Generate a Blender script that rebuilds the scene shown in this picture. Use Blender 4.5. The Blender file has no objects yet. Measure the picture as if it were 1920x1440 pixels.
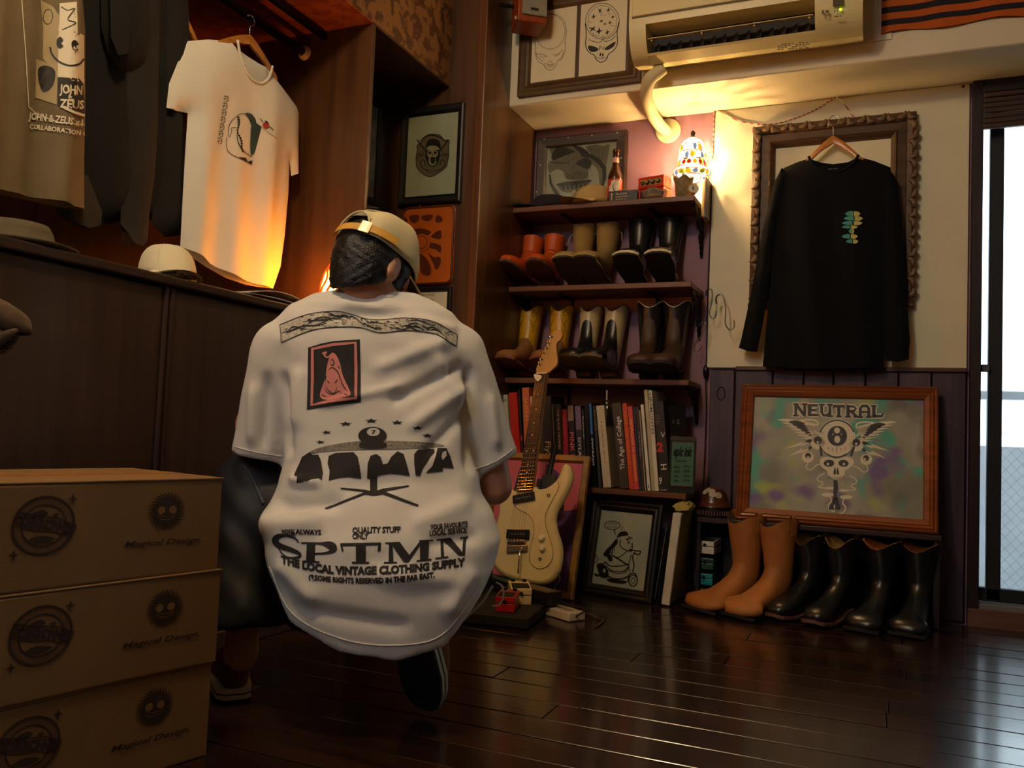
import bpy, bmesh, math, random
import numpy as np
from mathutils import Vector, Matrix
from mathutils.bvhtree import BVHTree
from mathutils.geometry import tessellate_polygon, delaunay_2d_cdt

SC = bpy.context.scene
COL = SC.collection
random.seed(7)
PI = math.pi

# ------------------------------------------------------------------ camera
FPX, YAW, PITCH, ROLL, CAMH = 1600.0, math.radians(23.36), math.radians(3.16), math.radians(2.34), 0.65
_ca, _sa, _cb, _sb, _cg, _sg = math.cos(YAW), math.sin(YAW), math.cos(PITCH), math.sin(PITCH), math.cos(ROLL), math.sin(ROLL)
CR = (np.array([[_cg, -_sg, 0], [_sg, _cg, 0], [0, 0, 1]]) @ np.array([[1, 0, 0], [0, _cb, _sb], [0, -_sb, _cb]])
      @ np.array([[1, 0, 0], [0, 0, -1], [0, 1, 0]]) @ np.array([[_ca, _sa, 0], [-_sa, _ca, 0], [0, 0, 1]]))
cam_data = bpy.data.cameras.new('camera')
cam_data.sensor_width = 36.0
cam_data.lens = 36.0 * FPX / 1920.0
cam_data.clip_start = 0.02
cam = bpy.data.objects.new('camera', cam_data)
COL.objects.link(cam)
_m = Matrix.Identity(4)
for _i in range(3):
    _m[_i][0], _m[_i][1], _m[_i][2] = CR[0][_i], -CR[1][_i], -CR[2][_i]
_m[2][3] = CAMH
cam.matrix_world = _m
SC.camera = cam

# ------------------------------------------------------------------ view, world, lights
SC.view_settings.view_transform = 'Standard'
SC.view_settings.look = 'None'
SC.view_settings.exposure = 0.0
SC.view_settings.gamma = 1.0
SC.view_settings.use_curve_mapping = False

world = bpy.data.worlds.new('daylight')
SC.world = world
world.use_nodes = True
_bg = world.node_tree.nodes['Background']
_bg.inputs[0].default_value = (0.80, 0.91, 1.0, 1)
_bg.inputs[1].default_value = 6.0


def light(name, kind, loc, col, power, size=0.05, sy=None, target=None):
    d = bpy.data.lights.new(name, kind)
    d.color = col
    d.energy = power
    if kind == 'AREA':
        d.shape = 'RECTANGLE'
        d.size = size
        d.size_y = sy or size
    else:
        d.shadow_soft_size = size
    o = bpy.data.objects.new(name, d)
    COL.objects.link(o)
    o.location = loc
    if target:
        o.rotation_euler = (Vector(target) - Vector(loc)).to_track_quat('-Z', 'Y').to_euler()
    return o


WARM = (1.0, 0.56, 0.20)
# glazed balcony door: lets the sky be sampled through the opening
_p = light('door_daylight_portal', 'AREA', (0.93, 3.80, 1.06), (1, 1, 1), 1.0, 1.2, 2.0, (0.93, 2.0, 1.06))
_p.data.cycles.is_portal = True
# daylight of the shop window in the wall behind the photographer
light('rear_window_daylight', 'AREA', (-1.30, -1.38, 2.30), (0.72, 0.85, 1.0), 27.0, 1.1, 0.9, (-0.95, 1.8, 0.8))
# desk lamp on the near end of the counter, out of frame
light('counter_desk_lamp', 'POINT', (-1.78, 0.50, 1.32), WARM, 6.0, 0.06)
# ceiling lamp of the shop
light('ceiling_lamp', 'POINT', (-0.95, 0.85, 2.55), (1.0, 0.74, 0.44), 50.0, 0.10)

# ------------------------------------------------------------------ helpers
WM = {}


def at(x, y, X=None, Y=None, Z=None):
    """Point of the place that lies on the given plane, along a sight line of the 1920x1440 photograph."""
    d = CR.T @ np.array([(x - 960) / FPX, (y - 720) / FPX, 1.0])
    c = (0, 0, CAMH)
    if X is not None:
        t = (X - c[0]) / d[0]
    elif Y is not None:
        t = (Y - c[1]) / d[1]
    else:
        t = (Z - c[2]) / d[2]
    return Vector((d[0] * t, d[1] * t, CAMH + d[2] * t))


def V(*a):
    return Vector(a)


def lin(c):
    if isinstance(c, str):
        c = tuple(int(c[i:i + 2], 16) for i in (0, 2, 4))
    r = []
    for q in c[:3]:
        q = q / 255.0
        r.append(q / 12.92 if q <= 0.04045 else ((q + 0.055) / 1.055) ** 2.4)
    return (r[0], r[1], r[2], 1.0)


MATS = {}


def M(name, col, rough=0.6, metal=0.0, var=0.12, vs=9.0, bump=0.0, bs=80.0, coat=0.0, spec=0.5, emit=None, es=0.0, trans=0.0, sheen=0.0, stretch=None, rnd=0.0, col2=None):
    """Principled material with a procedural noise in its colour (and relief)."""
    if name in MATS:
        return MATS[name]
    m = bpy.data.materials.new(name)
    MATS[name] = m
    m.use_nodes = True
    nt = m.node_tree
    N, L = nt.nodes, nt.links
    b = N['Principled BSDF']
    b.inputs['Roughness'].default_value = rough
    b.inputs['Metallic'].default_value = metal
    b.inputs['Specular IOR Level'].default_value = spec
    b.inputs['Coat Weight'].default_value = coat
    b.inputs['Coat Roughness'].default_value = 0.12
    b.inputs['Transmission Weight'].default_value = trans
    b.inputs['Sheen Weight'].default_value = sheen
    c = lin(col)
    tc = N.new('ShaderNodeTexCoord')
    src = tc.outputs['Object']
    if stretch:
        mp = N.new('ShaderNodeMapping')
        mp.inputs['Scale'].default_value = stretch
        L.new(src, mp.inputs[0])
        src = mp.outputs[0]
    n = N.new('ShaderNodeTexNoise')
    n.inputs['Scale'].default_value = vs
    n.inputs['Detail'].default_value = 5.0
    L.new(src, n.inputs['Vector'])
    rp = N.new('ShaderNodeValToRGB')
    rp.color_ramp.elements[0].position = 0.3
    rp.color_ramp.elements[1].position = 0.7
    lo = lin(col2) if col2 else tuple(q * (1 - var) for q in c[:3]) + (1,)
    hi = c if col2 else tuple(min(1.0, q * (1 + var)) for q in c[:3]) + (1,)
    rp.color_ramp.elements[0].color = lo
    rp.color_ramp.elements[1].color = hi
    L.new(n.outputs['Fac'], rp.inputs[0])
    out = rp.outputs[0]
    if rnd:
        oi = N.new('ShaderNodeObjectInfo')
        hs = N.new('ShaderNodeHueSaturation')
        mr = N.new('ShaderNodeMapRange')
        mr.inputs['To Min'].default_value = 1 - rnd
        mr.inputs['To Max'].default_value = 1 + rnd
        L.new(oi.outputs['Random'], mr.inputs[0])
        L.new(mr.outputs[0], hs.inputs['Value'])
        L.new(out, hs.inputs['Color'])
        out = hs.outputs[0]
    L.new(out, b.inputs['Base Color'])
    if bump:
        n2 = N.new('ShaderNodeTexNoise')
        n2.inputs['Scale'].default_value = bs
        n2.inputs['Detail'].default_value = 4.0
        L.new(src, n2.inputs['Vector'])
        bp = N.new('ShaderNodeBump')
        bp.inputs['Strength'].default_value = bump
        bp.inputs['Distance'].default_value = 0.004
        L.new(n2.outputs['Fac'], bp.inputs['Height'])
        L.new(bp.outputs[0], b.inputs['Normal'])
    if emit:
        b.inputs['Emission Color'].default_value = lin(emit)
        b.inputs['Emission Strength'].default_value = es
    return m


def wood(name, c1, c2, rough=0.45, axis='Z', sc=5.0, coat=0.0, bump=0.15, rnd=0.0, spec=0.5):
    st = {'X': (0.12, 2.2, 2.2), 'Y': (2.2, 0.12, 2.2), 'Z': (2.2, 2.2, 0.12)}[axis]
    return M(name, c1, rough, var=0, vs=sc * 3, stretch=st, col2=c2, bump=bump, bs=sc * 9, coat=coat, rnd=rnd, spec=spec)


def glassmat(name, col=(235, 240, 240), refl=0.06, tint=0.97):
    """Thin pane: clear transmission with a fresnel reflection."""
    if name in MATS:
        return MATS[name]
    m = bpy.data.materials.new(name)
    MATS[name] = m
    m.use_nodes = True
    nt = m.node_tree
    N, L = nt.nodes, nt.links
    N.remove(N['Principled BSDF'])
    t = N.new('ShaderNodeBsdfTransparent')
    c = lin(col)
    t.inputs[0].default_value = (c[0] * tint, c[1] * tint, c[2] * tint, 1)
    g = N.new('ShaderNodeBsdfGlossy')
    g.inputs['Roughness'].default_value = 0.03
    lw = N.new('ShaderNodeFresnel')
    lw.inputs[0].default_value = 1.45
    mx = N.new('ShaderNodeMixShader')
    L.new(lw.outputs[0], mx.inputs[0])
    L.new(t.outputs[0], mx.inputs[1])
    L.new(g.outputs[0], mx.inputs[2])
    L.new(mx.outputs[0], N['Material Output'].inputs[0])
    return m


def props(o, label, cat, group=None, kind=None):
    if label:
        o['label'] = label
    if cat:
        o['category'] = cat
    if group:
        o['group'] = group
    if kind:
        o['kind'] = kind
    return o


def thing(name, label, cat, loc=(0, 0, 0), rz=0.0, group=None, kind=None, rot=None, scale=1.0):
    o = bpy.data.objects.new(name, None)
    o.empty_display_size = 0.05
    COL.objects.link(o)
    o.location = loc
    o.rotation_euler = rot if rot else (0, 0, rz)
    o.scale = (scale,) * 3
    WM[o.name] = Matrix.LocRotScale(Vector(loc), o.rotation_euler, o.scale)
    return props(o, label, cat, group, kind)


class MB:
    def __init__(s):
        s.v, s.f = [], []

    def add(s, vs, fs):
        k = len(s.v)
        s.v += [tuple(p) for p in vs]
        s.f += [tuple(i + k for i in f) for f in fs]
        return s

    def box(s, a, b, bev=0.0, seg=2):
        x0, x1 = sorted((a[0], b[0]))
        y0, y1 = sorted((a[1], b[1]))
        z0, z1 = sorted((a[2], b[2]))
        vs = [(x0, y0, z0), (x1, y0, z0), (x1, y1, z0), (x0, y1, z0), (x0, y0, z1), (x1, y0, z1), (x1, y1, z1), (x0, y1, z1)]
        fs = [(0, 3, 2, 1), (4, 5, 6, 7), (0, 1, 5, 4), (1, 2, 6, 5), (2, 3, 7, 6), (3, 0, 4, 7)]
        if bev:
            vs, fs = bevel(vs, fs, bev, seg)
        return s.add(vs, fs)

    def obox(s, c, ux, uy, uz, sx, sy, sz, bev=0.0, seg=2):
        """Box centred at c with unit axes and full sizes."""
        m = MB().box((-sx / 2, -sy / 2, -sz / 2), (sx / 2, sy / 2, sz / 2), bev, seg)
        c, ux, uy, uz = Vector(c), Vector(ux), Vector(uy), Vector(uz)
        return s.add([c + ux * p[0] + uy * p[1] + uz * p[2] for p in m.v], m.f)

    def prism(s, pts, h0, h1, O=(0, 0, 0), ux=(1, 0, 0), uy=(0, 1, 0), n=(0, 0, 1), bev=0.0):
        """2-D outline extruded from h0 to h1 along n."""
        O, ux, uy, n = Vector(O), Vector(ux), Vector(uy), Vector(n)
        k = len(pts)
        ar = sum(pts[i][0] * pts[(i + 1) % k][1] - pts[(i + 1) % k][0] * pts[i][1] for i in range(k))
        if ar < 0:
            pts = pts[::-1]
        lo = [O + ux * p[0] + uy * p[1] + n * h0 for p in pts]
        hi = [O + ux * p[0] + uy * p[1] + n * h1 for p in pts]
        fs = [tuple(range(k))[::-1], tuple(range(k, 2 * k))] + [(i, (i + 1) % k, k + (i + 1) % k, k + i) for i in range(k)]
        vs = lo + hi
        if bev:
            vs, fs = bevel(vs, fs, bev, 2)
        return s.add(vs, fs)

    def loft(s, rings, cap0=True, cap1=True, closed=True):
        k = len(rings[0])
        fs = []
        for r in range(len(rings) - 1):
            for i in range(k if closed else k - 1):
                j = (i + 1) % k
                fs.append((r * k + i, r * k + j, (r + 1) * k + j, (r + 1) * k + i))
        if cap0:
            fs.append(tuple(range(k))[::-1])
        if cap1:
            fs.append(tuple(range((len(rings) - 1) * k, len(rings) * k)))
        return s.add([p for r in rings for p in r], fs)

    def tube(s, pts, r, n=8, cap=True, closed=False):
        pts = [Vector(p) for p in pts]
        rr = r if hasattr(r, '__len__') else [r] * len(pts)
        rings, up = [], None
        for i, p in enumerate(pts):
            a = pts[i - 1] if (i or closed) else p
            b = pts[(i + 1) % len(pts)] if (i < len(pts) - 1 or closed) else p
            t = (b - a)
            t = t.normalized() if t.length > 1e-9 else Vector((0, 0, 1))
            if up is None:
                up = t.orthogonal().normalized()
            up = (up - t * up.dot(t))
            up = up.normalized() if up.length > 1e-6 else t.orthogonal().normalized()
            sd = t.cross(up)
            rings.append([p + (up * math.cos(2 * PI * k / n) + sd * math.sin(2 * PI * k / n)) * rr[i] for k in range(n)])
        if closed:
            rings.append(rings[0])
            return s.loft(rings, False, False)
        return s.loft(rings, cap, cap)

    def lathe(s, prof, O=(0, 0, 0), n=20, ax=(0, 0, 1), cap0=False, cap1=False):
        O, ax = Vector(O), Vector(ax).normalized()
        u = ax.orthogonal().normalized()
        w = ax.cross(u)
        rings = [[O + ax * z + (u * math.cos(2 * PI * k / n) + w * math.sin(2 * PI * k / n)) * r for k in range(n)] for r, z in prof]
        return s.loft(rings, cap0, cap1)

    def ball(s, c, r, n=12, sx=1, sy=1, sz=1):
        c = Vector(c)
        rings = []
        h = n // 2
        for j in range(h + 1):
            a = PI * (j + 0.0) / h
            rr = max(math.sin(a), 1e-3)
            rings.append([c + Vector((math.cos(2 * PI * k / n) * rr * r * sx, math.sin(2 * PI * k / n) * rr * r * sy, -math.cos(a) * r * sz)) for k in range(n)])
        return s.loft(rings)

    def build(s, name, mat, parent=None, smooth=False, world=True, label=None, angle=None):
        me = bpy.data.meshes.new(name)
        me.from_pydata([tuple(p) for p in s.v], [], s.f)
        me.validate()
        o = bpy.data.objects.new(name, me)
        COL.objects.link(o)
        if mat:
            for m in (mat if isinstance(mat, (list, tuple)) else [mat]):
                me.materials.append(m)
        if smooth:
            me.polygons.foreach_set('use_smooth', [True] * len(me.polygons))
            if angle is not None:
                bm = bmesh.new()
                bm.from_mesh(me)
                bmesh.ops.recalc_face_normals(bm, faces=bm.faces)
                for e in bm.edges:
                    if len(e.link_faces) == 2 and e.calc_face_angle(0) > math.radians(angle):
                        e.smooth = False
                bm.to_mesh(me)
                bm.free()
        WM[o.name] = Matrix.Identity(4) if world else (WM[parent.name].copy() if parent else Matrix.Identity(4))
        if parent:
            o.parent = parent
            if world:
                o.matrix_parent_inverse = WM[parent.name].inverted()
        if label:
            o['label'] = label
        return o


def bevel(vs, fs, w, seg=2):
    bm = bmesh.new()
    bv = [bm.verts.new(p) for p in vs]
    for f in fs:
        bm.faces.new([bv[i] for i in f])
    bmesh.ops.recalc_face_normals(bm, faces=bm.faces)
    bmesh.ops.bevel(bm, geom=list(bm.edges), offset=w, segments=seg, profile=0.5, affect='EDGES', clamp_overlap=True)
    bm.verts.index_update()
    v = [tuple(p.co) for p in bm.verts]
    f = [tuple(q.index for q in fc.verts) for fc in bm.faces]
    bm.free()
    return v, f


def struct(name, mb, mat, label, cat='wall', smooth=False):
    return props(mb.build(name, mat, None, smooth), label, cat, kind='structure')


def copy_tree(o, parent=None):
    c = o.copy()
    COL.objects.link(c)
    if parent:
        c.parent = parent
    WM[c.name] = WM[o.name]
    for ch in o.children:
        copy_tree(ch, c)
    return c


def smoothpath(pts, n=6):
    """Catmull-Rom through the points (any dimension)."""
    P = [np.array(p, float) for p in pts]
    P = [2 * P[0] - P[1]] + P + [2 * P[-1] - P[-2]]
    out = []
    for i in range(1, len(P) - 2):
        for k in range(n):
            t = k / n
            a, b, c, d = P[i - 1], P[i], P[i + 1], P[i + 2]
            out.append(0.5 * ((2 * b) + (-a + c) * t + (2 * a - 5 * b + 4 * c - d) * t * t + (-a + 3 * b - 3 * c + d) * t ** 3))
    out.append(P[-2])
    return [tuple(p) for p in out]


def closedpath(pts, n=5):
    P = [np.array(p, float) for p in pts]
    k = len(P)
    out = []
    for i in range(k):
        a, b, c, d = P[i - 1], P[i], P[(i + 1) % k], P[(i + 2) % k]
        for j in range(n):
            t = j / n
            out.append(tuple(0.5 * ((2 * b) + (-a + c) * t + (2 * a - 5 * b + 4 * c - d) * t * t + (-a + 3 * b - 3 * c + d) * t ** 3)))
    return out


# ---- flat print: filled shapes and lines in the plane of a picture
_TXT = {}


def text_shape(body, bold):
    key = (body, round(bold, 3))
    if key not in _TXT:
        cu = bpy.data.curves.new('lettering', 'FONT')
        cu.body = body
        cu.offset = bold
        cu.resolution_u = 2
        cu.fill_mode = 'FRONT'
        ob = bpy.data.objects.new('lettering', cu)
        COL.objects.link(ob)
        dg = bpy.context.evaluated_depsgraph_get()
        me = bpy.data.meshes.new_from_object(ob.evaluated_get(dg))
        vs = [(v.co.x, v.co.y) for v in me.vertices]
        fs = [tuple(p.vertices) for p in me.polygons]
        bpy.data.objects.remove(ob)
        bpy.data.curves.remove(cu)
        bpy.data.meshes.remove(me)
        _TXT[key] = (vs, fs)
    return _TXT[key]


class Art:
    def __init__(s):
        s.v, s.f = [], []

    def _add(s, vs, fs):
        k = len(s.v)
        s.v += [(p[0], p[1]) for p in vs]
        s.f += [tuple(i + k for i in f) for f in fs]
        return s

    def poly(s, pts):
        tri = tessellate_polygon([[Vector((p[0], p[1], 0)) for p in pts]])
        return s._add(pts, [tuple(t) for t in tri])

    def blob(s, pts, n=5):
        return s.poly(closedpath(pts, n))

    def rect(s, x0, y0, x1, y1):
        return s._add([(x0, y0), (x1, y0), (x1, y1), (x0, y1)], [(0, 1, 2, 3)])

    def stroke(s, pts, w, smooth=0, closed=False, taper=False):
        if smooth:
            pts = closedpath(pts, smooth) if closed else smoothpath(pts, smooth)
        P = [Vector((p[0], p[1])) for p in pts]
        k = len(P)
        vs = []
        for i, p in enumerate(P):
            a = P[i - 1] if (i or closed) else p
            b = P[(i + 1) % k] if (i < k - 1 or closed) else p
            t = b - a
            t = t.normalized() if t.length > 1e-9 else Vector((1, 0))
            ww = w[i] if hasattr(w, '__len__') else w
            if taper:
                ww *= max(0.12, math.sin(PI * min(max(i / (k - 1), 0.02), 0.98)))
            q = Vector((-t.y, t.x)) * ww / 2
            vs += [p + q, p - q]
        fs = [(2 * i, 2 * i + 1, 2 * i + 3, 2 * i + 2) for i in range(k - 1)]
        if closed:
            fs.append((2 * k - 2, 2 * k - 1, 1, 0))
        return s._add(vs, fs)

    def ell(s, cx, cy, rx, ry=None, n=20, rot=0.0, a0=0.0, a1=2 * PI):
        ry = ry or rx
        c, q = math.cos(rot), math.sin(rot)
        pts = []
        for i in range(n):
            t = a0 + (a1 - a0) * i / (n if abs(a1 - a0 - 2 * PI) < 1e-6 else n - 1)
            x, y = rx * math.cos(t), ry * math.sin(t)
            pts.append((cx + x * c - y * q, cy + x * q + y * c))
        return s.poly(pts)

    def ring(s, cx, cy, rx, ry, w, n=28, a0=0.0, a1=2 * PI):
        full = abs(a1 - a0 - 2 * PI) < 1e-6
        pts = [(cx + rx * math.cos(a0 + (a1 - a0) * i / (n if full else n - 1)), cy + ry * math.sin(a0 + (a1 - a0) * i / (n if full else n - 1))) for i in range(n)]
        return s.stroke(pts, w, closed=full)

    def star(s, cx, cy, r, ry=None, ri=0.4, rot=PI / 2, n=5):
        ry = ry or r
        return s.poly([(cx + math.cos(rot + PI * i / n) * (r if i % 2 == 0 else r * ri), cy + math.sin(rot + PI * i / n) * (ry if i % 2 == 0 else ry * ri)) for i in range(2 * n)])

    def text(s, body, x, y, h, w=None, bold=0.0, shear=0.0, rot=0.0, align='L', arc=None):
        """Line of lettering: cap height h, stretched to width w when given."""
        vs, fs = text_shape(body, bold)
        if not vs:
            return s
        x0, x1 = min(p[0] for p in vs), max(p[0] for p in vs)
        k = h / 0.70
        kx = k if w is None else w / (x1 - x0)
        W = (x1 - x0) * kx
        ox = {'L': 0, 'C': -W / 2, 'R': -W}[align]
        c, q = math.cos(rot), math.sin(rot)
        out = []
        for p in vs:
            px, py = (p[0] - x0) * kx + ox + p[1] * k * shear, p[1] * k
            if arc:
                py += arc(px)
            out.append((x + px * c - py * q, y + px * q + py * c))
        return s._add(out, fs)

    def place(s, name, mat, parent, O, ux, uy, off=0.0008, world=True):
        O, ux, uy = Vector(O), Vector(ux), Vector(uy)
        n = ux.cross(uy).normalized()
        m = MB()
        m.v = [tuple(O + ux * p[0] + uy * p[1] + n * off) for p in s.v]
        m.f = s.f
        return m.build(name, mat, parent, world=world)

    def drape(s, name, mat, parent, fn, step=0.012, world=True):
        """Lay the print on a curved surface: fn(x, y) gives the point on it."""
        bm = bmesh.new()
        bv = [bm.verts.new((p[0], p[1], 0)) for p in s.v]
        for f in s.f:
            try:
                bm.faces.new([bv[i] for i in f])
            except ValueError:
                pass
        bmesh.ops.triangulate(bm, faces=bm.faces)
        for _ in range(7):
            es = [e for e in bm.edges if e.calc_length() > step]
            if not es:
                break
            bmesh.ops.subdivide_edges(bm, edges=es, cuts=1)
            bmesh.ops.triangulate(bm, faces=bm.faces)
        bm.verts.index_update()
        m = MB()
        m.v = [tuple(fn(v.co.x, v.co.y)) for v in bm.verts]
        m.f = [tuple(v.index for v in f.verts) for f in bm.faces]
        bm.free()
        return m.build(name, mat, parent, smooth=True, world=world)


def frame_mesh(O, ux, uy, w, h, prof):
    """Mitred picture-frame moulding. O: lower-left outer corner; prof: (inset, height above the wall side)."""
    O, ux, uy = Vector(O), Vector(ux), Vector(uy)
    n = ux.cross(uy).normalized()
    m = MB()
    rings = []
    for d, z in prof:
        rings.append([O + ux * d + uy * d + n * z, O + ux * (w - d) + uy * d + n * z, O + ux * (w - d) + uy * (h - d) + n * z, O + ux * d + uy * (h - d) + n * z])
    m.loft(rings, False, False)
    return m


def plate(O, ux, uy, x0, y0, x1, y1, z0, z1, bev=0.0):
    O, ux, uy = Vector(O), Vector(ux), Vector(uy)
    n = ux.cross(uy).normalized()
    return MB().obox(O + ux * (x0 + x1) / 2 + uy * (y0 + y1) / 2 + n * (z0 + z1) / 2, ux, uy, n, x1 - x0, y1 - y0, z1 - z0, bev)


# ---- implicit solids turned into a quad surface (surface nets)
def nets(f, lo, hi, h):
    lo, hi = np.array(lo, float), np.array(hi, float)
    nn = np.ceil((hi - lo) / h).astype(int) + 1
    ax = [lo[i] + h * np.arange(nn[i]) for i in range(3)]
    Gx, Gy, Gz = np.meshgrid(*ax, indexing='ij')
    S = f(Gx, Gy, Gz)
    ins = S < 0
    cs = [(a, b, c) for a in (0, 1) for b in (0, 1) for c in (0, 1)]
    sl = lambda A, o: A[o[0]:A.shape[0] - 1 + o[0], o[1]:A.shape[1] - 1 + o[1], o[2]:A.shape[2] - 1 + o[2]]
    cnt = sum(sl(ins, o).astype(np.int8) for o in cs)
    act = (cnt > 0) & (cnt < 8)
    idx = -np.ones(act.shape, int)
    I = np.argwhere(act)
    idx[act] = np.arange(len(I))
    val = {o: sl(S, o)[act] for o in cs}
    acc, num = np.zeros((len(I), 3)), np.zeros(len(I))
    for o in cs:
        for d in range(3):
            if o[d] == 0:
                p = list(o)
                p[d] = 1
                a, b = val[o], val[tuple(p)]
                m = (a < 0) != (b < 0)
                t = np.where(m, a / np.where(m, a - b, 1), 0)
                q = np.tile(np.array(o, float), (len(I), 1))
                q[:, d] = t
                acc += q * m[:, None]
                num += m
    vs = lo + (I + acc / num[:, None]) * h
    fs = []
    for d in range(3):
        a = [slice(None)] * 3
        b = [slice(None)] * 3
        a[d], b[d] = slice(0, -1), slice(1, None)
        e0, e1 = ins[tuple(a)], ins[tuple(b)]
        E = np.argwhere(e0 != e1)
        u, w = (d + 1) % 3, (d + 2) % 3
        E = E[(E[:, u] > 0) & (E[:, w] > 0) & (E[:, u] < nn[u] - 1) & (E[:, w] < nn[w] - 1)]
        q = []
        for du, dw in ((1, 1), (0, 1), (0, 0), (1, 0)):
            c = E.copy()
            c[:, u] -= du
            c[:, w] -= dw
            q.append(idx[c[:, 0], c[:, 1], c[:, 2]])
        Q = np.stack(q, 1)
        flip = ~e0[E[:, 0], E[:, 1], E[:, 2]]
        Q[flip] = Q[flip][:, ::-1]
        fs.append(Q)
    F = np.concatenate(fs)
    F = F[(F >= 0).all(1)]
    return vs, F


def smin(a, b, k):
    h = np.clip(0.5 + 0.5 * (b - a) / k, 0, 1)
    return b + (a - b) * h - k * h * (1 - h)


def rcone(x, y, z, a, b, ra, rb):
    """Distance to a limb from a to b with radii ra, rb."""
    a, b = np.array(a, float), np.array(b, float)
    d = b - a
    L = (d * d).sum()
    t = np.clip(((x - a[0]) * d[0] + (y - a[1]) * d[1] + (z - a[2]) * d[2]) / L, 0, 1)
    return np.sqrt((x - a[0] - t * d[0]) ** 2 + (y - a[1] - t * d[1]) ** 2 + (z - a[2] - t * d[2]) ** 2) - (ra + (rb - ra) * t)


def ellip(x, y, z, c, r):
    k = np.sqrt(((x - c[0]) / r[0]) ** 2 + ((y - c[1]) / r[1]) ** 2 + ((z - c[2]) / r[2]) ** 2)
    return (k - 1) * min(r)


def relax(vs, F, it=2, lam=0.5):
    n = len(vs)
    e = np.concatenate([F[:, [0, 1]], F[:, [1, 2]], F[:, [2, 3]], F[:, [3, 0]]])
    for _ in range(it):
        s, c = np.zeros_like(vs), np.zeros(n)
        for a, b in ((0, 1), (1, 0)):
            np.add.at(s, e[:, a], vs[e[:, b]])
            np.add.at(c, e[:, a], 1)
        vs = vs + lam * (s / np.maximum(c, 1)[:, None] - vs)
    return vs


def vnormals(vs, F):
    n = np.zeros_like(vs)
    q = np.cross(vs[F[:, 2]] - vs[F[:, 0]], vs[F[:, 3]] - vs[F[:, 1]])
    for i in range(4):
        np.add.at(n, F[:, i], q)
    return n / np.maximum(np.linalg.norm(n, axis=1), 1e-12)[:, None]


def mb_np(vs, F):
    m = MB()
    m.v = [tuple(p) for p in vs]
    m.f = [tuple(int(i) for i in q) for q in F]
    return m

# ------------------------------------------------------------------ the room
YB = 3.676          # back wall
ZB = 2.073          # underside of the beam
XL = -1.68          # line of the counter front and of the bulkhead


def damask(name, c1, c2, sc):
    if name in MATS:
        return MATS[name]
    m = M(name, c1, 0.55)
    nt = m.node_tree
    N, L = nt.nodes, nt.links
    tc = N.new('ShaderNodeTexCoord')
    nz = N.new('ShaderNodeTexNoise')
    nz.inputs['Scale'].default_value = sc * 0.9
    nz.inputs['Distortion'].default_value = 1.6
    nz.inputs['Detail'].default_value = 2.0
    L.new(tc.outputs['Object'], nz.inputs['Vector'])
    vo = N.new('ShaderNodeTexVoronoi')
    vo.inputs['Scale'].default_value = sc
    vo.feature = 'SMOOTH_F1'
    mx = N.new('ShaderNodeVectorMath')
    mx.operation = 'ADD'
    L.new(tc.outputs['Object'], mx.inputs[0])
    sv = N.new('ShaderNodeVectorMath')
    sv.operation = 'SCALE'
    sv.inputs['Scale'].default_value = 0.06
    L.new(nz.outputs['Color'], sv.inputs[0])
    L.new(sv.outputs[0], mx.inputs[1])
    L.new(mx.outputs[0], vo.inputs['Vector'])
    rp = N.new('ShaderNodeValToRGB')
    rp.color_ramp.elements[0].position = 0.42
    rp.color_ramp.elements[1].position = 0.50
    rp.color_ramp.elements[0].color = lin(c2)
    rp.color_ramp.elements[1].color = lin(c1)
    L.new(vo.outputs['Distance'], rp.inputs[0])
    L.new(rp.outputs[0], N['Principled BSDF'].inputs['Base Color'])
    return m


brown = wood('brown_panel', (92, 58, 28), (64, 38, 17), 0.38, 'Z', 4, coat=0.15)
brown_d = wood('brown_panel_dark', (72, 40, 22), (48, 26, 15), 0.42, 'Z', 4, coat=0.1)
cream = M('cream_paint', (226, 214, 184), 0.6, var=0.05, vs=4, bump=0.05, bs=150)
white_b = M('white_board', (228, 221, 190), 0.55, var=0.04, vs=5, bump=0.08, bs=60)
purple = M('mauve_paint', (146, 106, 124), 0.6, var=0.08, vs=5, bump=0.06, bs=120)
plain = M('shop_plaster', (120, 92, 64), 0.8, var=0.06)

b = MB().box((-2.6, -1.45, -0.08), (2.45, 3.80, -0.022))
floor = struct('floor', b, M('subfloor', (18, 10, 6), 0.9), 'dark glossy floor of narrow brown planks', 'floor')
plank_m = wood('plank_wood', (46, 25, 15), (23, 12, 8), 0.24, 'X', 4, coat=0.4, rnd=0.35, bump=0.12)
random.seed(11)
PW = 0.1175
joint = {}
row = 0
y = 3.62
while y > -1.4:
    x = -1.70 - random.uniform(0.0, 1.2)
    cuts = [x]
    while x < 2.4:
        x += random.choice((1.1, 1.45, 1.8))
        cuts.append(min(x, 2.42))
    for a, c in zip(cuts[:-1], cuts[1:]):
        if c - a > 0.05 and c > -1.72:
            dz = random.uniform(-0.0009, 0.0006)
            MB().box((max(a, -1.70) + 0.0012, y - PW + 0.0022, -0.02), (c - 0.0012, y - 0.0022, dz), 0.0012, 1).build('plank', plank_m, floor)
    y -= PW
    row += 1

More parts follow.
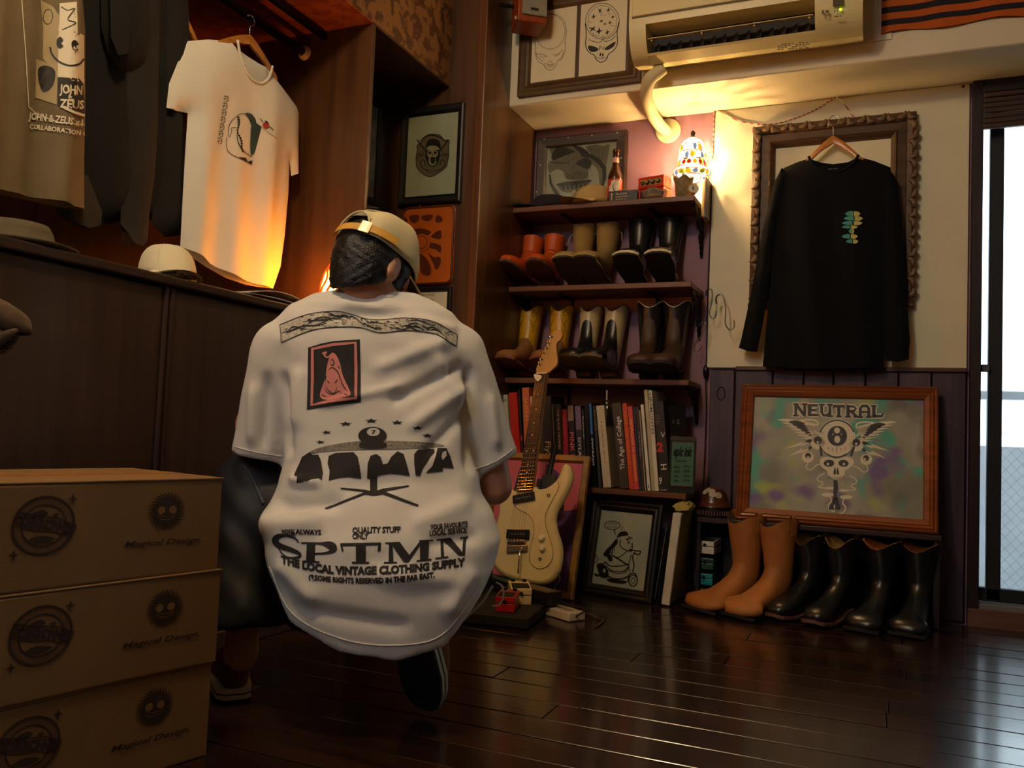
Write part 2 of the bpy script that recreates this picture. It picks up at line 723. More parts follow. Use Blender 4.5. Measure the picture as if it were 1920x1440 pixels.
struct('wall_back', MB().box((-1.6, YB, -0.02), (0.312, YB + 0.12, ZB + 0.02)), purple, 'mauve painted back wall behind the boot shelves')
struct('wall_right', MB().box((2.38, -1.45, -0.08), (2.46, 3.7, 2.78)), plain, 'plain plaster side wall beside the balcony door')
struct('wall_rear', MB().box((-2.55, -1.50, -0.08), (2.45, -1.43, 2.78)), plain, 'plain plaster wall behind the photographer')
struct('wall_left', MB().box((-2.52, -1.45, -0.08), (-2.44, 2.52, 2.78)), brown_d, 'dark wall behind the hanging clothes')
struct('ceiling', MB().box((-2.55, -1.5, 2.74), (2.45, 3.8, 2.82)), cream, 'cream painted shop ceiling', 'ceiling')
beam = struct('ceiling_beam', MB().box((-1.518, 3.352, ZB), (2.4, 3.80, 2.745), 0.004, 1), cream, 'thick cream painted beam above the shelves and door', 'beam')
MB().box((-0.045, 3.352, 2.148), (0.02, 3.346, 2.745)).build('ledge', cream, beam)
struct('wall_back_end', MB().box((1.56, YB, 0), (2.4, YB + 0.12, ZB + 0.02)), white_b, 'white wall beyond the balcony door')
cl = struct('wall_closet', MB().box((-2.52, 3.10, 0), (-1.515, 3.80, 2.745), 0.003, 1), brown, 'tall brown wooden panel carrying the framed skull poster')
MB().box((-1.552, 3.092, 0), (-1.5135, 3.103, 2.74), 0.004, 2).build('moulding', wood('brown_edge', (120, 70, 32), (88, 48, 20), 0.35, 'Z'), cl)
MB().box((-1.675, 3.096, 0), (-1.668, 3.103, 2.74), 0.002, 1).build('moulding', brown, cl)
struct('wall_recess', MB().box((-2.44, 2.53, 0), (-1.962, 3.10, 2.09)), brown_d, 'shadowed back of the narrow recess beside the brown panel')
struct('wall_partition', MB().box((-2.44, 2.509, 0), (XL, 2.531, 2.088), 0.002, 1), brown, 'brown wooden partition at the end of the clothes rail')
bh = struct('wall_bulkhead', MB().box((-2.5, -1.43, 2.088), (XL, 3.10, 2.745)), damask('damask_paper', (88, 52, 26), (138, 94, 50), 26), 'bulkhead papered in brown damask above the recess')
MB().box((-2.44, -1.43, 2.082), (XL - 0.001, 2.508, 2.0885)).build('soffit_paper', damask('damask_red', (150, 66, 34), (176, 92, 46), 26), bh, label='orange red damask paper on the underside')
MB().box((-1.97, 2.532, 2.080), (XL - 0.001, 3.099, 2.0885)).build('soffit_board', brown, bh, label='brown wooden board on the underside')

# white board screwed over the upper wall, wainscot below
wb = struct('wall_panel', MB().box((-0.680, YB - 0.012, 0.955), (0.303, YB, 2.071), 0.0015, 1), white_b, 'white board covering the wall behind the carved frame', 'wall panel')
MB().lathe([(0.0, 0.004), (0.005, 0.003), (0.006, 0)], at(1806, 162, Y=YB - 0.012), 10, (0, -1, 0), True, True).build('screw', M('screw_brown', (70, 45, 30), 0.5), wb)
wains = wood('wainscot_wood', (84, 66, 78), (58, 44, 54), 0.5, 'Z', 4, rnd=0.25, bump=0.3)
ws = struct('wall_wainscot', MB().box((-0.665, YB - 0.006, 0), (0.305, YB, 0.95)), M('wainscot_gap', (20, 14, 16), 0.9), 'weathered purple brown plank wainscot under the white board', 'wainscot')
edges = [-0.665, -0.560] + [at(px, 715, Y=YB - 0.02).x for px in (1449, 1507, 1563, 1623, 1685, 1747)] + [0.303]
for a, c in zip(edges[:-1], edges[1:]):
    MB().box((a + 0.0025, YB - 0.022, 0.004), (c - 0.0025, YB - 0.005, 0.944), 0.003, 1).build('board', wains, ws)
MB().tube([at(1352, 738, Y=YB - 0.0225) + V(0.016 * math.cos(t), 0, 0.028 * math.sin(t)) for t in np.linspace(0, 2 * PI, 12, endpoint=False)], 0.0025, 5, closed=True).build('dark_ring', M('dark_ring_brown', (30, 20, 20), 0.8), ws)  # thin dark ring on the face of the boards
struct('trim_1', MB().box((-0.556, YB - 0.034, 0.943), (0.303, YB, 0.960), 0.003, 2), wood('rail_wood', (86, 58, 44), (56, 36, 28), 0.45, 'X'), 'slim wooden rail capping the wainscot', 'trim')

# glazed sliding door to the balcony
dk = wood('door_wood', (46, 32, 30), (28, 20, 20), 0.4, 'Z', 4)
d1 = thing('door_1', 'dark framed sliding glass door to the bright balcony', 'door', (0.31, YB, 0), kind='structure')
MB().box((0.312, YB - 0.03, 0.0), (0.350, YB + 0.12, 2.073), 0.003, 1).build('jamb', dk, d1)
MB().box((1.53, YB - 0.03, 0.0), (1.56, YB + 0.12, 2.073), 0.003, 1).build('jamb', dk, d1)
MB().box((0.350, YB - 0.03, 2.0), (1.53, YB + 0.12, 2.073), 0.003, 1).build('header', dk, d1)
MB().box((0.312, YB - 0.045, -0.06), (1.56, YB - 0.02, 0.062), 0.003, 1).build('threshold', wood('threshold_wood', (120, 84, 70), (90, 60, 50), 0.4, 'X'), d1, label='worn pinkish wooden threshold')
MB().box((0.312, YB - 0.02, -0.02), (1.56, YB + 0.12, 0.082), 0.003, 1).build('track', M('track_alu', (150, 150, 150), 0.4, 0.6), d1)
p0_, p1_ = at(1852, 700, Y=YB + 0.03), at(1879, 700, Y=YB + 0.03)
alu = M('sash_metal', (40, 42, 46), 0.45, 0.3)
MB().box((p0_.x, YB + 0.02, 0.09), (p1_.x, YB + 0.06, 2.0), 0.003, 1).build('stile', alu, d1)
MB().box((0.350, YB + 0.02, 0.085), (1.53, YB + 0.06, 0.135), 0.003, 1).build('bottom_rail', alu, d1)
MB().box((0.350, YB + 0.02, 1.98), (1.53, YB + 0.06, 2.0)).build('top_rail', alu, d1)
MB().box((0.352, YB + 0.0, at(1840, 697, Y=YB).z), (p0_.x + 0.004, YB + 0.025, at(1840, 683, Y=YB).z), 0.003, 1).build('latch', M('latch_metal', (120, 125, 130), 0.35, 0.8), d1)
gl = glassmat('door_glass')
g1 = MB().box((0.351, YB + 0.038, 0.135), (p0_.x, YB + 0.043, 1.98)).build('pane', gl, d1)
g2 = MB().box((p1_.x, YB + 0.038, 0.135), (1.53, YB + 0.043, 1.98)).build('pane', gl, d1)
wire = MB()
zt = at(1900, 838, Y=YB + 0.04).z
for k in range(-14, 44):
    for sgn in (1, -1):
        pts = []
        for i in range(2):
            z = (0.137, zt)[i]
            xx = 0.352 + k * 0.036 + sgn * (z - 0.137) * 0.85
            pts.append((xx, z))
        (xa, za), (xb, zb) = pts
        lo_, hi_ = p1_.x, 0.95
        if xa > xb:
            xa, za, xb, zb = xb, zb, xa, za
        if xb < lo_ or xa > hi_:
            continue
        sl = (zb - za) / (xb - xa)
        if xa < lo_:
            za += sl * (lo_ - xa)
            xa = lo_
        if xb > hi_:
            zb += sl * (hi_ - xb)
            xb = hi_
        wire.tube([(xa, YB + 0.0455, za), (xb, YB + 0.0455, zb)], 0.0006, 4)
wire.build('wire_mesh', M('wire_grey', (120, 130, 140), 0.5, 0.5), g2, label='thin diagonal wire mesh in the glass')

bl = thing('roman_blind', 'brown woven blind pulled up at the top of the door', 'blind', (0.345, YB - 0.04, 1.9))
blm = wood('blind_bamboo', (74, 46, 38), (44, 27, 24), 0.6, 'X', 5)
zt0, zt1 = at(1840, 245, Y=YB - 0.035).z, at(1840, 168, Y=YB - 0.035).z
MB().box((0.345, YB - 0.055, zt1 - 0.02), (1.5, YB - 0.03, zt1 + 0.005), 0.003, 1).build('head_rail', dk, bl)
ns = 7
for k in range(ns):
    za = zt0 + (zt1 - zt0 - 0.02) * k / ns
    zc = zt0 + (zt1 - zt0 - 0.02) * (k + 1) / ns
    MB().box((0.347, YB - 0.058 + 0.002 * (k % 3), za), (1.5, YB - 0.036, zc - 0.0015), 0.004, 2).build('slat', blm, bl)

par = struct('balcony_parapet', MB().box((-1.2, 4.7, -0.1), (2.6, 4.82, at(1900, 838, Y=4.7).z)), M('parapet_paint', (196, 206, 212), 0.8, var=0.05), 'pale balcony parapet outside the glass door', 'parapet')
rz_ = at(1900, 742, Y=4.76).z
MB().box((-1.2, 4.73, rz_ - 0.022), (2.6, 4.79, rz_ + 0.022), 0.004, 1).build('hand_rail', M('rail_grey', (170, 180, 186), 0.5, 0.2), par)
for k in range(8):
    MB().box((-0.9 + k * 0.46, 4.75, at(1900, 838, Y=4.7).z), (-0.87 + k * 0.46, 4.78, rz_)).build('baluster', M('rail_grey', (170, 180, 186)), par)
struct('balcony_floor', MB().box((-1.2, YB + 0.12, -0.1), (2.6, 4.7, -0.02)), M('balcony_concrete', (150, 152, 150), 0.9), 'grey concrete balcony floor outside', 'balcony')

# ------------------------------------------------------------------ things on the beam and the brown panel
def zoomer(x0, y0, s):
    """Reading of an enlarged part of the photograph -> pixel of the photograph."""
    return lambda x, y: (x0 + x / s, y0 + y / s)


def onY(zm, Y):
    return lambda x, y: at(*zm(x, y), Y=Y)


ink = M('ink_black', (24, 20, 18), 0.6, var=0.05)
paper = M('drawing_paper', (228, 214, 178), 0.7, var=0.03, vs=3)
paper_w = M('white_paper', (236, 228, 205), 0.7, var=0.03, vs=3)
thin_glass = glassmat('picture_glass')


def wallthing_frame(name, label, x0, z0, x1, z1, Y, prof, mat, group=None):
    t = thing(name, label, 'picture', ((x0 + x1) / 2, Y, z0), group=group)
    frame_mesh((x0, Y, z0), (1, 0, 0), (0, 0, 1), x1 - x0, z1 - z0, prof).build('frame', mat, t)
    return t


# air conditioner
ac = thing('air_conditioner', 'cream wall air conditioner with an open outlet flap on the beam', 'air conditioner', (-0.5, 3.352, 2.15))
acm = M('ac_plastic', (222, 205, 150), 0.38, var=0.03, vs=3)
acd = M('ac_dark', (26, 22, 18), 0.6)
prof_full = [(3.352, 2.66), (3.15, 2.66), (3.132, 2.60), (3.126, 2.262), (3.130, 2.225), (3.150, 2.172), (3.182, 2.135), (3.225, 2.118), (3.30, 2.135), (3.352, 2.150)]
prof_mid = [(3.352, 2.66), (3.15, 2.66), (3.132, 2.60), (3.126, 2.262), (3.129, 2.238), (3.26, 2.238), (3.26, 2.142), (3.176, 2.142), (3.182, 2.135), (3.225, 2.118), (3.30, 2.135), (3.352, 2.150)]


def xprism(pts, xa, xb, bev=0.0):
    return MB().prism([(p[0], p[1]) for p in pts], xa, xb, (0, 0, 0), (0, 1, 0), (0, 0, 1), (1, 0, 0), bev)


def curve_prof(p):
    return p[:3] + smoothpath(p[3:8], 4) + p[8:]


xa, xb, xc, xd = -0.918, -0.852, -0.235, -0.076
body = MB()
for m_ in (xprism(curve_prof(prof_full), xa, xb), xprism(prof_mid, xb, xc), xprism(curve_prof(prof_full), xc, xd)):
    body.add(m_.v, m_.f)
body.build('body', acm, ac)
MB().box((xb + 0.001, 3.235, 2.143), (xc - 0.001, 3.259, 2.237)).build('outlet', acd, ac)
MB().box((xa + 0.012, 3.1205, 2.272), (xd - 0.012, 3.135, 2.60), 0.004, 2).build('front_panel', acm, ac)
MB().box((xa + 0.012, 3.124, 2.2655), (xd - 0.012, 3.132, 2.2715)).build('seam', M('ac_seam', (96, 78, 44), 0.6), ac)
lv = MB().obox(((xb + xc) / 2, 3.165, 2.192), (1, 0, 0), V(0, 0.95, 0.3).normalized(), V(0, -0.3, 0.95).normalized(), xc - xb - 0.012, 0.052, 0.003, 0.001, 1).build('louver', acm, ac)
for k in range(4):
    x = xb + 0.02 + k * (xc - xb - 0.04) / 3
    MB().box((x - 0.003, 3.15, 2.178), (x + 0.003, 3.19, 2.192)).build('louver_clip', acm, lv)
for k in range(14):
    x = xb + 0.03 + k * (xc - xb - 0.06) / 13
    MB().obox((x, 3.215, 2.168), V(0.8, 0.6, 0).normalized(), V(-0.6, 0.8, 0).normalized(), (0, 0, 1), 0.002, 0.03, 0.045).build('vane', M('ac_vane', (70, 64, 52), 0.5), ac)
p = at(1572, 5, Y=3.128)
MB().box((p.x - 0.018, 3.1205, p.z - 0.012), (p.x + 0.016, 3.127, p.z + 0.05)).build('sensor_window', M('sensor_brown', (84, 66, 44), 0.3), ac)
p = at(1576, 18, Y=3.128)
MB().ball((p.x, 3.1265, p.z), 0.0045, 10).build('indicator_light', M('led_green', (170, 230, 40), 0.4, emit=(190, 255, 30), es=2.5), ac)
a = Art()
for (x0, y0, x1, y1) in ((1541, 19, 1545, 26), (1548, 19, 1554, 24), (1543, 27, 1554, 28.5), (1564, 19, 1566, 23), (1569, 18, 1571, 22), (1564, 30, 1572, 32), (1574, 29, 1578, 31)):
    a.rect(x0, y0, x1, y1)
a.drape('button_marks', M('ac_ink', (90, 72, 46), 0.6), ac, lambda x, y: at(x, y, Y=3.1255), 1)
a = Art()
for r_ in range(4):
    for k in range(9):
        w_ = 4 + (k * 7 + r_ * 3) % 4
        if (k + r_) % 5:
            a.rect(1458 + k * 6.6, 83 + r_ * 3.2 - k * 0.5, 1458 + k * 6.6 + w_, 84.6 + r_ * 3.2 - k * 0.5)
a.drape('rating_label', M('ac_ink', (90, 72, 46)), ac, lambda x, y: at(x, y, Y=3.179) + V(0, -0.002, 0), 3)

# refrigerant hose
hp = [at(1243, 128, Y=3.262), at(1231, 138, Y=3.255), at(1218, 150, Y=3.25), at(1211, 178, Y=3.31), at(1220, 208, Y=3.43), at(1236, 233, Y=3.56), at(1250, 246, Y=3.664)]
hs = thing('air_conditioner_hose', 'bent cream insulated hose running from air conditioner into the wall', 'pipe', hp[-1])
MB().tube(smoothpath([tuple(q) for q in hp], 6), 0.026, 14).build('insulation', M('hose_foam', (214, 198, 150), 0.7, var=0.1, vs=14, bump=0.3, bs=40), hs, smooth=True)
c = at(1253, 246, Y=3.676)
MB().lathe([(0.0, 0.016), (0.045, 0.015), (0.054, 0.010), (0.056, 0.0)], (c.x, 3.6755, c.z), 28, (0, -1, 0), True, False).build('wall_cover', M('cover_cream', (216, 204, 160), 0.5), hs, smooth=True, angle=40)

# striped blanket on the beam
bz = at(1652, 65, Y=3.345)
stripe = M('blanket_wool', (190, 92, 24), 0.9, bump=0.4, bs=300)
nt = stripe.node_tree
tc = nt.nodes.new('ShaderNodeTexCoord')
sp = nt.nodes.new('ShaderNodeSeparateXYZ')
nt.links.new(tc.outputs['Object'], sp.inputs[0])
rp = nt.nodes.new('ShaderNodeValToRGB')
rp.color_ramp.interpolation = 'CONSTANT'
mr = nt.nodes.new('ShaderNodeMapRange')
mr.inputs['From Min'].default_value = bz.z
mr.inputs['From Max'].default_value = bz.z + 0.46
nt.links.new(sp.outputs['Z'], mr.inputs[0])
nt.links.new(mr.outputs[0], rp.inputs[0])
es = rp.color_ramp.elements
es[0].color = lin((186, 88, 22))
es[1].position, es[1].color = 0.055, lin((30, 24, 34))
pos = 0.105
for k in range(13):
    e = es.new(pos)
    e.color = lin((186, 88, 22)) if k % 2 == 0 else lin((30, 24, 34))
    pos += 0.055 if k % 2 == 0 else 0.05
nt.links.new(rp.outputs[0], nt.nodes['Principled BSDF'].inputs['Base Color'])
m = MB()
nx, nz = 60, 30
for side in (0, 1):
    rings = []
    for j in range(nz + 1):
        z = bz.z + 0.50 * j / nz
        rings.append([(bz.x + (0.9) * i / nx, 3.349 - side * 0.006 - 0.004 * math.sin(i * 0.55 + j * 0.12) * (1 - j / nz * 0.5) - 0.004, z + 0.006 * math.sin(i * 0.33)) for i in range(nx + 1)])
    m.loft(rings, False, False, closed=False)
props(m.build('blanket', stripe, None, True), 'orange blanket with navy stripes pinned to the beam', 'blanket')

# loudspeaker
sx0, sz0 = -1.456, 2.352
pc = at(989, 45, Y=3.22)
spk = thing('loudspeaker', 'small orange wood loudspeaker with grey grille high on panel', 'speaker', (pc.x, 3.235, sz0), math.radians(36))
MB().box((-0.062, -0.06, 0), (0.062, 0.07, 0.24), 0.006, 2).build('cabinet', wood('speaker_wood', (168, 74, 26), (128, 52, 18), 0.4, 'Z'), spk, world=False)
MB().box((-0.046, -0.072, 0.026), (0.060, -0.058, 0.235), 0.004, 2).build('grille', M('grille_cloth', (140, 132, 112), 0.8, bump=0.3, bs=400), spk, world=False)
MB().box((-0.010, -0.0745, 0.044), (0.022, -0.0715, 0.055), 0.001, 1).build('badge', M('badge_dark', (60, 56, 48), 0.4, 0.6), spk, world=False)
MB().tube([(-0.06, 0.03, 0.10), (-0.125, 0.035, 0.10)], 0.008, 8).build('bracket', M('black_metal', (20, 20, 20), 0.4, 0.7), spk, world=False)
MB().tube([(-0.062, -0.03, 0.022), (-0.070, -0.03, 0.022)], 0.008, 10).build('foot', M('foot_pale', (190, 170, 130), 0.5), spk, world=False)

# skull diptych
Yd = 3.352
t = wallthing_frame('skull_diptych', 'wide brown frame holding two skull drawings side by side on beam', -1.470, 2.104, -0.922, 2.53, Yd - 0.001,
                    [(0, 0), (0, 0.022), (0.012, 0.026), (0.022, 0.020), (0.030, 0.020), (0.036, 0.024), (0.046, 0.020), (0.056, 0.012), (0.056, 0.004)],
                    wood('olive_wood', (98, 72, 34), (70, 48, 20), 0.45, 'X'))
MB().box((-1.416, Yd - 0.009, 2.156), (-0.976, Yd - 0.004, 2.478)).build('mount', wood('diptych_mount', (84, 58, 28), (66, 44, 22), 0.5, 'Z'), t)
MB().box((-1.414, Yd - 0.011, 2.157), (-1.212, Yd - 0.0092, 2.475)).build('paper', paper, t)
MB().box((-1.194, Yd - 0.011, 2.157), (-0.990, Yd - 0.0092, 2.475)).build('paper', paper, t)
zD = zoomer(960, 0, 7.579)
pt = onY(zD, Yd - 0.0118)
a = Art()
a.ring(540, 450, 212, 248, 6, 40)
a.stroke([(318, 420), (315, 520), (335, 650), (325, 720), (350, 830), (390, 888), (440, 905), (475, 965), (540, 1000), (605, 965), (640, 885), (700, 845), (742, 760), (758, 680), (752, 600), (775, 440), (740, 300), (660, 225), (560, 190), (450, 215)], 7, 3)
for s_ in ([(340, 770), (430, 770), (500, 800)], [(395, 795), (440, 815), (495, 800)], [(580, 780), (650, 770), (725, 705)], [(600, 800), (650, 785), (680, 750)], [(512, 915), (540, 860), (575, 905), (545, 920), (512, 915)], [(455, 915), (480, 900), (520, 930), (560, 930), (610, 900)], [(340, 740), (360, 800), (420, 860), (450, 860)], [(640, 860), (700, 820), (735, 740)]):
    a.stroke(s_, 6, 3)
for k in range(7):
    a.stroke([(475 + k * 20, 930 + abs(k - 3) * -6 + 10), (478 + k * 20, 975 - abs(k - 3) * 8)], 4)
a.drape('outline_drawing', M('pencil_brown', (92, 74, 50), 0.7), t, pt, 1000)
a = Art()
a.ring(1285, 300, 240, 255, 8, 44)
a.ring(1285, 305, 205, 225, 5, 44)
a.stroke([(1040, 330), (1055, 480), (1045, 640), (1080, 725), (1130, 765), (1172, 785), (1195, 845), (1265, 885), (1340, 845), (1372, 770), (1440, 720), (1497, 620), (1492, 450), (1520, 310)], 12, 3)
a.blob([(1085, 650), (1150, 655), (1225, 690), (1205, 728), (1130, 738), (1088, 700)])
a.blob([(1318, 690), (1380, 640), (1468, 590), (1452, 650), (1400, 692), (1340, 712)])
a.blob([(1240, 790), (1260, 745), (1268, 790)])
a.blob([(1278, 790), (1288, 750), (1305, 785)])
for k in range(9):
    a.stroke([(1195 + k * 18, 800 + 10 * math.sin(k)), (1200 + k * 17, 850 - abs(k - 4) * 5)], 6)
a.stroke([(1090, 560), (1160, 590), (1250, 600), (1290, 560), (1330, 590), (1420, 560), (1470, 510)], 8, 3)
a.stroke([(1250, 640), (1240, 720), (1265, 650), (1300, 720), (1310, 650)], 7, 2)
for (bx, by, r_, th) in ((1250, 150, 46, 2.2), (1372, 140, 40, 1.2), (1160, 235, 48, 1.6), (1432, 240, 36, 1.3), (1272, 300, 34, 0.4), (1322, 340, 30, 0.8), (1392, 318, 36, 1.7), (1150, 410, 62, 0.7), (1240, 440, 62, 1.4), (1355, 458, 48, 1.6)):
    c_, s_ = math.cos(th), math.sin(th)
    pts = [(-1, 0), (-0.3, 0.16), (-0.5, 0.9), (0.05, 0.28), (0.9, 0.12), (0.2, -0.15), (0.35, -0.85), (-0.2, -0.2)]
    a.poly([(bx + r_ * (x * c_ - y * s_), by - r_ * (x * s_ + y * c_)) for x, y in pts])
for (cx, cy, r0) in ((1110, 300, 30), (1300, 200, 40), (1430, 350, 34), (1170, 490, 24), (1310, 520, 26), (1390, 190, 26)):
    a.ring(cx, cy, r0, r0 * 0.6, 4, 12, 0.3, 4.6)
a.drape('skull_print', M('print_dark', (44, 34, 24), 0.7), t, pt, 1000)
for px_, py_ in ((979, 182), (1172, 157)):
    c = at(px_, py_, Y=Yd)
    MB().tube([(c.x - 0.005, Yd - 0.006, c.z + 0.006), (c.x, Yd - 0.008, c.z - 0.010), (c.x + 0.005, Yd - 0.006, c.z + 0.006)], 0.0015, 6).build('hanger_ring', M('black_metal', (20, 20, 20)), t)

# skull poster on the brown panel
blackf = M('black_frame', (22, 18, 16), 0.4, var=0.1)
Yp = 3.0995
t = wallthing_frame('skull_poster', 'black framed poster of a capped skull on the brown panel', -1.892, 1.585, -1.598, 2.0, Yp,
                    [(0, 0), (0, 0.022), (0.006, 0.025), (0.022, 0.022), (0.028, 0.012), (0.028, 0.003)], blackf)
MB().box((-1.866, Yp - 0.008, 1.611), (-1.624, Yp - 0.004, 1.974)).build('backing', blackf, t)
MB().box((-1.864, Yp - 0.010, 1.622), (-1.619, Yp - 0.0082, 1.966)).build('paper', paper, t)
pt = onY(zoomer(750, 200, 8.0), Yp - 0.0106)
pt2 = onY(zoomer(750, 200, 8.0), Yp - 0.0110)
pt3 = onY(zoomer(750, 200, 8.0), Yp - 0.0114)
em = [(490, 412), (600, 430), (660, 500), (735, 500), (728, 600), (730, 720), (712, 830), (690, 905), (600, 978), (460, 1052), (330, 1000), (250, 900), (243, 800), (240, 760), (262, 640), (255, 590), (330, 520), (400, 432)]
Art().blob(em, 3).drape('emblem_tone', M('print_tone', (150, 122, 84), 0.7), t, pt, 1000)
a = Art()
a.stroke(em, 12, 3, closed=True)
a.stroke([(300, 520), (380, 450), (490, 430), (620, 470), (680, 520)], 16, 4)
a.blob([(390, 640), (410, 520), (490, 480), (590, 520), (600, 640), (490, 600)])
a.blob([(380, 700), (430, 650), (570, 650), (600, 720), (560, 860), (470, 900), (410, 850)])
for s_ in (1, -1):
    a.stroke([(490 + s_ * 60, 960), (490 + s_ * 150, 920), (490 + s_ * 190, 830), (490 + s_ * 130, 800), (490 + s_ * 110, 880)], 14, 4)
    a.stroke([(490 + s_ * 90, 680), (490 + s_ * 190, 560), (490 + s_ * 230, 500)], 20)
    a.stroke([(490 + s_ * 100, 740), (490 + s_ * 240, 720), (490 + s_ * 220, 780)], 12, 3)
    for k in range(4):
        a.stroke([(490 + s_ * (120 + k * 28), 640 + k * 14), (490 + s_ * (140 + k * 24), 720 + k * 30)], 7)
for k in range(9):
    a.stroke([(390 + k * 24, 960 + abs(k - 4) * -4), (400 + k * 22, 1010 - abs(k - 4) * 8)], 7)
a.drape('emblem_lines', M('print_dark', (44, 34, 24)), t, pt2, 1000)
a = Art()
a.blob([(400, 640), (440, 590), (540, 590), (590, 640), (490, 655)])
a.blob([(420, 670), (480, 655), (560, 670), (565, 730), (535, 760), (540, 850), (480, 885), (430, 840), (435, 760), (410, 730)])
a.drape('skull_light', M('print_light', (210, 186, 140), 0.7), t, pt3, 1000)
a = Art()
a.blob([(425, 690), (455, 668), (475, 685), (460, 712), (432, 712)])
a.blob([(505, 685), (530, 668), (552, 690), (540, 710), (515, 708)])
a.blob([(478, 735), (488, 705), (500, 735)])
a.blob([(455, 770), (490, 755), (530, 770), (515, 850), (470, 850)])
a.drape('skull_dark', M('print_dark', (44, 34, 24)), t, onY(zoomer(750, 200, 8.0), Yp - 0.0118), 1000)
MB().box((-1.866, Yp - 0.0150, 1.611), (-1.624, Yp - 0.0140, 1.974)).build('glass', thin_glass, t)

# embossed leather tray
t = thing('leather_tray', 'orange brown embossed leather panel with rounded corners below the poster', 'wall decoration', (-1.74, 3.09, 1.253))


def rrect(x0, y0, x1, y1, r, n=5):
    pts = []
    for cx, cy, a0 in ((x1 - r, y1 - r, 0), (x0 + r, y1 - r, PI / 2), (x0 + r, y0 + r, PI), (x1 - r, y0 + r, 1.5 * PI)):
        pts += [(cx + r * math.cos(a0 + PI / 2 * k / n), cy + r * math.sin(a0 + PI / 2 * k / n)) for k in range(n + 1)]
    return pts


leather = M('amber_leather', (190, 92, 22), 0.32, var=0.2, vs=6, coat=0.3)
MB().prism(rrect(-1.872, 1.242, -1.619, 1.578, 0.03), 0, 0.012, (0, 3.0995, 0), (1, 0, 0), (0, 0, 1), (0, -1, 0), 0.004).build('panel', leather, t)
MB().tube([(p[0], 3.087, p[1]) for p in rrect(-1.866, 1.248, -1.625, 1.572, 0.026)], 0.005, 6, closed=True).build('rim', M('dark_leather', (92, 40, 14), 0.35), t, smooth=True)
zt_ = zoomer(600, 382, 7.5)
pt = onY(zt_, 3.0868)
a = Art()
for pts in ([(1150, 190), (1215, 200), (1230, 260), (1180, 290), (1130, 270)], [(1260, 170), (1380, 155), (1390, 220), (1340, 275), (1270, 240)], [(1450, 165), (1580, 155), (1575, 210), (1510, 250), (1430, 210)], [(1650, 160), (1715, 190), (1715, 250), (1640, 265), (1620, 220)],
            [(1680, 370), (1705, 400), (1700, 490), (1610, 490), (1560, 450)], [(1560, 550), (1700, 590), (1690, 690), (1620, 640), (1545, 620)], [(1520, 690), (1600, 750), (1690, 750), (1690, 860), (1630, 930), (1590, 830)], [(1380, 690), (1490, 760), (1560, 900), (1540, 1010), (1430, 980), (1400, 830)],
            [(1300, 380), (1360, 350), (1440, 350), (1560, 390), (1520, 440), (1420, 420), (1340, 450)]):
    a.blob(pts, 3)
a.ring(1430, 540, 75, 90, 12, 24)
a.ring(1430, 540, 120, 135, 8, 24)
a.drape('embossing', M('dark_leather', (92, 40, 14)), t, pt, 1000)
for px_, py_ in ((787, 386), (814, 386)):
    c = at(px_, py_, Y=3.087)
    MB().lathe([(0, 0.004), (0.003, 0.003), (0.004, 0)], (c.x, 3.0868, c.z), 8, (0, -1, 0), True).build('rivet', M('brass', (190, 150, 70), 0.3, 1.0), t)

# small lettered print behind the person's shoulder
t = wallthing_frame('lettered_print', 'small black framed card with lines of lettering beside the cap brim', -1.80, 0.98, -1.622, 1.232, Yp,
                    [(0, 0), (0, 0.016), (0.004, 0.018), (0.016, 0.016), (0.02, 0.008), (0.02, 0.003)], blackf)
MB().box((-1.782, Yp - 0.008, 0.998), (-1.640, Yp - 0.003, 1.214)).build('card', paper, t)
a = Art()
for k, s_ in enumerate(('DELICIOUS', 'DELIRIOUS', 'YOU', 'WANT')):
    a.text(s_, -1.770, 1.196 - k * 0.024, 0.010, bold=0.01)
a.place('lettering', M('print_dark', (44, 34, 24)), t, (0, Yp - 0.0085, 0), (1, 0, 0), (0, 0, 1), 0)

# frame and tag in the recess
Xr = -1.9615
t = thing('recess_picture', 'dark picture frame hanging in the shadowed recess', 'picture', (Xr, 2.95, 1.58))
y0_, y1_, z0_, z1_ = 2.80, 3.02, 1.565, 2.01
frame_mesh((Xr, y0_, z0_), (0, 1, 0), (0, 0, 1), y1_ - y0_, z1_ - z0_, [(0, 0), (0, 0.02), (0.02, 0.022), (0.03, 0.012), (0.03, 0.002)]).build('frame', blackf, t)
MB().box((Xr + 0.002, y0_ + 0.03, z0_ + 0.03), (Xr + 0.006, y1_ - 0.03, z1_ - 0.03)).build('picture_sheet', M('grey_print', (120, 124, 120), 0.6, var=0.4, vs=20), t)
c = at(690, 384, X=Xr)
t = thing('oval_tag', 'small beige oval tag stuck in the recess above the cap', 'tag', c)
MB().prism([(0.022 * math.cos(k * PI / 10), 0.034 * math.sin(k * PI / 10) + 0.004 * math.cos(k * PI / 10)) for k in range(20)], 0, 0.003, (Xr, c.y, c.z), (0, 1, 0), (0, 0, 1), (1, 0, 0)).build('plate', M('tag_beige', (200, 180, 130), 0.6), t)
Art().text('R', -0.006, 0.008, 0.012, bold=0.02).text('C', -0.006, -0.008, 0.010, bold=0.02).text('&', -0.006, -0.022, 0.010).place('lettering', ink, t, (Xr + 0.0035, c.y, c.z), (0, 1, 0), (0, 0, 1), 0)

# ------------------------------------------------------------------ wall shelves
shelf_w = wood('shelf_wood', (122, 74, 40), (82, 46, 24), 0.45, 'X', 4, bump=0.2)
iron = M('cast_iron', (24, 20, 18), 0.45, 0.6, bump=0.2, bs=90)
SZ = (1.642, 1.285, 0.884, 0.430)
SF = (3.432, 3.420, 3.420, 3.405)


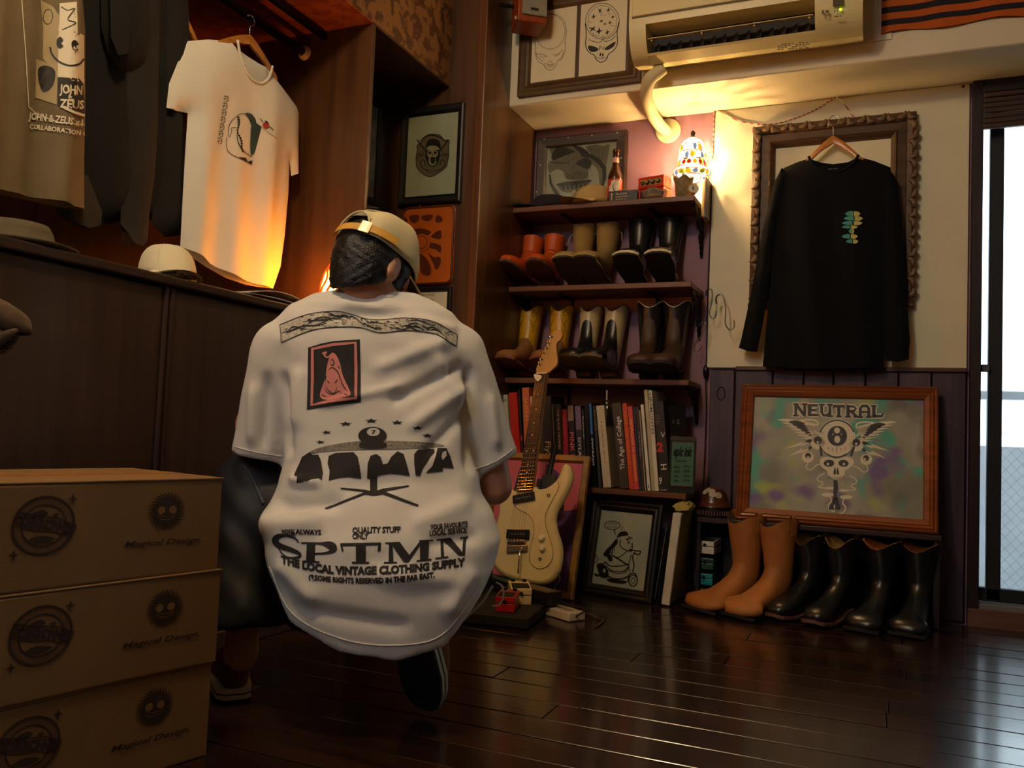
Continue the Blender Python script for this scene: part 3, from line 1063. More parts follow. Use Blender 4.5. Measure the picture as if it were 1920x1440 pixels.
def scroll_bracket(t, x, zt, drop, depth):
    m = MB()
    m.box((x - 0.006, YB - 0.007, zt - drop), (x + 0.006, YB - 0.001, zt), 0.002, 1)
    m.box((x - 0.006, YB - depth, zt - 0.008), (x + 0.006, YB - 0.001, zt), 0.002, 1)
    arc = [(YB - 0.012 - (depth - 0.03) * (1 - math.cos(u)), zt - 0.012 - (drop - 0.03) * (1 - math.sin(u))) for u in np.linspace(0.0, PI / 2, 12)]
    m.tube([(x, y_, z_) for y_, z_ in arc], 0.006, 6)
    br = m.build('bracket', iron, t)
    s1 = MB()
    for (cy, cz, r0, turns, sg) in ((YB - depth * 0.42, zt - drop * 0.30, 0.042, 1.6, 1), (YB - depth * 0.20, zt - drop * 0.62, 0.030, 1.5, -1), (YB - depth * 0.70, zt - drop * 0.17, 0.024, 1.4, 1)):
        pts = []
        for u in np.linspace(0, turns * 2 * PI, 26):
            r = r0 * (1 - 0.82 * u / (turns * 2 * PI))
            pts.append((x, cy + sg * r * math.cos(u), cz + r * math.sin(u)))
        s1.tube(pts, 0.0045, 6)
    for k in range(5):
        s1.ball((x, YB - 0.018 - 0.012 * (k % 2), zt - drop * (0.45 + 0.11 * k)), 0.009, 8, 0.7, 1, 1.5)
    s1.build('scroll', iron, br)
    return br


names = ('top shelf carrying caps, bottle and lamp', 'middle shelf carrying orange, tan and black boots', 'third shelf carrying yellow, cream and brown cowboy boots', 'lowest shelf carrying the row of books')
for i, (zt_, yf) in enumerate(zip(SZ, SF)):
    t = thing('wall_shelf', 'dark wooden wall ' + names[i], 'shelf', (-1.11, YB - 0.1, zt_ - 0.022))
    ym = yf + 0.128
    xr = -0.706 if i < 3 else -0.700
    MB().box((-1.513, yf, zt_ - 0.023), (xr, ym - 0.0015, zt_), 0.0025, 1).build('board', shelf_w, t)
    MB().box((-1.513, ym + 0.0015, zt_ - 0.023), (xr, YB - 0.001, zt_), 0.0025, 1).build('board', shelf_w, t)
    if i < 3:
        scroll_bracket(t, xr - 0.012, zt_ - 0.0235, 0.19 if i < 2 else 0.15, 0.20)
        for x in (-1.30, -0.905):
            MB().box((x - 0.008, yf + 0.06, zt_ - 0.031), (x + 0.008, YB - 0.002, zt_ - 0.0235), 0.002, 1).box((x - 0.008, YB - 0.009, zt_ - 0.11), (x + 0.008, YB - 0.002, zt_ - 0.031), 0.002, 1).build('bracket', iron, t)
    else:
        for x in (-1.45, -0.735):
            MB().box((x - 0.02, 3.52, 0.0), (x + 0.02, 3.66, zt_ - 0.0235), 0.002, 1).build('support', shelf_w, t)

# ------------------------------------------------------------------ boots
RINGS = [((-.235, .030), (-.235, .014), .012), ((-.226, .046), (-.227, .008), .030), ((-.195, .060), (-.197, .006), .043), ((-.145, .073), (-.145, .006), .050),
         ((-.095, .096), (-.085, .012), .046), ((-.060, .122), (-.035, .028), .040), ((-.043, .150), (.012, .034), .038), ((-.040, .170), (.043, .050), .037),
         ((-.042, .188), (.050, .090), .039), ((-.047, .208), (.051, .150), .043), ((-.051, .240), (.055, .220), .048), ((-.055, .300), (.060, .300), .053)]
YO = 0.052      # heel back edge of the local frame


def boot_rings(H, wide=1.0, shaftw=1.0, toe=1.0):
    out = []
    for k, (u, l, w) in enumerate(RINGS):
        u, l = list(u), list(l)
        if k >= 8:
            f = (k - 7) / 4
            zt = (0.19, 0.21, 0.24, 0.30)[k - 8]
            nz = 0.17 + (H - 0.17) * f
            l[1] = l[1] + (nz - zt) * (0.4 + 0.6 * f)
            u[1] = nz
            w = w * (1 + (shaftw - 1) * f)
            ym = (u[0] + l[0]) / 2
            u[0], l[0] = ym + (u[0] - ym) * (1 + (shaftw - 1) * f), ym + (l[0] - ym) * (1 + (shaftw - 1) * f)
        if k <= 2:
            w *= toe
        out.append((u, l, w * wide))
    return out


def ring_pts(rg, n=22, grow=0.0, ex=0.88):
    (uy, uz), (ly, lz), w = rg
    c = np.array([(uy + ly) / 2, (uz + lz) / 2])
    a = np.array([uy - ly, uz - lz]) / 2
    la = np.linalg.norm(a)
    a = a / la * (la + grow)
    w += grow
    pts = []
    for i in range(n):
        t = 2 * PI * i / n
        cs, sn = math.cos(t), math.sin(t)
        cs = math.copysign(abs(cs) ** ex, cs)
        sn = math.copysign(abs(sn) ** ex, sn)
        p = c + a * cs
        pts.append(Vector((w * sn, p[0] - YO, p[1])))
    return pts


def make_boot(name, label, H, mats, group, scallop=0.0, wide=1.0, shaftw=1.0, toe=1.0, sole_t=0.009, wedge=False, loops=None, piping=None, stitch=None, strap=None, tongue=None, thick_welt=None, split=7, cat='boot'):
    """mats: foot, shaft, sole, welt, lining."""
    t = thing(name, label, cat, group=group)
    foot_m, shaft_m, sole_m, welt_m, line_m = mats
    R = boot_rings(H, wide, shaftw, toe)
    n = 22

    def topz(p, i, k):
        if not scallop:
            return p
        th = 2 * PI * i / n
        d = min(th, 2 * PI - th)
        f = math.exp(-(d / 0.62) ** 2) + 0.75 * math.exp(-((PI - d) / 0.62) ** 2)
        return p + Vector((0, 0, (0.018 - scallop * f) * k))

    foot = MB().loft([ring_pts(r, n) for r in R[:split + 2]], True, False)
    foot.build('vamp', foot_m, t, smooth=True, world=False)
    sr = []
    for k in range(split, len(R)):
        f = max(0.0, (k - len(R) + 3) / 2)
        sr.append([topz(p, i, min(f, 1)) for i, p in enumerate(ring_pts(R[k], n, 0.0022))])
    MB().loft(sr, False, False).build('shaft', shaft_m, t, smooth=True, world=False)
    ir = []
    for k in range(len(R) - 1, len(R) - 4, -1):
        f = max(0.0, (k - len(R) + 3) / 2)
        ir.append([topz(p, i, min(f, 1)) for i, p in enumerate(ring_pts(R[k], n, -0.002))])
    lip = [sr[-1]] + ir
    MB().loft(lip, False, True).build('lining', line_m, t, smooth=True, world=False)
    if piping:
        MB().tube([p for p in sr[-1]], 0.0022, 5, closed=True).build('piping', piping, t, smooth=True, world=False)
    # sole
    ys = [-.243, -.238, -.226, -.195, -.145, -.085, -.035, .012, .040, .055]
    ws = [.010, .024, .037, .050, .056, .049, .040, .041, .038, .024]
    zs = [.016, .013, .010, .007, .006, .012, .028, .034, .036, .036]
    if wedge:
        zs = [.020, .018, .016, .014, .014, .017, .024, .032, .036, .036]

    def slab(grow, up, dn, bot=None):
        rings = []
        for y_, w_, z_ in zip(ys, ws, zs):
            w2 = (w_ * (toe if y_ < -.22 else 1) + grow) * wide
            zb = z_ - dn if bot is None else bot(y_, z_)
            rings.append([Vector((-w2, y_ - YO, z_ + up)), Vector((w2, y_ - YO, z_ + up)), Vector((w2, y_ - YO, zb)), Vector((-w2, y_ - YO, zb))])
        return MB().loft(rings)
    if wedge:
        sl = slab(0.003, -0.004, 0, lambda y_, z_: 0.0 if y_ > -.19 else (-.19 - y_) * 0.12)
        sl.build('sole', sole_m, t, world=False)
    else:
        slab(0.001, -0.002, sole_t).build('sole', sole_m, t, world=False)
        MB().loft([[Vector((s_ * w_ * wide, y_ - YO, z_)) for s_, y_, in ((-1, .054), (1, .054), (1, -.012), (-1, -.012))] for w_, z_ in ((0.034, 0.0), (0.037, 0.027))]).build('heel', sole_m, t, world=False)
    slab(0.004, 0.003 if not thick_welt else thick_welt, 0.004).build('welt', welt_m, t, world=False)
    if loops:
        for s_ in (-1, 1):
            i = n // 4 if s_ > 0 else 3 * n // 4
            p = sr[-1][i]
            pts = [p + Vector((s_ * 0.004, 0, -0.055)), p + Vector((s_ * 0.007, 0, 0.004)), p + Vector((s_ * 0.001, 0, 0.014)), p + Vector((-s_ * 0.006, 0, 0.004)), p + Vector((-s_ * 0.004, 0, -0.035))]
            m = MB()
            rr = []
            for q in smoothpath([tuple(x) for x in pts], 4):
                q = Vector(q)
                rr.append([q + Vector((0, -0.012, 0)), q + Vector((0, 0.012, 0)), q + Vector((s_ * 0.0015, 0.012, 0.001)), q + Vector((s_ * 0.0015, -0.012, 0.001))])
            m.loft(rr)
            m.build('pull_loop', loops, t, world=False)

    def surf(k, th, grow=0.003):
        k0 = int(min(max(math.floor(k), 0), len(R) - 2))
        f = k - k0
        i = (th % (2 * PI)) / (2 * PI) * n
        i0 = int(i) % n
        g = i - int(i)
        A, B = ring_pts(R[k0], n, grow), ring_pts(R[k0 + 1], n, grow)
        pa = A[i0].lerp(A[(i0 + 1) % n], g)
        pb = B[i0].lerp(B[(i0 + 1) % n], g)
        return pa.lerp(pb, f)
    if stitch:
        m = MB()
        for s_ in (1, -1):
            for pts in ([(10.9, .35), (10.6, .62), (10.3, .85), (10.0, .7), (9.9, .45), (10.2, .40), (10.35, .6)], [(10.7, .9), (10.2, 1.05), (9.6, .95), (9.1, .7), (8.8, .8)], [(9.9, .2), (9.3, .35), (8.9, .65), (8.5, .9), (8.2, .7)]):
                m.tube([surf(k, s_ * th) for k, th in smoothpath(pts, 5)], 0.0011, 4)
        m.build('stitching', stitch, t, world=False)
        sm = MB()
        for s_ in (1, -1):
            sm.tube([surf(k, s_ * PI / 2) for k in np.linspace(7.2, 10.98, 10)], 0.002, 5)
        sm.build('side_seam', stitch, t, world=False)
    if tongue:
        m = MB()
        rows = []
        for k, half in ((5.6, 1.25), (6.2, 1.15), (7.0, .95), (7.8, .72), (8.5, .55), (9.0, .38), (9.2, .12)):
            rows.append([surf(k, th, 0.0042) for th in np.linspace(-half, half, 9)])
        m.loft(rows, False, False, closed=False)
        m.build('vamp_tongue', tongue, t, smooth=True, world=False)
    if strap:
        m = MB()
        rr = [[surf(k, 2 * PI * i / 20, g) for i in range(20)] for k, g in ((6.0, 0.004), (6.0, 0.007), (6.5, 0.007), (6.5, 0.004))]
        m.loft(rr, False, False)
        m.build('ankle_strap', strap, t, smooth=True, world=False)
        p = surf(6.25, 0.9, 0.009)
        MB().tube([p + Vector((0.004 * math.cos(u) * 2, 0.001, 0.009 * math.sin(u))) for u in np.linspace(0, 2 * PI, 8, endpoint=False)], 0.0015, 5, closed=True).build('buckle', M('steel', (170, 165, 155), 0.3, 1.0), t, world=False)
    return t


def put(t, loc, yaw, tilt, s=1.0):
    t.location = loc
    t.rotation_euler = (-math.radians(tilt), 0, math.radians(yaw))
    t.scale = (s, s, s)


def pair(first, second_label, locs, yaws, tilt, s=1.0):
    put(first, locs[0], yaws[0], tilt, s)
    c = copy_tree(first)
    c['label'] = second_label
    put(c, locs[1], yaws[1], tilt, s)
    return c


def toe_pair(first, second_label, toes, yaws, tilt, s=1.0):
    locs = []
    for (x, y), w in zip(toes, yaws):
        w = math.radians(w)
        L_ = 0.295 * s
        locs.append((x - math.sin(w) * L_, y + math.cos(w) * L_, 0.0015))
    return pair(first, second_label, locs, yaws, tilt, s)


def lthr(name, col, rough=0.4, var=0.15, bump=0.15):
    return M(name, col, rough, var=var, vs=18, bump=bump, bs=120)


def shelf_loc(px, i, y=3.640):
    z = SZ[i]
    p = at(px, 500 if i == 1 else 680, Y=y - 0.05)
    return (p.x, y - 0.05, z + 0.0005)


S2 = M('thread_dark', (96, 60, 14), 0.7)
or_m = lthr('orange_leather', (206, 84, 16), 0.5)
b1 = make_boot('engineer_boot', 'orange leather boot nearest the brown panel on middle shelf', 0.245, (or_m, or_m, M('sole_brown', (84, 50, 30), 0.8), M('welt_brown', (120, 74, 44), 0.7), lthr('lining_dark', (60, 34, 20))), 'boots on the middle shelf', 0.0, strap=or_m, wide=0.95, shaftw=0.92)
pair(b1, 'orange leather boot beside the tan suede boots', (shelf_loc(995, 1), shelf_loc(1036, 1)), (-3, 4), 17)
su = lthr('tan_suede', (158, 128, 72), 0.9, 0.1, 0.3)
b2 = make_boot('suede_boot', 'tan suede boot next to the orange boots on middle shelf', 0.275, (su, su, M('crepe_grey', (58, 52, 44), 0.9), M('welt_tan', (170, 150, 100), 0.8), su), 'boots on the middle shelf', 0.018, wedge=True, wide=0.88, shaftw=1.15, split=6, toe=1.5)
for s_ in (-1, 1):
    MB().tube(smoothpath([(s_ * 0.055, -0.05, 0.268), (s_ * 0.066, -0.055, 0.25), (s_ * 0.070, -0.055, 0.215)], 4), 0.0016, 5).build('pull_cord', M('cord_cream', (210, 196, 150), 0.8), b2, world=False)
pair(b2, 'tan suede boot next to the black boots on middle shelf', (shelf_loc(1090, 1), shelf_loc(1134, 1)), (2, -3), 18)
bk = lthr('black_leather', (26, 27, 28), 0.28, 0.2)
b3 = make_boot('deck_boot', 'black boot with white edged sole beside the tan suede boots', 0.285, (bk, bk, M('rubber_black', (22, 22, 24), 0.8), M('welt_white', (206, 198, 160), 0.6), bk), 'boots on the middle shelf', 0.020, wedge=True, wide=0.98, shaftw=1.1, thick_welt=0.006, toe=1.4)
pair(b3, 'black boot with white edged sole at shelf end', (shelf_loc(1197, 1), shelf_loc(1254, 1)), (3, 3), 18)

ye = lthr('yellow_leather', (204, 152, 18), 0.35, 0.1)
tn = lthr('tan_rough', (140, 92, 42), 0.75)
b4 = make_boot('cowboy_boot', 'yellow cowboy boot with tan foot nearest the brown panel', 0.315, (tn, ye, M('sole_tan', (120, 72, 40), 0.7), M('welt_red', (140, 80, 48), 0.7), lthr('lining_brown', (70, 42, 24))), 'boots on the third shelf', 0.040, stitch=S2, piping=M('edge_brown', (110, 70, 24), 0.6), wide=0.98, toe=1.3)
pair(b4, 'yellow cowboy boot half hidden by the guitar headstock', (shelf_loc(989, 2), shelf_loc(1047, 2)), (0, 4), 14)
cr = lthr('cream_leather', (196, 180, 132), 0.35, 0.08)
b5 = make_boot('cowboy_boot', 'cream cowboy boot with black foot beside the guitar headstock', 0.312, (bk, cr, M('sole_olive', (116, 98, 62), 0.8), M('welt_dark', (90, 74, 48), 0.7), lthr('lining_red', (92, 52, 34))), 'boots on the third shelf', 0.042, tongue=bk, piping=M('edge_dark', (50, 34, 22), 0.6), wide=0.93, toe=1.5, split=6)
pair(b5, 'cream cowboy boot with black foot beside the brown boots', (shelf_loc(1101, 2), shelf_loc(1148, 2)), (2, -4), 16)
db = lthr('dark_brown_leather', (66, 46, 30), 0.55)
b6 = make_boot('cowboy_boot', 'black shafted brown cowboy boot beside the cream boots', 0.318, (db, bk, M('sole_black', (30, 26, 22), 0.8), M('sole_black', (30, 26, 22)), bk), 'boots on the third shelf', 0.040, piping=M('piping_white', (220, 212, 190), 0.6), tongue=db, wide=0.98, shaftw=1.15, toe=1.4)
pair(b6, 'black shafted brown cowboy boot at shelf end', (shelf_loc(1218, 2), shelf_loc(1266, 2)), (6, 0), 10)

wk = lthr('camel_leather', (170, 108, 52), 0.6, 0.12)
b7 = make_boot('work_boot', 'camel leather pull on boot at the bench end on floor', 0.312, (wk, wk, M('sole_black', (30, 26, 22)), M('sole_black', (30, 26, 22)), lthr('lining_green', (56, 56, 34))), 'boots standing on the floor', 0.030, loops=wk, wide=1.10, shaftw=1.12, toe=2.0, thick_welt=0.001)
toe_pair(b7, 'camel leather pull on boot beside the black floor boots', ((-0.626, 3.261), (-0.487, 3.225)), (-35, -31), 0, 1.08)
ln_t = lthr('lining_tan', (176, 108, 50), 0.6)
b8 = make_boot('cowboy_boot', 'black cowboy boot on floor beside the camel boots', 0.285, (bk, bk, M('sole_pink', (120, 76, 62), 0.8), M('welt_pink', (110, 70, 56), 0.7), lthr('lining_straw', (168, 136, 72), 0.6)), 'boots standing on the floor', 0.045, loops=bk, wide=0.92, shaftw=1.2, toe=1.2)
toe_pair(b8, 'black cowboy boot with red brown lining, second beside the camel boots', ((-0.351, 3.262), (-0.211, 3.226)), (-28, -21), 2, 1.0)
b9 = make_boot('black_boot', 'black boot with orange lining on floor under the bench', 0.285, (bk, bk, M('sole_black', (30, 26, 22)), M('sole_black', (30, 26, 22)), ln_t), 'boots standing on the floor', 0.032, loops=bk, wide=0.98, shaftw=1.25, toe=1.6)
toe_pair(b9, 'black boot with orange lining at the bench end by door', ((-0.054, 3.235), (0.092, 3.245)), (-17, -12), 0, 1.0)

# ------------------------------------------------------------------ books on the lowest shelf
zK = zoomer(920, 720, 4.8)
YS = 3.418
random.seed(3)


def book(name, label, tx0, tx1, ty, bx0, bx1, col, deep=0.17, txt=None, tcol=None, up=False, th=0.55, pos=0.2, ln=0.6, art=None, back=0.0, rough=0.45):
    """Spine corners read from the photograph; deep: cover width."""
    Y = YS + back
    b0 = at(*zK(bx0, 930), Y=Y)
    b1 = at(*zK(bx1, 930), Y=Y)
    B = (b0 + b1) / 2
    B.z = SZ[3] + 0.001
    T = (at(*zK(tx0, ty), Y=Y) + at(*zK(tx1, ty), Y=Y)) / 2
    w = (at(*zK(tx1, ty), Y=Y) - at(*zK(tx0, ty), Y=Y)).length * 0.93
    uz = (T - B).normalized()
    h = (T - B).length
    ux = V(uz.z, 0, -uz.x)
    t = thing(name, label, 'book', B, group='books on the lowest shelf')
    B = B + uz * (abs(uz.x) * w / 2)
    cm = M('cover_%02x%02x%02x' % tuple(col), col, rough, var=0.06)
    c = B + uz * h / 2
    m = MB()
    m.obox(c + V(0, 0.0015, 0), ux, (0, 1, 0), uz, w, 0.003, h, 0.0008, 1)
    for s_ in (-1, 1):
        m.obox(c + ux * s_ * (w / 2 - 0.001) + V(0, deep / 2 + 0.001, 0), ux, (0, 1, 0), uz, 0.002, deep, h)
    m.build('cover', cm, t)
    MB().obox(c + V(0, deep / 2, 0), ux, (0, 1, 0), uz, max(w - 0.0045, 0.002), deep - 0.006, h - 0.005).build('pages', M('pages', (214, 202, 168), 0.8, var=0.1, vs=60), t)
    O = B - ux * w / 2
    if txt:
        tm = M('foil_%02x%02x%02x' % tuple(tcol), tcol, 0.5, var=0.02)
        a = Art()
        L_ = ln * h
        if up:
            a.text(txt, 0, 0, w * th, L_, bold=0.01)
            a.place('title', tm, t, O + ux * (w * (0.5 + th / 2)) + uz * (pos * h), uz, -ux, 0.0006)
        else:
            a.text(txt, 0, 0, w * th, L_, bold=0.01)
            a.place('title', tm, t, O + ux * (w * (0.5 - th / 2)) + uz * ((1 - pos) * h), -uz, ux, 0.0006)
    if art:
        for x0, z0, x1, z1, ac in art:
            Art().rect(x0 * w, z0 * h, x1 * w, z1 * h).place('spine_patch', M('patch_%02x%02x%02x' % tuple(ac), ac, 0.5, var=0.25, vs=120), t, O, ux, uz, 0.0005)
    return t


BK = (26, 24, 24)
book('magazine', 'cream paperback at the panel end of the book row', 95, 150, 100, 140, 195, (206, 196, 172), txt='S', tcol=(60, 50, 120), pos=0.05, ln=0.03, th=0.6)
book('art_book', 'thick bright red book beside the white sleeve', 160, 238, 80, 205, 282, (200, 34, 14), rough=0.4)
book('thin_book', 'thin black book between the red and salmon books', 243, 262, 50, 290, 306, BK, art=[(0, 0.45, 1, 0.5, (180, 40, 20))])
book('art_book', 'tall salmon orange book left of the guitar neck', 279, 346, 36, 312, 378, (206, 104, 62), txt='JAPAN', tcol=(230, 160, 70), pos=0.1, ln=0.25, th=0.4)
book('art_book', 'cream book half hidden by the guitar neck', 352, 400, 112, 384, 430, (214, 184, 130))
book('art_book', 'thick black book lettered in gold script behind guitar neck', 452, 545, 110, 486, 578, (22, 18, 17), txt='FlySlow', tcol=(206, 170, 90), pos=0.52, ln=0.36, th=0.55)
book('thin_book', 'slim dark book with frayed light edge', 548, 570, 182, 582, 602, (52, 42, 38), art=[(0.1, 0.1, 0.35, 0.95, (150, 130, 100))])
book('music_book', 'black music book with small white capital lettering', 573, 634, 184, 606, 662, BK, txt='THE BLACK CROWES', tcol=(210, 200, 190), pos=0.06, ln=0.5, th=0.3)
book('music_book', 'magenta red book beside the black pink lettered one', 637, 686, 228, 666, 712, (150, 22, 52), txt='ROLLING', tcol=(190, 90, 90), pos=0.06, ln=0.3, th=0.35)
book('music_book', 'black book with large pink and white title lettering', 686, 746, 190, 724, 782, BK, txt='PINK FLOYD', tcol=(226, 96, 110), pos=0.34, ln=0.62, th=0.62, art=[(0.05, 0.80, 0.95, 0.99, (150, 120, 104))])
book('music_book', 'black book with mauve portrait photo atop its spine', 752, 812, 196, 792, 846, (40, 34, 40), txt='DYLAN', tcol=(226, 220, 220), pos=0.4, ln=0.3, th=0.4, art=[(0.05, 0.70, 0.95, 0.99, (116, 96, 128))])
book('thin_book', 'thin black book with white lettering beside portrait book', 817, 836, 222, 850, 868, BK, txt='ROCK', tcol=(210, 205, 200), pos=0.1, ln=0.3, th=0.5)
book('photo_book', 'tall black photo book before the blue edged one', 840, 880, 174, 872, 906, (20, 22, 26), rough=0.25)
book('photo_book', 'glossy black book with blue edge and white katakana', 880, 916, 168, 910, 962, (22, 24, 30), txt='SWANK', tcol=(220, 220, 225), pos=0.42, ln=0.34, th=0.42, art=[(0.1, 0.62, 0.7, 0.99, (40, 110, 190))], rough=0.25)
book('thin_book', 'dark olive book next to the cream spine', 918, 945, 200, 966, 1004, (54, 48, 34), txt='BLUES', tcol=(150, 130, 80), pos=0.05, ln=0.25, th=0.4)
book('art_book', 'wide cream spine with faint red lettering', 946, 1022, 198, 1012, 1088, (214, 194, 160), txt='HARAJUKU', tcol=(170, 90, 60), pos=0.2, ln=0.5, th=0.16)
book('art_book', 'thick charcoal book with large white title lettering', 1086, 1176, 176, 1164, 1246, (58, 50, 44), txt='The Age of Collage', tcol=(232, 226, 214), up=True, pos=0.22, ln=0.62, th=0.46, deep=0.2)
book('art_book', 'orange red spine beside the charcoal book', 1180, 1226, 178, 1250, 1292, (196, 70, 22), txt='HELL ON WHEELS', tcol=(230, 150, 40), pos=0.1, ln=0.6, th=0.3)
book('art_book', 'pink red spine with yellow lettering', 1230, 1275, 204, 1294, 1336, (206, 70, 70), txt='GRINDING IN ANTIQUES', tcol=(236, 206, 80), up=True, pos=0.1, ln=0.75, th=0.4)
book('thin_book', 'thin dark blue book beside the pink spine', 1279, 1299, 202, 1338, 1358, (34, 44, 70))
book('thin_book', 'brown black paperback before the pale magazines', 1302, 1330, 206, 1362, 1384, (60, 44, 36), txt='TATTOO', tcol=(190, 180, 160), pos=0.3, ln=0.3, th=0.4)
book('magazine', 'narrow grey magazine with striped spine', 1332, 1346, 236, 1388, 1402, (150, 140, 116))
book('magazine', 'white spined magazine with small blue mark', 1348, 1376, 186, 1404, 1450, (224, 222, 214), art=[(0.3, 0.03, 0.6, 0.07, (40, 110, 180))], rough=0.35)
book('magazine', 'tall pale grey magazine behind the white lettered one', 1378, 1412, 56, 1452, 1478, (176, 170, 140), deep=0.2)
book('magazine', 'tall white spined magazine with black capital lettering', 1414, 1452, 58, 1480, 1514, (214, 212, 196), deep=0.22, txt='VIRAMONTES', tcol=(34, 32, 30), pos=0.02, ln=0.42, th=0.55, art=[(0.0, 0.9, 0.2, 1.0, (120, 150, 60))])
book('art_book', 'thick black volume with red numeral and white letters', 1466, 1556, 160, 1530, 1624, (30, 27, 26), txt='H', tcol=(224, 216, 200), pos=0.70, ln=0.06, th=0.6, deep=0.2)
# bold marks on the black volume
for o in [q for q in bpy.data.objects if q.get('label', '').startswith('thick black volume')]:
    pt = onY(zK, YS - 0.0012)
    Art().text('2', 1492, -605, 75, 62, bold=0.06).drape('numeral', M('foil_red', (190, 40, 24), 0.5), o, lambda x, y: pt(x, -y), 1000)
    Art().text('V', 1528, -480, 48, 44).text('9', 1515, -900, 60, 26, bold=0.02).text('TASCHEN', 1516, -962, 14, 66).drape('letters', M('foil_white', (224, 216, 200), 0.5), o, lambda x, y: pt(x, -y), 1000)
    for k in range(4):
        Art().text(('A Visual', 'History of', 'Typefaces', 'Styles')[k], 1468, -(292 + k * 24), 14, (48, 58, 54, 40)[k]).drape('small_print', M('foil_grey', (150, 136, 116), 0.5), o, lambda x, y: pt(x, -y), 1000)

# bottle opener wedged between the books
c = at(*zK(1042, 190), Y=3.43)
t = thing('bottle_opener', 'chrome and black bottle opener wedged upright between the books', 'opener', (c.x, c.y, SZ[3] + 0.05))
MB().box((c.x - 0.0035, c.y - 0.001, c.z + 0.005), (c.x + 0.003, c.y + 0.001, c.z + 0.062), 0.0008, 1).build('blade', M('cream_handle', (214, 198, 150), 0.4), t)
MB().tube([c + V(0.012 * math.cos(u), 0, 0.014 * math.sin(u) + 0.004) for u in np.linspace(0.2, PI * 1.6, 12)], 0.004, 6).build('clasp', blackf, t, smooth=True)
MB().lathe([(0.0, 0), (0.006, 0.002), (0.0085, 0.012), (0.007, 0.03), (0.0, 0.033)], (c.x + 0.004, c.y, c.z - 0.03), 12).build('barrel', M('chrome', (220, 220, 220), 0.12, 1.0), t, smooth=True)
MB().tube(smoothpath([tuple(c + V(0.004, 0, -0.03)), tuple(c + V(0.0, 0.002, -0.12)), tuple(c + V(0.006, 0.002, -0.22)), tuple(c + V(0.018, -0.002, -0.32))], 6), 0.004, 6).build('strap', blackf, t, smooth=True)

# book standing face-on and the green card
c0, c1 = at(*zK(1560, 900), Y=3.44), at(*zK(1745, 900), Y=3.52)
t = thing('display_book', 'black book standing open faced behind the green card', 'book', (c0.x, c0.y, SZ[3]))
ux = V(c1.x - c0.x, 0.05, 0).normalized()
wd = (c1 - c0).length
hz = at(*zK(1650, 180), Y=3.48).z - SZ[3]
O = V(c0.x, 3.455, SZ[3] + 0.001)
uz = V(-ux.y * 0.14, ux.x * 0.14, 1).normalized()
plate(O, ux, uz, 0, 0, wd, hz, -0.02, 0, 0.001).build('cover', M('cover_black', (20, 19, 19), 0.4), t)
plate(O, ux, uz, 0.003, 0.002, wd - 0.001, hz - 0.003, -0.017, -0.003).build('pages', M('pages', (214, 202, 168)), t)
a = Art().text('H I S', wd * 0.1, hz * 0.78, 0.018, wd * 0.62).text('punk', wd * 0.05, hz * 0.94, 0.006, wd * 0.3).text('Modern Icons', wd * 0.1, hz * 0.50, 0.006, wd * 0.3).text('of Graphics', wd * 0.1, hz * 0.46, 0.006, wd * 0.26)
a.place('title', M('foil_grey', (150, 136, 116)), t, O, ux, uz, 0.0006)
Art().text('&', wd * 0.45, hz * 0.6, 0.016, bold=0.02).place('red_mark', M('foil_red', (190, 40, 24)), t, O, ux, uz, 0.0006)

q0, q1 = at(*zK(1646, 920), Y=3.412), at(*zK(1842, 885), Y=3.43)
q2 = at(*zK(1614, 512), Y=3.412)
t = thing('sign_card', 'pale green lettered card in a clear stand at shelf end', 'card', (q0.x, q0.y, SZ[3]))
ux = V(q1.x - q0.x, q1.y - q0.y, 0).normalized()
hz = (q2.z - q0.z)
wd = (q1 - q0).length
uz = V(0, 0.06, 1).normalized()
O = V(q0.x - 0.012, 3.409, q0.z)
plate(O, ux, uz, 0, 0, wd, hz, -0.0015, 0).build('card', M('card_green', (136, 170, 138), 0.6, var=0.05), t)
plate(O, ux, uz, 0, 0, wd, 0.003, 0, 0.0004).build('edge_line', M('card_red', (170, 50, 40), 0.6), t)
plate(O, ux, uz, 0, hz - 0.003, wd, hz, 0, 0.0004).build('edge_line', M('card_red', (170, 50, 40)), t)
a = Art().text('epic ink', wd * 0.06, hz * 0.68, hz * 0.2, wd * 0.84, bold=0.05, shear=0.15).text('DESIGN PRINT', wd * 0.2, hz * 0.54, hz * 0.045, wd * 0.5, bold=0.02)
for k in range(4):
    a.text(('MENS', 'WORKING', 'GIRLS', 'after')[k], wd * 0.14, hz * (0.40 - k * 0.1), hz * 0.05, wd * 0.24, bold=0.02)
    a.text(('TATTOO', 'MODERN', 'VIRGIN', 'Ink Now')[k], wd * 0.56, hz * (0.42 - k * 0.1), hz * 0.05, wd * 0.3, bold=0.02)
a.place('lettering', ink, t, O, ux, uz, 0.0008)
clear = glassmat('clear_acrylic')
n_ = ux.cross(uz)
plate(O, ux, uz, -0.008, -(q0.z - SZ[3] - 0.0005), wd + 0.008, hz + 0.004, 0.0012, 0.0026).build('stand_front', clear, t)
plate(O, ux, uz, -0.008, -(q0.z - SZ[3] - 0.0005), wd + 0.008, hz + 0.02, -0.0045, -0.0028).build('stand_back', M('grey_acrylic', (70, 72, 66), 0.25), t)

# ------------------------------------------------------------------ things on the top shelf
def atp(x, y, P0, n):
    d = Vector(CR.T @ np.array([(x - 960) / FPX, (y - 720) / FPX, 1.0]))
    c = V(0, 0, CAMH)
    return c + d * ((Vector(P0) - c).dot(n) / d.dot(n))


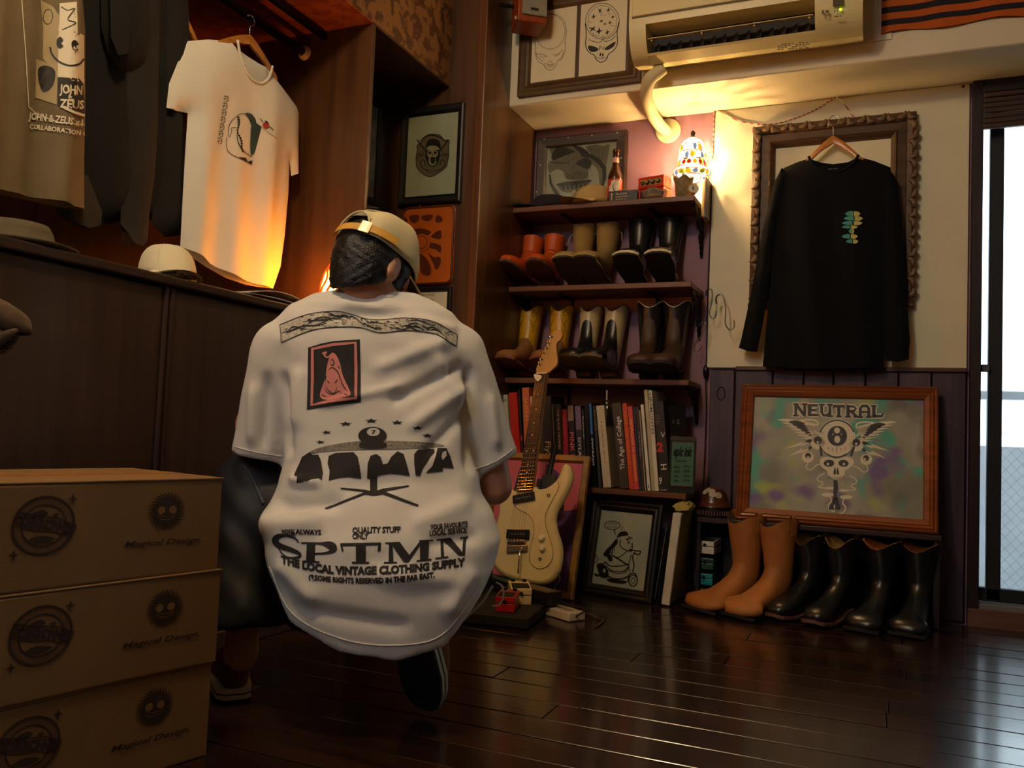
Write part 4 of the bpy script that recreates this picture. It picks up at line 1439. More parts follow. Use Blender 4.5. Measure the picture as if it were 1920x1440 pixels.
zs0 = SZ[0] + 0.0005
dark_f = wood('studded_wood', (58, 38, 24), (36, 23, 15), 0.45, 'X')
t = wallthing_frame('creature_print', 'studded dark frame with a fantastic creature print leaning on wall', -1.492, zs0, -1.062, 2.022, 3.650,
                    [(0, -0.02), (0, 0.014), (0.006, 0.017), (0.040, 0.014), (0.046, 0.006), (0.046, -0.002)], dark_f)
MB().box((-1.449, 3.650, zs0 + 0.043), (-1.105, 3.654, 1.979)).build('sheet', paper, t)
zc = zoomer(990, 230, 8.47)
pt = onY(zc, 3.6492)
pt2 = onY(zc, 3.6488)
stud = MB()
for x_, y_ in ((258, 265), (637, 240), (1015, 200), (1417, 160), (198, 675), (133, 1098), (1475, 560)):
    c = onY(zc, 3.634)(x_, y_)
    stud.ball((c.x, 3.6345, c.z), 0.0034, 8)
    stud.build('stud', M('stud_white', (220, 214, 196), 0.3), t)
    stud = MB()
tone = Art()
tone.blob([(330, 400), (480, 360), (700, 360), (900, 420), (1000, 520), (1170, 650), (1230, 800), (1220, 950), (1160, 1080), (1130, 900), (1100, 740), (960, 640), (960, 820), (900, 900), (620, 900), (560, 780), (450, 740), (340, 800), (320, 660), (400, 560)], 3)
tone.blob([(930, 380), (1080, 350), (1200, 370), (1290, 340), (1280, 480), (1230, 700), (1150, 620), (1050, 540), (950, 440)], 3)
tone.blob([(490, 960), (960, 910), (980, 950), (920, 1060), (760, 1100), (560, 1100)], 3)
tone.drape('grey_tone', M('print_grey', (150, 132, 98), 0.7), t, pt, 1000)
a = Art()
random.seed(5)
a.blob([(370, 540), (480, 380), (740, 450), (640, 500), (500, 560), (410, 600)], 3)
a.blob([(700, 370), (830, 380), (960, 470), (1010, 560), (870, 540), (810, 460)], 3)
a.blob([(760, 640), (900, 560), (1010, 620), (960, 740), (800, 680)], 3)
a.stroke([(980, 520), (1110, 600), (1210, 720), (1215, 880), (1160, 1070)], [60, 80, 70, 60, 20])
a.stroke([(345, 820), (360, 960), (430, 1080), (510, 1180), (600, 1190)], [20, 40, 60, 60, 30])
a.blob([(490, 960), (970, 905), (940, 960), (520, 1010)], 3)
for k in range(6):
    a.poly([(540 + k * 70, 1010 - k * 6), (590 + k * 70, 1000 - k * 6), (580 + k * 66, 1070 - k * 10), (550 + k * 66, 1075 - k * 10)])
for k in range(9):
    a.stroke([(620 + k * 40, 780 + 30 * math.sin(k)), (630 + k * 38, 900)], 9)
    a.stroke([(420 + k * 26, 560 - k * 6), (470 + k * 24, 400 + k * 8)], 6)
for k in range(7):
    a.stroke([(940 + k * 45, 400 - 20 * (k % 2)), (960 + k * 44, 460), (930 + k * 48, 520 + k * 14)], 6, 4)
    a.stroke([(330 + k * 30, 600 + k * 12), (400 + k * 30, 640 + 10 * math.sin(k * 2)), (480 + k * 30, 600 + k * 10)], 6, 4)
for k in range(40):
    x_, y_ = random.uniform(600, 1000), random.uniform(480, 880)
    a.stroke([(x_, y_), (x_ + random.uniform(-30, 30), y_ + random.uniform(15, 45))], 6)
a.drape('creature_lines', M('print_black', (34, 27, 20), 0.7), t, pt2, 1000)
MB().box((-1.446, 3.6435, zs0 + 0.046), (-1.108, 3.6445, 1.976)).build('glass', thin_glass, t)


def make_cap(name, label, mat, loc, yaw, s=1.0, brim_m=None, extra=None, squash=1.0):
    t = thing(name, label, 'cap', loc, math.radians(yaw), scale=s)
    rings = []
    for j in range(9):
        u = j / 8 * PI / 2
        z = 0.118 * squash * math.sin(u) ** 0.9
        r = max(math.cos(u) ** 0.62, 0.02)
        rings.append([V(0.082 * r * math.cos(k * PI / 14) * (1 + 0.015 * math.cos(k * PI / 14 * 6)), 0.096 * r * math.sin(k * PI / 14) * (1 + 0.015 * math.cos(k * PI / 14 * 6)) + 0.012 * (z / 0.118), z) for k in range(28)])
    MB().loft(rings, True, True).build('crown', mat, t, smooth=True, world=False)
    MB().ball((0, 0.012, 0.119 * squash), 0.007, 8, sz=0.6).build('button', mat, t, smooth=True, world=False)
    m = MB()
    rows = []
    for j in range(7):
        v = j / 6
        row = []
        for k in range(15):
            a_ = -PI * 0.40 + PI * 0.80 * k / 14
            x = 0.083 * math.sin(a_) * (1 + 0.02 * v)
            y = -0.090 * math.cos(a_) - 0.075 * v * math.cos(a_) ** 0.7
            row.append(V(x, y, 0.006 - 1.6 * x * x * 1.3 - 0.012 * v + 0.012))
        rows.append(row)
    m.loft(rows, False, False, closed=False)
    k0 = len(m.v)
    m.loft([[p - V(0, 0, 0.003) for p in r] for r in rows], False, False, closed=False)
    m.build('brim', brim_m or mat, t, smooth=True, world=False)
    seam = MB()
    for k in range(6):
        i = int(k * 28 / 6)
        seam.tube([r[i] * 1.005 for r in rings[1:8]], 0.0009, 4)
    seam.build('panel_seam', mat, t, world=False)
    return t


c = at(1030, 378, Y=3.53)
make_cap('baseball_cap', 'crumpled navy black cap lying on top shelf by panel', M('navy_cloth', (26, 27, 36), 0.9, bump=0.3), (c.x, 3.535, zs0 + 0.012), -60, 0.95, squash=0.55)
tanc = M('tan_cloth', (186, 160, 104), 0.85, var=0.08, bump=0.3)
c = at(1102, 380, Y=3.50)
tc_ = make_cap('baseball_cap', 'tan baseball cap lying on top shelf beside the bottle', tanc, (c.x + 0.02, 3.515, zs0 + 0.012), -38, 0.98, squash=0.72)
MB().ball((-0.02, -0.092, 0.045), 0.012, 8, 1.4, 0.3, 0.8).build('emblem', M('emblem_cream', (224, 206, 160), 0.6), tc_, world=False)

# beer bottle
c = at(1152, 380, Y=3.49)
t = thing('beer_bottle', 'brown glass beer bottle with red and white label', 'bottle', (c.x, 3.49, zs0))
amber = M('amber_glass', (70, 30, 10), 0.08, var=0.05, coat=0.6)
MB().lathe([(0.0, 0.0), (0.028, 0.001), (0.031, 0.006), (0.031, 0.112), (0.029, 0.128), (0.017, 0.158), (0.0135, 0.175), (0.0125, 0.222), (0.0145, 0.226), (0.0145, 0.236), (0.013, 0.240), (0.0, 0.240)], (c.x, 3.49, zs0), 24).build('bottle_glass', amber, t, smooth=True, angle=50)
MB().lathe([(0.0314, 0.022), (0.0316, 0.023), (0.0316, 0.103), (0.0314, 0.104)], (c.x, 3.49, zs0), 28).build('label_red', M('label_red', (206, 56, 24), 0.5), t, smooth=True)
MB().lathe([(0.0142, 0.180), (0.0142, 0.202)], (c.x, 3.49, zs0), 20).build('neck_label', M('label_pink', (214, 160, 130), 0.5), t, smooth=True)


def cyl(cx, cy, r):
    return lambda x, z: V(cx + r * math.sin(x / r), cy - r * math.cos(x / r), zs0 + z)


fn = cyl(c.x, 3.49, 0.0320)
Art().poly([(-0.018, 0.030), (0.028, 0.030), (0.030, 0.095), (0.004, 0.098), (-0.010, 0.090), (-0.008, 0.078), (-0.020, 0.072)]).drape('label_white', M('label_white', (228, 218, 196), 0.5), t, fn, 0.008)
fn2 = cyl(c.x, 3.49, 0.0323)
a = Art().ring(0.016, 0.070, 0.014, 0.021, 0.0015, 20).ring(0.016, 0.070, 0.008, 0.012, 0.0012, 16).stroke([(0.000, 0.075), (0.002, 0.060), (0.010, 0.045), (0.020, 0.036), (0.024, 0.032)], 0.004)
a.blob([(0.012, 0.046), (0.022, 0.048), (0.024, 0.040), (0.016, 0.036)])
a.drape('label_skull', ink, t, fn2, 0.006)

# black lettered block
c = at(1166, 377, Y=3.45)
t = thing('lettered_block', 'small black block with gold lettering in front of amplifier', 'sign', (c.x, 3.455, zs0))
MB().box((c.x - 0.062, 3.455, zs0), (c.x + 0.066, 3.475, zs0 + 0.048), 0.002, 1).build('block', M('black_lacquer', (20, 17, 16), 0.3), t)
a = Art().ell(-0.047, 0.034, 0.005, 0.006).stroke([(-0.047, 0.03), (-0.047, 0.008)], 0.006).text('BLACK', -0.03, 0.030, 0.008, 0.05, bold=0.02, shear=0.3).text('SABATINI', -0.03, 0.018, 0.006, 0.055, bold=0.02).text('BEER', -0.03, 0.008, 0.005, 0.05)
a.place('lettering', M('gold_ink', (196, 160, 90), 0.4), t, (c.x, 3.4545, zs0), (1, 0, 0), (0, 0, 1), 0)

# miniature amplifier
c = at(1226, 372, Y=3.56)
t = thing('mini_amplifier', 'red miniature guitar amplifier with three knobs', 'amplifier', (c.x, 3.57, zs0), math.radians(-14))
red = M('amp_red', (196, 44, 16), 0.4, var=0.08)
MB().box((-0.062, -0.035, 0), (0.062, 0.035, 0.072), 0.003, 2).build('cabinet', red, t, world=False)
MB().box((-0.062, -0.037, 0.074), (0.062, 0.035, 0.125), 0.004, 2).build('head', red, t, world=False)
MB().box((-0.050, -0.0395, 0.084), (0.050, -0.036, 0.112), 0.001, 1).build('control_panel', M('panel_gold', (196, 166, 104), 0.35, 0.6), t, world=False)
MB().box((-0.050, -0.0375, 0.008), (0.050, -0.034, 0.064), 0.001, 1).build('speaker_cloth', M('speaker_black', (20, 16, 15), 0.8, bump=0.3, bs=500), t, world=False)
for k in range(3):
    o = MB().lathe([(0.0105, 0.0), (0.010, 0.008), (0.007, 0.010), (0, 0.010)], (-0.014 + k * 0.026, -0.0395, 0.098), 14, (0, -1, 0)).build('knob', M('knob_black', (24, 20, 18), 0.35), t, world=False)
    MB().lathe([(0.0055, 0.0), (0.005, 0.002), (0, 0.002)], (-0.014 + k * 0.026, -0.0492, 0.099), 12, (0, -1, 0)).build('knob_cap', M('knob_gold', (224, 206, 150), 0.3, 0.7), o, world=False)
MB().lathe([(0.009, 0), (0.008, 0.004), (0.004, 0.004), (0.004, 0.0)], (-0.039, -0.0395, 0.097), 14, (0, -1, 0)).build('jack', M('knob_black', (24, 20, 18)), t, world=False)

# cut glass ashtray
c = at(1226, 375, Y=3.47)
t = thing('glass_ashtray', 'cut glass ashtray in front of the red amplifier', 'ashtray', (c.x, 3.478, zs0))
gls = M('cut_glass', (190, 190, 170), 0.05, trans=0.75, var=0.1, spec=0.8)
rings = []
for r, z in ((0.038, 0.0), (0.050, 0.012), (0.053, 0.034), (0.050, 0.040), (0.044, 0.036), (0.038, 0.012), (0.0, 0.010)):
    rings.append([V(c.x + r * math.cos(k * PI / 12) * (1 + 0.05 * (k % 2)), 3.478 + r * math.sin(k * PI / 12) * (1 + 0.05 * (k % 2)), zs0 + z + (0.006 * math.cos(k * PI / 3) if z > 0.03 else 0)) for k in range(24)])
MB().loft(rings, True, True).build('bowl', gls, t)
MB().lathe([(0.030, 0.011), (0.034, 0.020), (0.0, 0.022)], (c.x, 3.478, zs0), 12).build('sweets', M('sweet_wrappers', (200, 90, 80), 0.3, var=0.5, vs=90), t)

# stained glass lamp
lc = at(1296, 330, Y=3.565)
lx, ly = lc.x, 3.575
t = thing('stained_glass_lamp', 'glowing stained glass table lamp at the shelf end', 'lamp', (lx, ly, zs0))
brz = M('bronze', (58, 42, 28), 0.35, 0.8)
MB().lathe([(0.036, 0.0), (0.036, 0.006), (0.022, 0.014), (0.010, 0.022), (0.008, 0.060), (0.013, 0.070), (0.008, 0.080), (0.007, 0.12), (0.0, 0.12)], (lx, ly, zs0), 18, cap0=True).build('base', brz, t, smooth=True, angle=50)
zr0 = at(1296, 334, Y=3.575).z       # lower rim
zr1 = at(1296, 259, Y=3.575).z       # crown of the dome
MB().lathe([(0.012, zr1 - 0.004), (0.016, zr1), (0.007, zr1 + 0.006), (0.009, zr1 + 0.014), (0.011, zr1 + 0.022), (0.006, zr1 + 0.030), (0.0, zr1 + 0.036)], (lx, ly, 0), 14).build('finial', brz, t, smooth=True)
hh = zr1 - zr0
SP = [(0.074, 0.0), (0.079, 0.018), (0.066, 0.036), (0.060, 0.060), (0.057, 0.090), (0.050, 0.120), (0.034, 0.140), (0.014, 0.150)]
SP = [(r, z * hh / 0.150) for r, z in SP]
SPs = smoothpath(SP, 4)


def shade_pt(v, th, g=0.0):
    i = min(int(v * (len(SPs) - 1)), len(SPs) - 2)
    f = v * (len(SPs) - 1) - i
    r = SPs[i][0] * (1 - f) + SPs[i + 1][0] * f + g
    z = SPs[i][1] * (1 - f) + SPs[i + 1][1] * f
    return V(lx + r * math.cos(th), ly + r * math.sin(th), zr0 + z)


def shade_glass(name, col, es):
    m = M(name, col, 0.25, emit=col, es=es)
    return m


gm = {'w': shade_glass('shade_white', (255, 236, 190), 3.2), 'a': shade_glass('shade_amber', (255, 150, 20), 1.3), 'r': shade_glass('shade_red', (190, 40, 12), 0.5), 'b': shade_glass('shade_blue', (120, 150, 200), 0.5), 'g': shade_glass('shade_green', (120, 150, 50), 0.5)}
rowsp = ['bgabgagbag', 'wwwwwwwwww', 'arrarrarra', 'wbawbawbaw', 'awwbawwbaw', 'wwwwwwwwww', 'wwwwwwwwww']
sh = MB().lathe([(SPs[i][0] - 0.0035, SPs[i][1]) for i in range(0, len(SPs), 2)], (lx, ly, zr0), 24)
nr = len(rowsp)
for j, rw in enumerate(rowsp):
    nc = 16
    for k in range(nc):
        col = rw[k % len(rw)]
        th0 = 2 * PI * (k + 0.5 * (j % 2)) / nc
        dt = 2 * PI / nc * 0.43
        v0, v1 = (j + 0.08) / nr, (j + 0.92) / nr
        pts = [shade_pt(v0 + (v1 - v0) * (0.5 + 0.5 * math.sin(u)), th0 + dt * math.cos(u)) for u in np.linspace(0, 2 * PI, 8, endpoint=False)]
        MB().add(pts, [tuple(range(8))]).build('shade_glass', gm[col], t)
cam_ = MB()
for v in [j / nr for j in range(nr + 1)]:
    cam_.tube([shade_pt(v, u, -0.001) for u in np.linspace(0, 2 * PI, 24, endpoint=False)], 0.0016, 4, closed=True)
cam_.build('shade_leading', brz, t)
MB().ball((lx, ly, zr0 + hh * 0.42), 0.022, 12, sz=1.3).build('bulb', M('bulb_glow', (255, 230, 170), 0.3, emit=(255, 214, 130), es=18.0), t, smooth=True)
ld = light('stained_glass_lamp_bulb', 'POINT', (lx, ly, zr0 + hh * 0.42), (1.0, 0.62, 0.25), 75.0, 0.03)

# tulip vase, cup and ribbed case at the shelf end
c = at(1280, 372, Y=3.50)
t = thing('tulip_vase', 'grey green stone vase with scalloped rim beside the lamp', 'vase', (c.x, 3.505, zs0))
st = M('soapstone', (122, 108, 72), 0.6, var=0.35, vs=60, bump=0.4, bs=120)
rings = []
for r, z, sc_ in ((0.022, 0, 0), (0.030, 0.006, 0), (0.033, 0.04, 0), (0.036, 0.075, 0.3), (0.041, 0.092, 1), (0.037, 0.092, 1), (0.030, 0.07, 0.3), (0.0, 0.02, 0)):
    rings.append([V(c.x + r * math.cos(k * PI / 14), 3.505 + r * math.sin(k * PI / 14), zs0 + z + sc_ * 0.007 * math.cos(5 * k * PI / 14)) for k in range(28)])
MB().loft(rings, True, True).build('body', st, t, smooth=True)
MB().tube(rings[4], 0.002, 5, closed=True).build('rim', M('rim_pale', (214, 196, 150), 0.5), t)

c = at(1300, 366, Y=3.452)
t = thing('paper_cup', 'small tilted paper cup with black emblem at shelf corner', 'cup', (c.x, 3.452, zs0))
axc = V(0.35, -0.85, 0.35).normalized()
oc = V(c.x - 0.010, 3.475, zs0 + 0.020)
MB().lathe([(0.0, 0.0), (0.014, 0.0), (0.0225, 0.034), (0.0215, 0.034), (0.0135, 0.004), (0.0, 0.004)], oc, 20, axc).build('cup', M('cup_paper', (222, 206, 170), 0.6), t, smooth=True, angle=40)
MB().lathe([(0.0, 0.0305), (0.021, 0.030)], oc, 20, axc).build('lid', M('cup_lid', (200, 196, 178), 0.5), t)
u_ = axc.orthogonal().normalized()
w_ = axc.cross(u_)
MB().prism([(-0.012, -0.010), (0.012, 0.010), (0.006, 0.0), (0.002, -0.004), (0.010, -0.003)], 0.0312, 0.0316, oc, u_, w_, axc).build('emblem', ink, t)

x_ = at(1324, 380, Y=3.66).x
za, zb_ = at(1322, 412, Y=3.6).z, at(1330, 336, Y=3.6).z
t = thing('ribbed_case', 'dark wooden case with cream ribbed side hung past the shelf end', 'case', (x_, 3.62, za))
MB().box((-0.6905, 3.560, za), (-0.6825, 3.673, zb_), 0.002, 1).build('back_board', wood('case_wood', (72, 38, 22), (48, 24, 14), 0.35, 'Z'), t)
for k in range(8):
    MB().box((-0.7035, 3.566 + k * 0.0133, za + 0.006), (-0.6910, 3.576 + k * 0.0133, zb_ - 0.012), 0.002, 1).build('rib', M('rib_cream', (226, 208, 160), 0.5), t)
for k, (col, zz) in enumerate((((90, 90, 200), 0.0), ((110, 190, 170), 0.0), ((200, 70, 40), 0.0))):
    MB().ball((-0.700, 3.575 + k * 0.02, zb_ + 0.0), 0.006, 8).build('bead', M('bead_%d' % k, col, 0.15), t, smooth=True)

# S-hooks and the in-line switch at the end of the shelves
hk = M('hook_metal', (120, 116, 100), 0.25, 0.9)
for k, (px_, py_, s_, lab) in enumerate(((1330, 548, 1.0, 'black tipped steel hook hanging at the shelf bracket'), (1350, 560, 1.25, 'longer black tipped steel hook swung out over the white board'), (1318, 610, 1.0, 'steel carabiner hook hanging lowest below the bracket'))):
    p = at(px_, py_, Y=3.60 - 0.012 * k)
    t = thing('steel_hook', lab, 'hook', p, group='hooks on the shelf bracket')
    pts = [(-0.016, 0, -0.012), (-0.012, 0, 0.006), (0.0, 0, 0.014), (0.012, 0, 0.004), (0.006, 0, -0.04), (-0.010, 0, -0.085), (-0.004, 0, -0.11), (0.012, 0, -0.108), (0.020, 0, -0.085)]
    tilt = (0.15, 0.35, -0.25)[k]
    P_ = [V(x * math.cos(tilt) + z * math.sin(tilt) * -1, y, z * math.cos(tilt) + x * math.sin(tilt)) * s_ + p for x, y, z in smoothpath(pts, 5)]
    MB().tube(P_, 0.0026, 6).build('wire', hk, t, smooth=True)
    MB().tube(P_[:12], 0.0036, 6).build('tip_sleeve', blackf, t, smooth=True)
cordp = [at(1338, 300, Y=3.672), at(1333, 400, Y=3.668), at(1327, 545, Y=3.668), at(1325, 640, Y=3.666), at(1324, 682, Y=3.664)]
c = at(1323, 697, Y=3.655)
t = thing('switch_cord', 'black lamp cord with an in-line switch beside the shelves', 'cord', c)
MB().tube(smoothpath([tuple(q) for q in cordp], 6), 0.0022, 6).build('cord', blackf, t)
MB().ball((c.x, c.y, c.z), 0.0115, 12, 1.0, 0.8, 2.8).build('switch', M('switch_black', (14, 12, 14), 0.15, coat=0.6), t, smooth=True)
MB().tube(smoothpath([tuple(c + V(0, 0, -0.03)), tuple(c + V(0.006, 0.006, -0.2)), tuple(c + V(0.002, 0.008, -0.5))], 5), 0.0022, 6).build('cord', blackf, t)

# ------------------------------------------------------------------ carved frame, twine and black shirt
gt = wood('gilt_wood', (92, 64, 40), (62, 42, 26), 0.5, 'X', 5)
gt2 = M('gilt_carving', (100, 74, 46), 0.45, var=0.3, vs=60, bump=0.3, bs=100)
cx0, cx1, cz0, cz1 = -0.512, 0.120, 1.195, 1.976
t = thing('carved_frame', 'empty carved wooden frame hanging on the white board', 'frame', (-0.2, 3.66, cz0))
frame_mesh((cx0, YB - 0.0125, cz0), (1, 0, 0), (0, 0, 1), cx1 - cx0, cz1 - cz0, [(0.004, 0), (0.004, 0.030), (0.018, 0.036), (0.036, 0.030), (0.040, 0.020), (0.070, 0.024), (0.076, 0.030), (0.082, 0.026), (0.092, 0.012), (0.095, 0.0)]).build('moulding', gt, t)
leaf = MB()
rings = []
for j in range(7):
    v = j / 6
    w_ = 0.012 * math.sin(PI * min(v * 0.9 + 0.08, 1)) ** 0.7 + 0.001
    rings.append([V(w_ * math.cos(u) + 0.010 * math.sin(v * 3), (v - 0.5) * 0.040, 0.008 * math.sin(u) * math.sin(PI * v) + 0.002 * math.sin(v * 9)) for u in np.linspace(0, 2 * PI, 8, endpoint=False)])
leaf.loft(rings)
first = None
yl = YB - 0.0125 - 0.036


def add_leaf(x, z, rot):
    global first
    if first is None:
        first = leaf.build('leaf_carving', gt2, t, smooth=True, world=False)
        o = first
    else:
        o = first.copy()
        COL.objects.link(o)
    o.parent = t
    o.matrix_parent_inverse = WM[t.name].inverted()
    o.location = (x, yl, z)
    o.rotation_euler = (PI / 2, rot, 0)


nn_ = 17
for k in range(nn_):
    x = cx0 + 0.02 + (cx1 - cx0 - 0.04) * k / (nn_ - 1)
    add_leaf(x, cz1 - 0.018 + 0.004 * (k % 2), 0.9 if k % 2 else 2.2)
    add_leaf(x, cz0 + 0.018 - 0.004 * (k % 2), 0.9 if k % 2 else 2.2)
nn_ = 20
for k in range(1, nn_ - 1):
    z = cz0 + 0.02 + (cz1 - cz0 - 0.04) * k / (nn_ - 1)
    add_leaf(cx0 + 0.019 - 0.004 * (k % 2), z, 0.5 if k % 2 else -0.6)
    add_leaf(cx1 - 0.019 + 0.004 * (k % 2), z, 0.5 if k % 2 else -0.6)

tw = M('twine', (230, 214, 190), 0.8)
nt = tw.node_tree
wv = nt.nodes.new('ShaderNodeTexWave')
wv.inputs['Scale'].default_value = 28.0
wv.bands_direction = 'DIAGONAL'
tcn = nt.nodes.new('ShaderNodeTexCoord')
nt.links.new(tcn.outputs['Object'], wv.inputs['Vector'])
rp = nt.nodes.new('ShaderNodeValToRGB')
rp.color_ramp.interpolation = 'CONSTANT'
rp.color_ramp.elements[0].color = lin((190, 40, 20))
rp.color_ramp.elements[1].position = 0.5
rp.color_ramp.elements[1].color = lin((236, 220, 196))
nt.links.new(wv.outputs['Fac'], rp.inputs[0])
nt.links.new(rp.outputs[0], nt.nodes['Principled BSDF'].inputs['Base Color'])
pin = at(1570, 182, Y=YB - 0.013)
t = thing('baker_twine', 'red and white twine looped over a pin above carved frame', 'string', pin)
Pw = [at(x, y, Y=YB - 0.016) for x, y in ((1336, 300), (1338, 250), (1340, 207), (1346, 206), (1370, 220), (1400, 230), (1445, 233), (1490, 222), (1530, 205), (1560, 186), (1570, 182))]
Pw2 = [at(x, y, Y=YB - 0.016) for x, y in ((1570, 182), (1580, 190), (1595, 212))] + [at(1604, 222, Y=YB - 0.03)]
MB().tube(smoothpath([tuple(q) for q in Pw], 6), 0.0022, 6).build('strand', tw, t, smooth=True)
MB().tube(smoothpath([tuple(q) for q in Pw2], 6), 0.0022, 6).build('strand', tw, t, smooth=True)
MB().ball((pin.x, pin.y - 0.004, pin.z), 0.007, 10).build('push_pin', M('pin_white', (230, 222, 200), 0.3), t, smooth=True)

hw = wood('hanger_wood', (204, 138, 60), (176, 108, 40), 0.3, 'X', 6, coat=0.3)
chrome = M('chrome', (220, 220, 220), 0.12, 1.0)


def make_hanger(name, label, c, ux, uz, half=0.20, drop=0.085, cut=None, hook=0.07):
    """Wooden clothes hanger: apex at c, arms along +-ux falling to both sides."""
    ux, uz = Vector(ux), Vector(uz)
    n = ux.cross(uz).normalized()
    t = thing(name, label, 'hanger', c, group='wooden hangers')
    c = Vector(c)
    up, lo = [], []
    for k in range(25):
        u = -1 + 2 * k / 24
        f = abs(u)
        top = -drop * (f ** 1.25)
        th = 0.030 + 0.012 * math.exp(-(f / 0.18) ** 2)
        if cut:
            pass
        up.append((u * half, top))
        lo.append((u * half, top - th * (1 - 0.35 * f) - 0.010 * (1 - f) * 0 + (0.012 * math.exp(-(f / 0.10) ** 2))))
    MB().prism(up + lo[::-1], -0.006, 0.006, c, ux, uz, n, 0.002).build('shoulders', hw, t, smooth=True, angle=35)
    pts = [(0, -0.012), (0, 0.020), (-0.001, 0.034), (0.006, 0.040), (0.016, 0.048), (0.020, 0.060), (0.012, 0.076), (-0.004, 0.078), (-0.016, 0.068)]
    MB().tube([c + ux * x + uz * z * (hook / 0.07) for x, z in smoothpath(pts, 5)], 0.0019, 6).build('hook', chrome, t, smooth=True)
    return t


def garment(name, mat, parent, outline, opened, T, O, ux, uy, n, step=0.02, folds=None, back_outline=None, side=1):
    """One layer of cloth bulging out of the plane; opened(i) marks outline edges that stay open."""
    O, ux, uy, n = Vector(O), Vector(ux), Vector(uy), Vector(n)
    pts, op = [], []
    k = len(outline)
    for i in range(k):
        a, b = np.array(outline[i]), np.array(outline[(i + 1) % k])
        m = max(1, int(np.linalg.norm(b - a) / step))
        for j in range(m):
            pts.append(tuple(a + (b - a) * j / m))
            op.append(opened(i))
    B = np.array(pts)
    nb = len(B)
    lo, hi = B.min(0), B.max(0)
    seg_a, seg_b = B, np.roll(B, -1, 0)

    def dist(P, mask=None):
        d = np.full(len(P), 1e9)
        for i in range(nb):
            if mask is not None and mask[i]:
                continue
            a, b = seg_a[i], seg_b[i]
            ab = b - a
            t_ = np.clip(((P - a) @ ab) / max((ab @ ab), 1e-12), 0, 1)
            d = np.minimum(d, np.linalg.norm(P - a - t_[:, None] * ab, axis=1))
        return d
    gx, gy = np.meshgrid(np.arange(lo[0], hi[0], step), np.arange(lo[1], hi[1], step))
    G = np.stack([gx.ravel() + (np.arange(gx.size) // gx.shape[1] % 2) * step / 2, gy.ravel()], 1)
    G = G[dist(G) > step * 0.45]
    allp = np.concatenate([B, G])
    res = delaunay_2d_cdt([Vector(p) for p in allp], [(i, (i + 1) % nb) for i in range(nb)], [tuple(range(nb))], 1, 1e-6)
    P2 = np.array([tuple(p) for p in res[0]])
    F = res[2]
    d = dist(P2, op)
    dep = T * (1 - np.exp(-d / 0.035))
    if folds is not None:
        dep = dep + folds(P2[:, 0], P2[:, 1]) * (1 - np.exp(-d / 0.03))
    m = MB()
    m.v = [tuple(O + ux * p[0] + uy * p[1] + n * (side * q)) for p, q in zip(P2, dep)]
    m.f = [tuple(f) for f in F]
    return m.build(name, mat, parent, smooth=True)


YH = 3.605


def xz(pts, Y=YH):
    return [(at(x, y, Y=Y).x, at(x, y, Y=Y).z) for x, y in pts]


blk = M('black_jersey', (9, 11, 16), 0.9, var=0.15, vs=30, bump=0.25, bs=500, spec=0.2)
c = at(1562, 254, Y=3.60)
make_hanger('clothes_hanger', 'pale wooden hanger holding the black long sleeved shirt', (c.x, 3.606, c.z), (1, 0, 0), (0, 0, 1), 0.128, 0.122, hook=0.075)
t = thing('long_sleeve_shirt', 'black long sleeved shirt with small teal and yellow chest print', 'shirt', (c.x, 3.60, 0.95))
Ob, X_, Z_, N_ = (0, YH, 0), (1, 0, 0), (0, 0, 1), (0, -1, 0)
bodyF = xz([(1517, 297), (1524, 310), (1540, 322), (1562, 327), (1585, 321), (1601, 309), (1610, 294), (1640, 302), (1670, 314), (1676, 380), (1670, 470), (1664, 580), (1657, 690), (1600, 692), (1540, 693), (1480, 691), (1430, 687), (1438, 600), (1447, 500), (1453, 400), (1458, 330), (1470, 315), (1495, 304)])
bodyB = xz([(1517, 297), (1540, 303), (1562, 305), (1590, 302), (1610, 294), (1640, 302), (1670, 314), (1676, 380), (1670, 470), (1664, 580), (1657, 690), (1600, 692), (1540, 693), (1480, 691), (1430, 687), (1438, 600), (1447, 500), (1453, 400), (1458, 330), (1470, 315), (1495, 304)])
fo = lambda x, z: 0.006 * np.sin(x * 38 + z * 4) * np.clip((1.75 - z) / 0.4, 0, 1)
garment('body', blk, t, bodyF, lambda i: i < 6 or 12 <= i <= 15, 0.030, Ob, X_, Z_, N_, folds=fo)
garment('back', blk, t, bodyB, lambda i: i < 4 or 10 <= i <= 13, 0.020, Ob, X_, Z_, N_, side=-1)
slL = xz([(1466, 314), (1450, 345), (1428, 440), (1408, 550), (1390, 635), (1385, 652), (1402, 658), (1420, 660), (1432, 600), (1445, 500), (1458, 400), (1478, 330)], YH - 0.012)
slR = xz([(1664, 312), (1682, 338), (1692, 430), (1699, 540), (1706, 636), (1704, 674), (1684, 678), (1660, 676), (1657, 600), (1656, 500), (1655, 400), (1650, 330)], YH - 0.012)
fs_ = lambda x, z: 0.005 * np.sin(z * 40 + x * 30)
for nm, ol in (('sleeve', slL), ('sleeve', slR)):
    garment(nm, blk, t, ol, lambda i: i in (5, 6), 0.030, (0, YH - 0.012, 0), X_, Z_, N_, 0.016, folds=fs_)
    garment('sleeve_back', blk, t, ol, lambda i: i in (5, 6), 0.016, (0, YH - 0.012, 0), X_, Z_, N_, 0.016, side=-1)
col_ = [V(x, YH - 0.026, z) for x, z in smoothpath(bodyF[:7], 5)]
MB().tube(col_, 0.0055, 6).build('collar', blk, t, smooth=True)
c = at(1562, 318, Y=YH)
Art().text('NEUTRAL', -0.018, 0.004, 0.006, 0.036).place('neck_label', M('label_grey', (150, 140, 150), 0.7), t, (c.x, YH + 0.012, c.z), X_, Z_, 0)
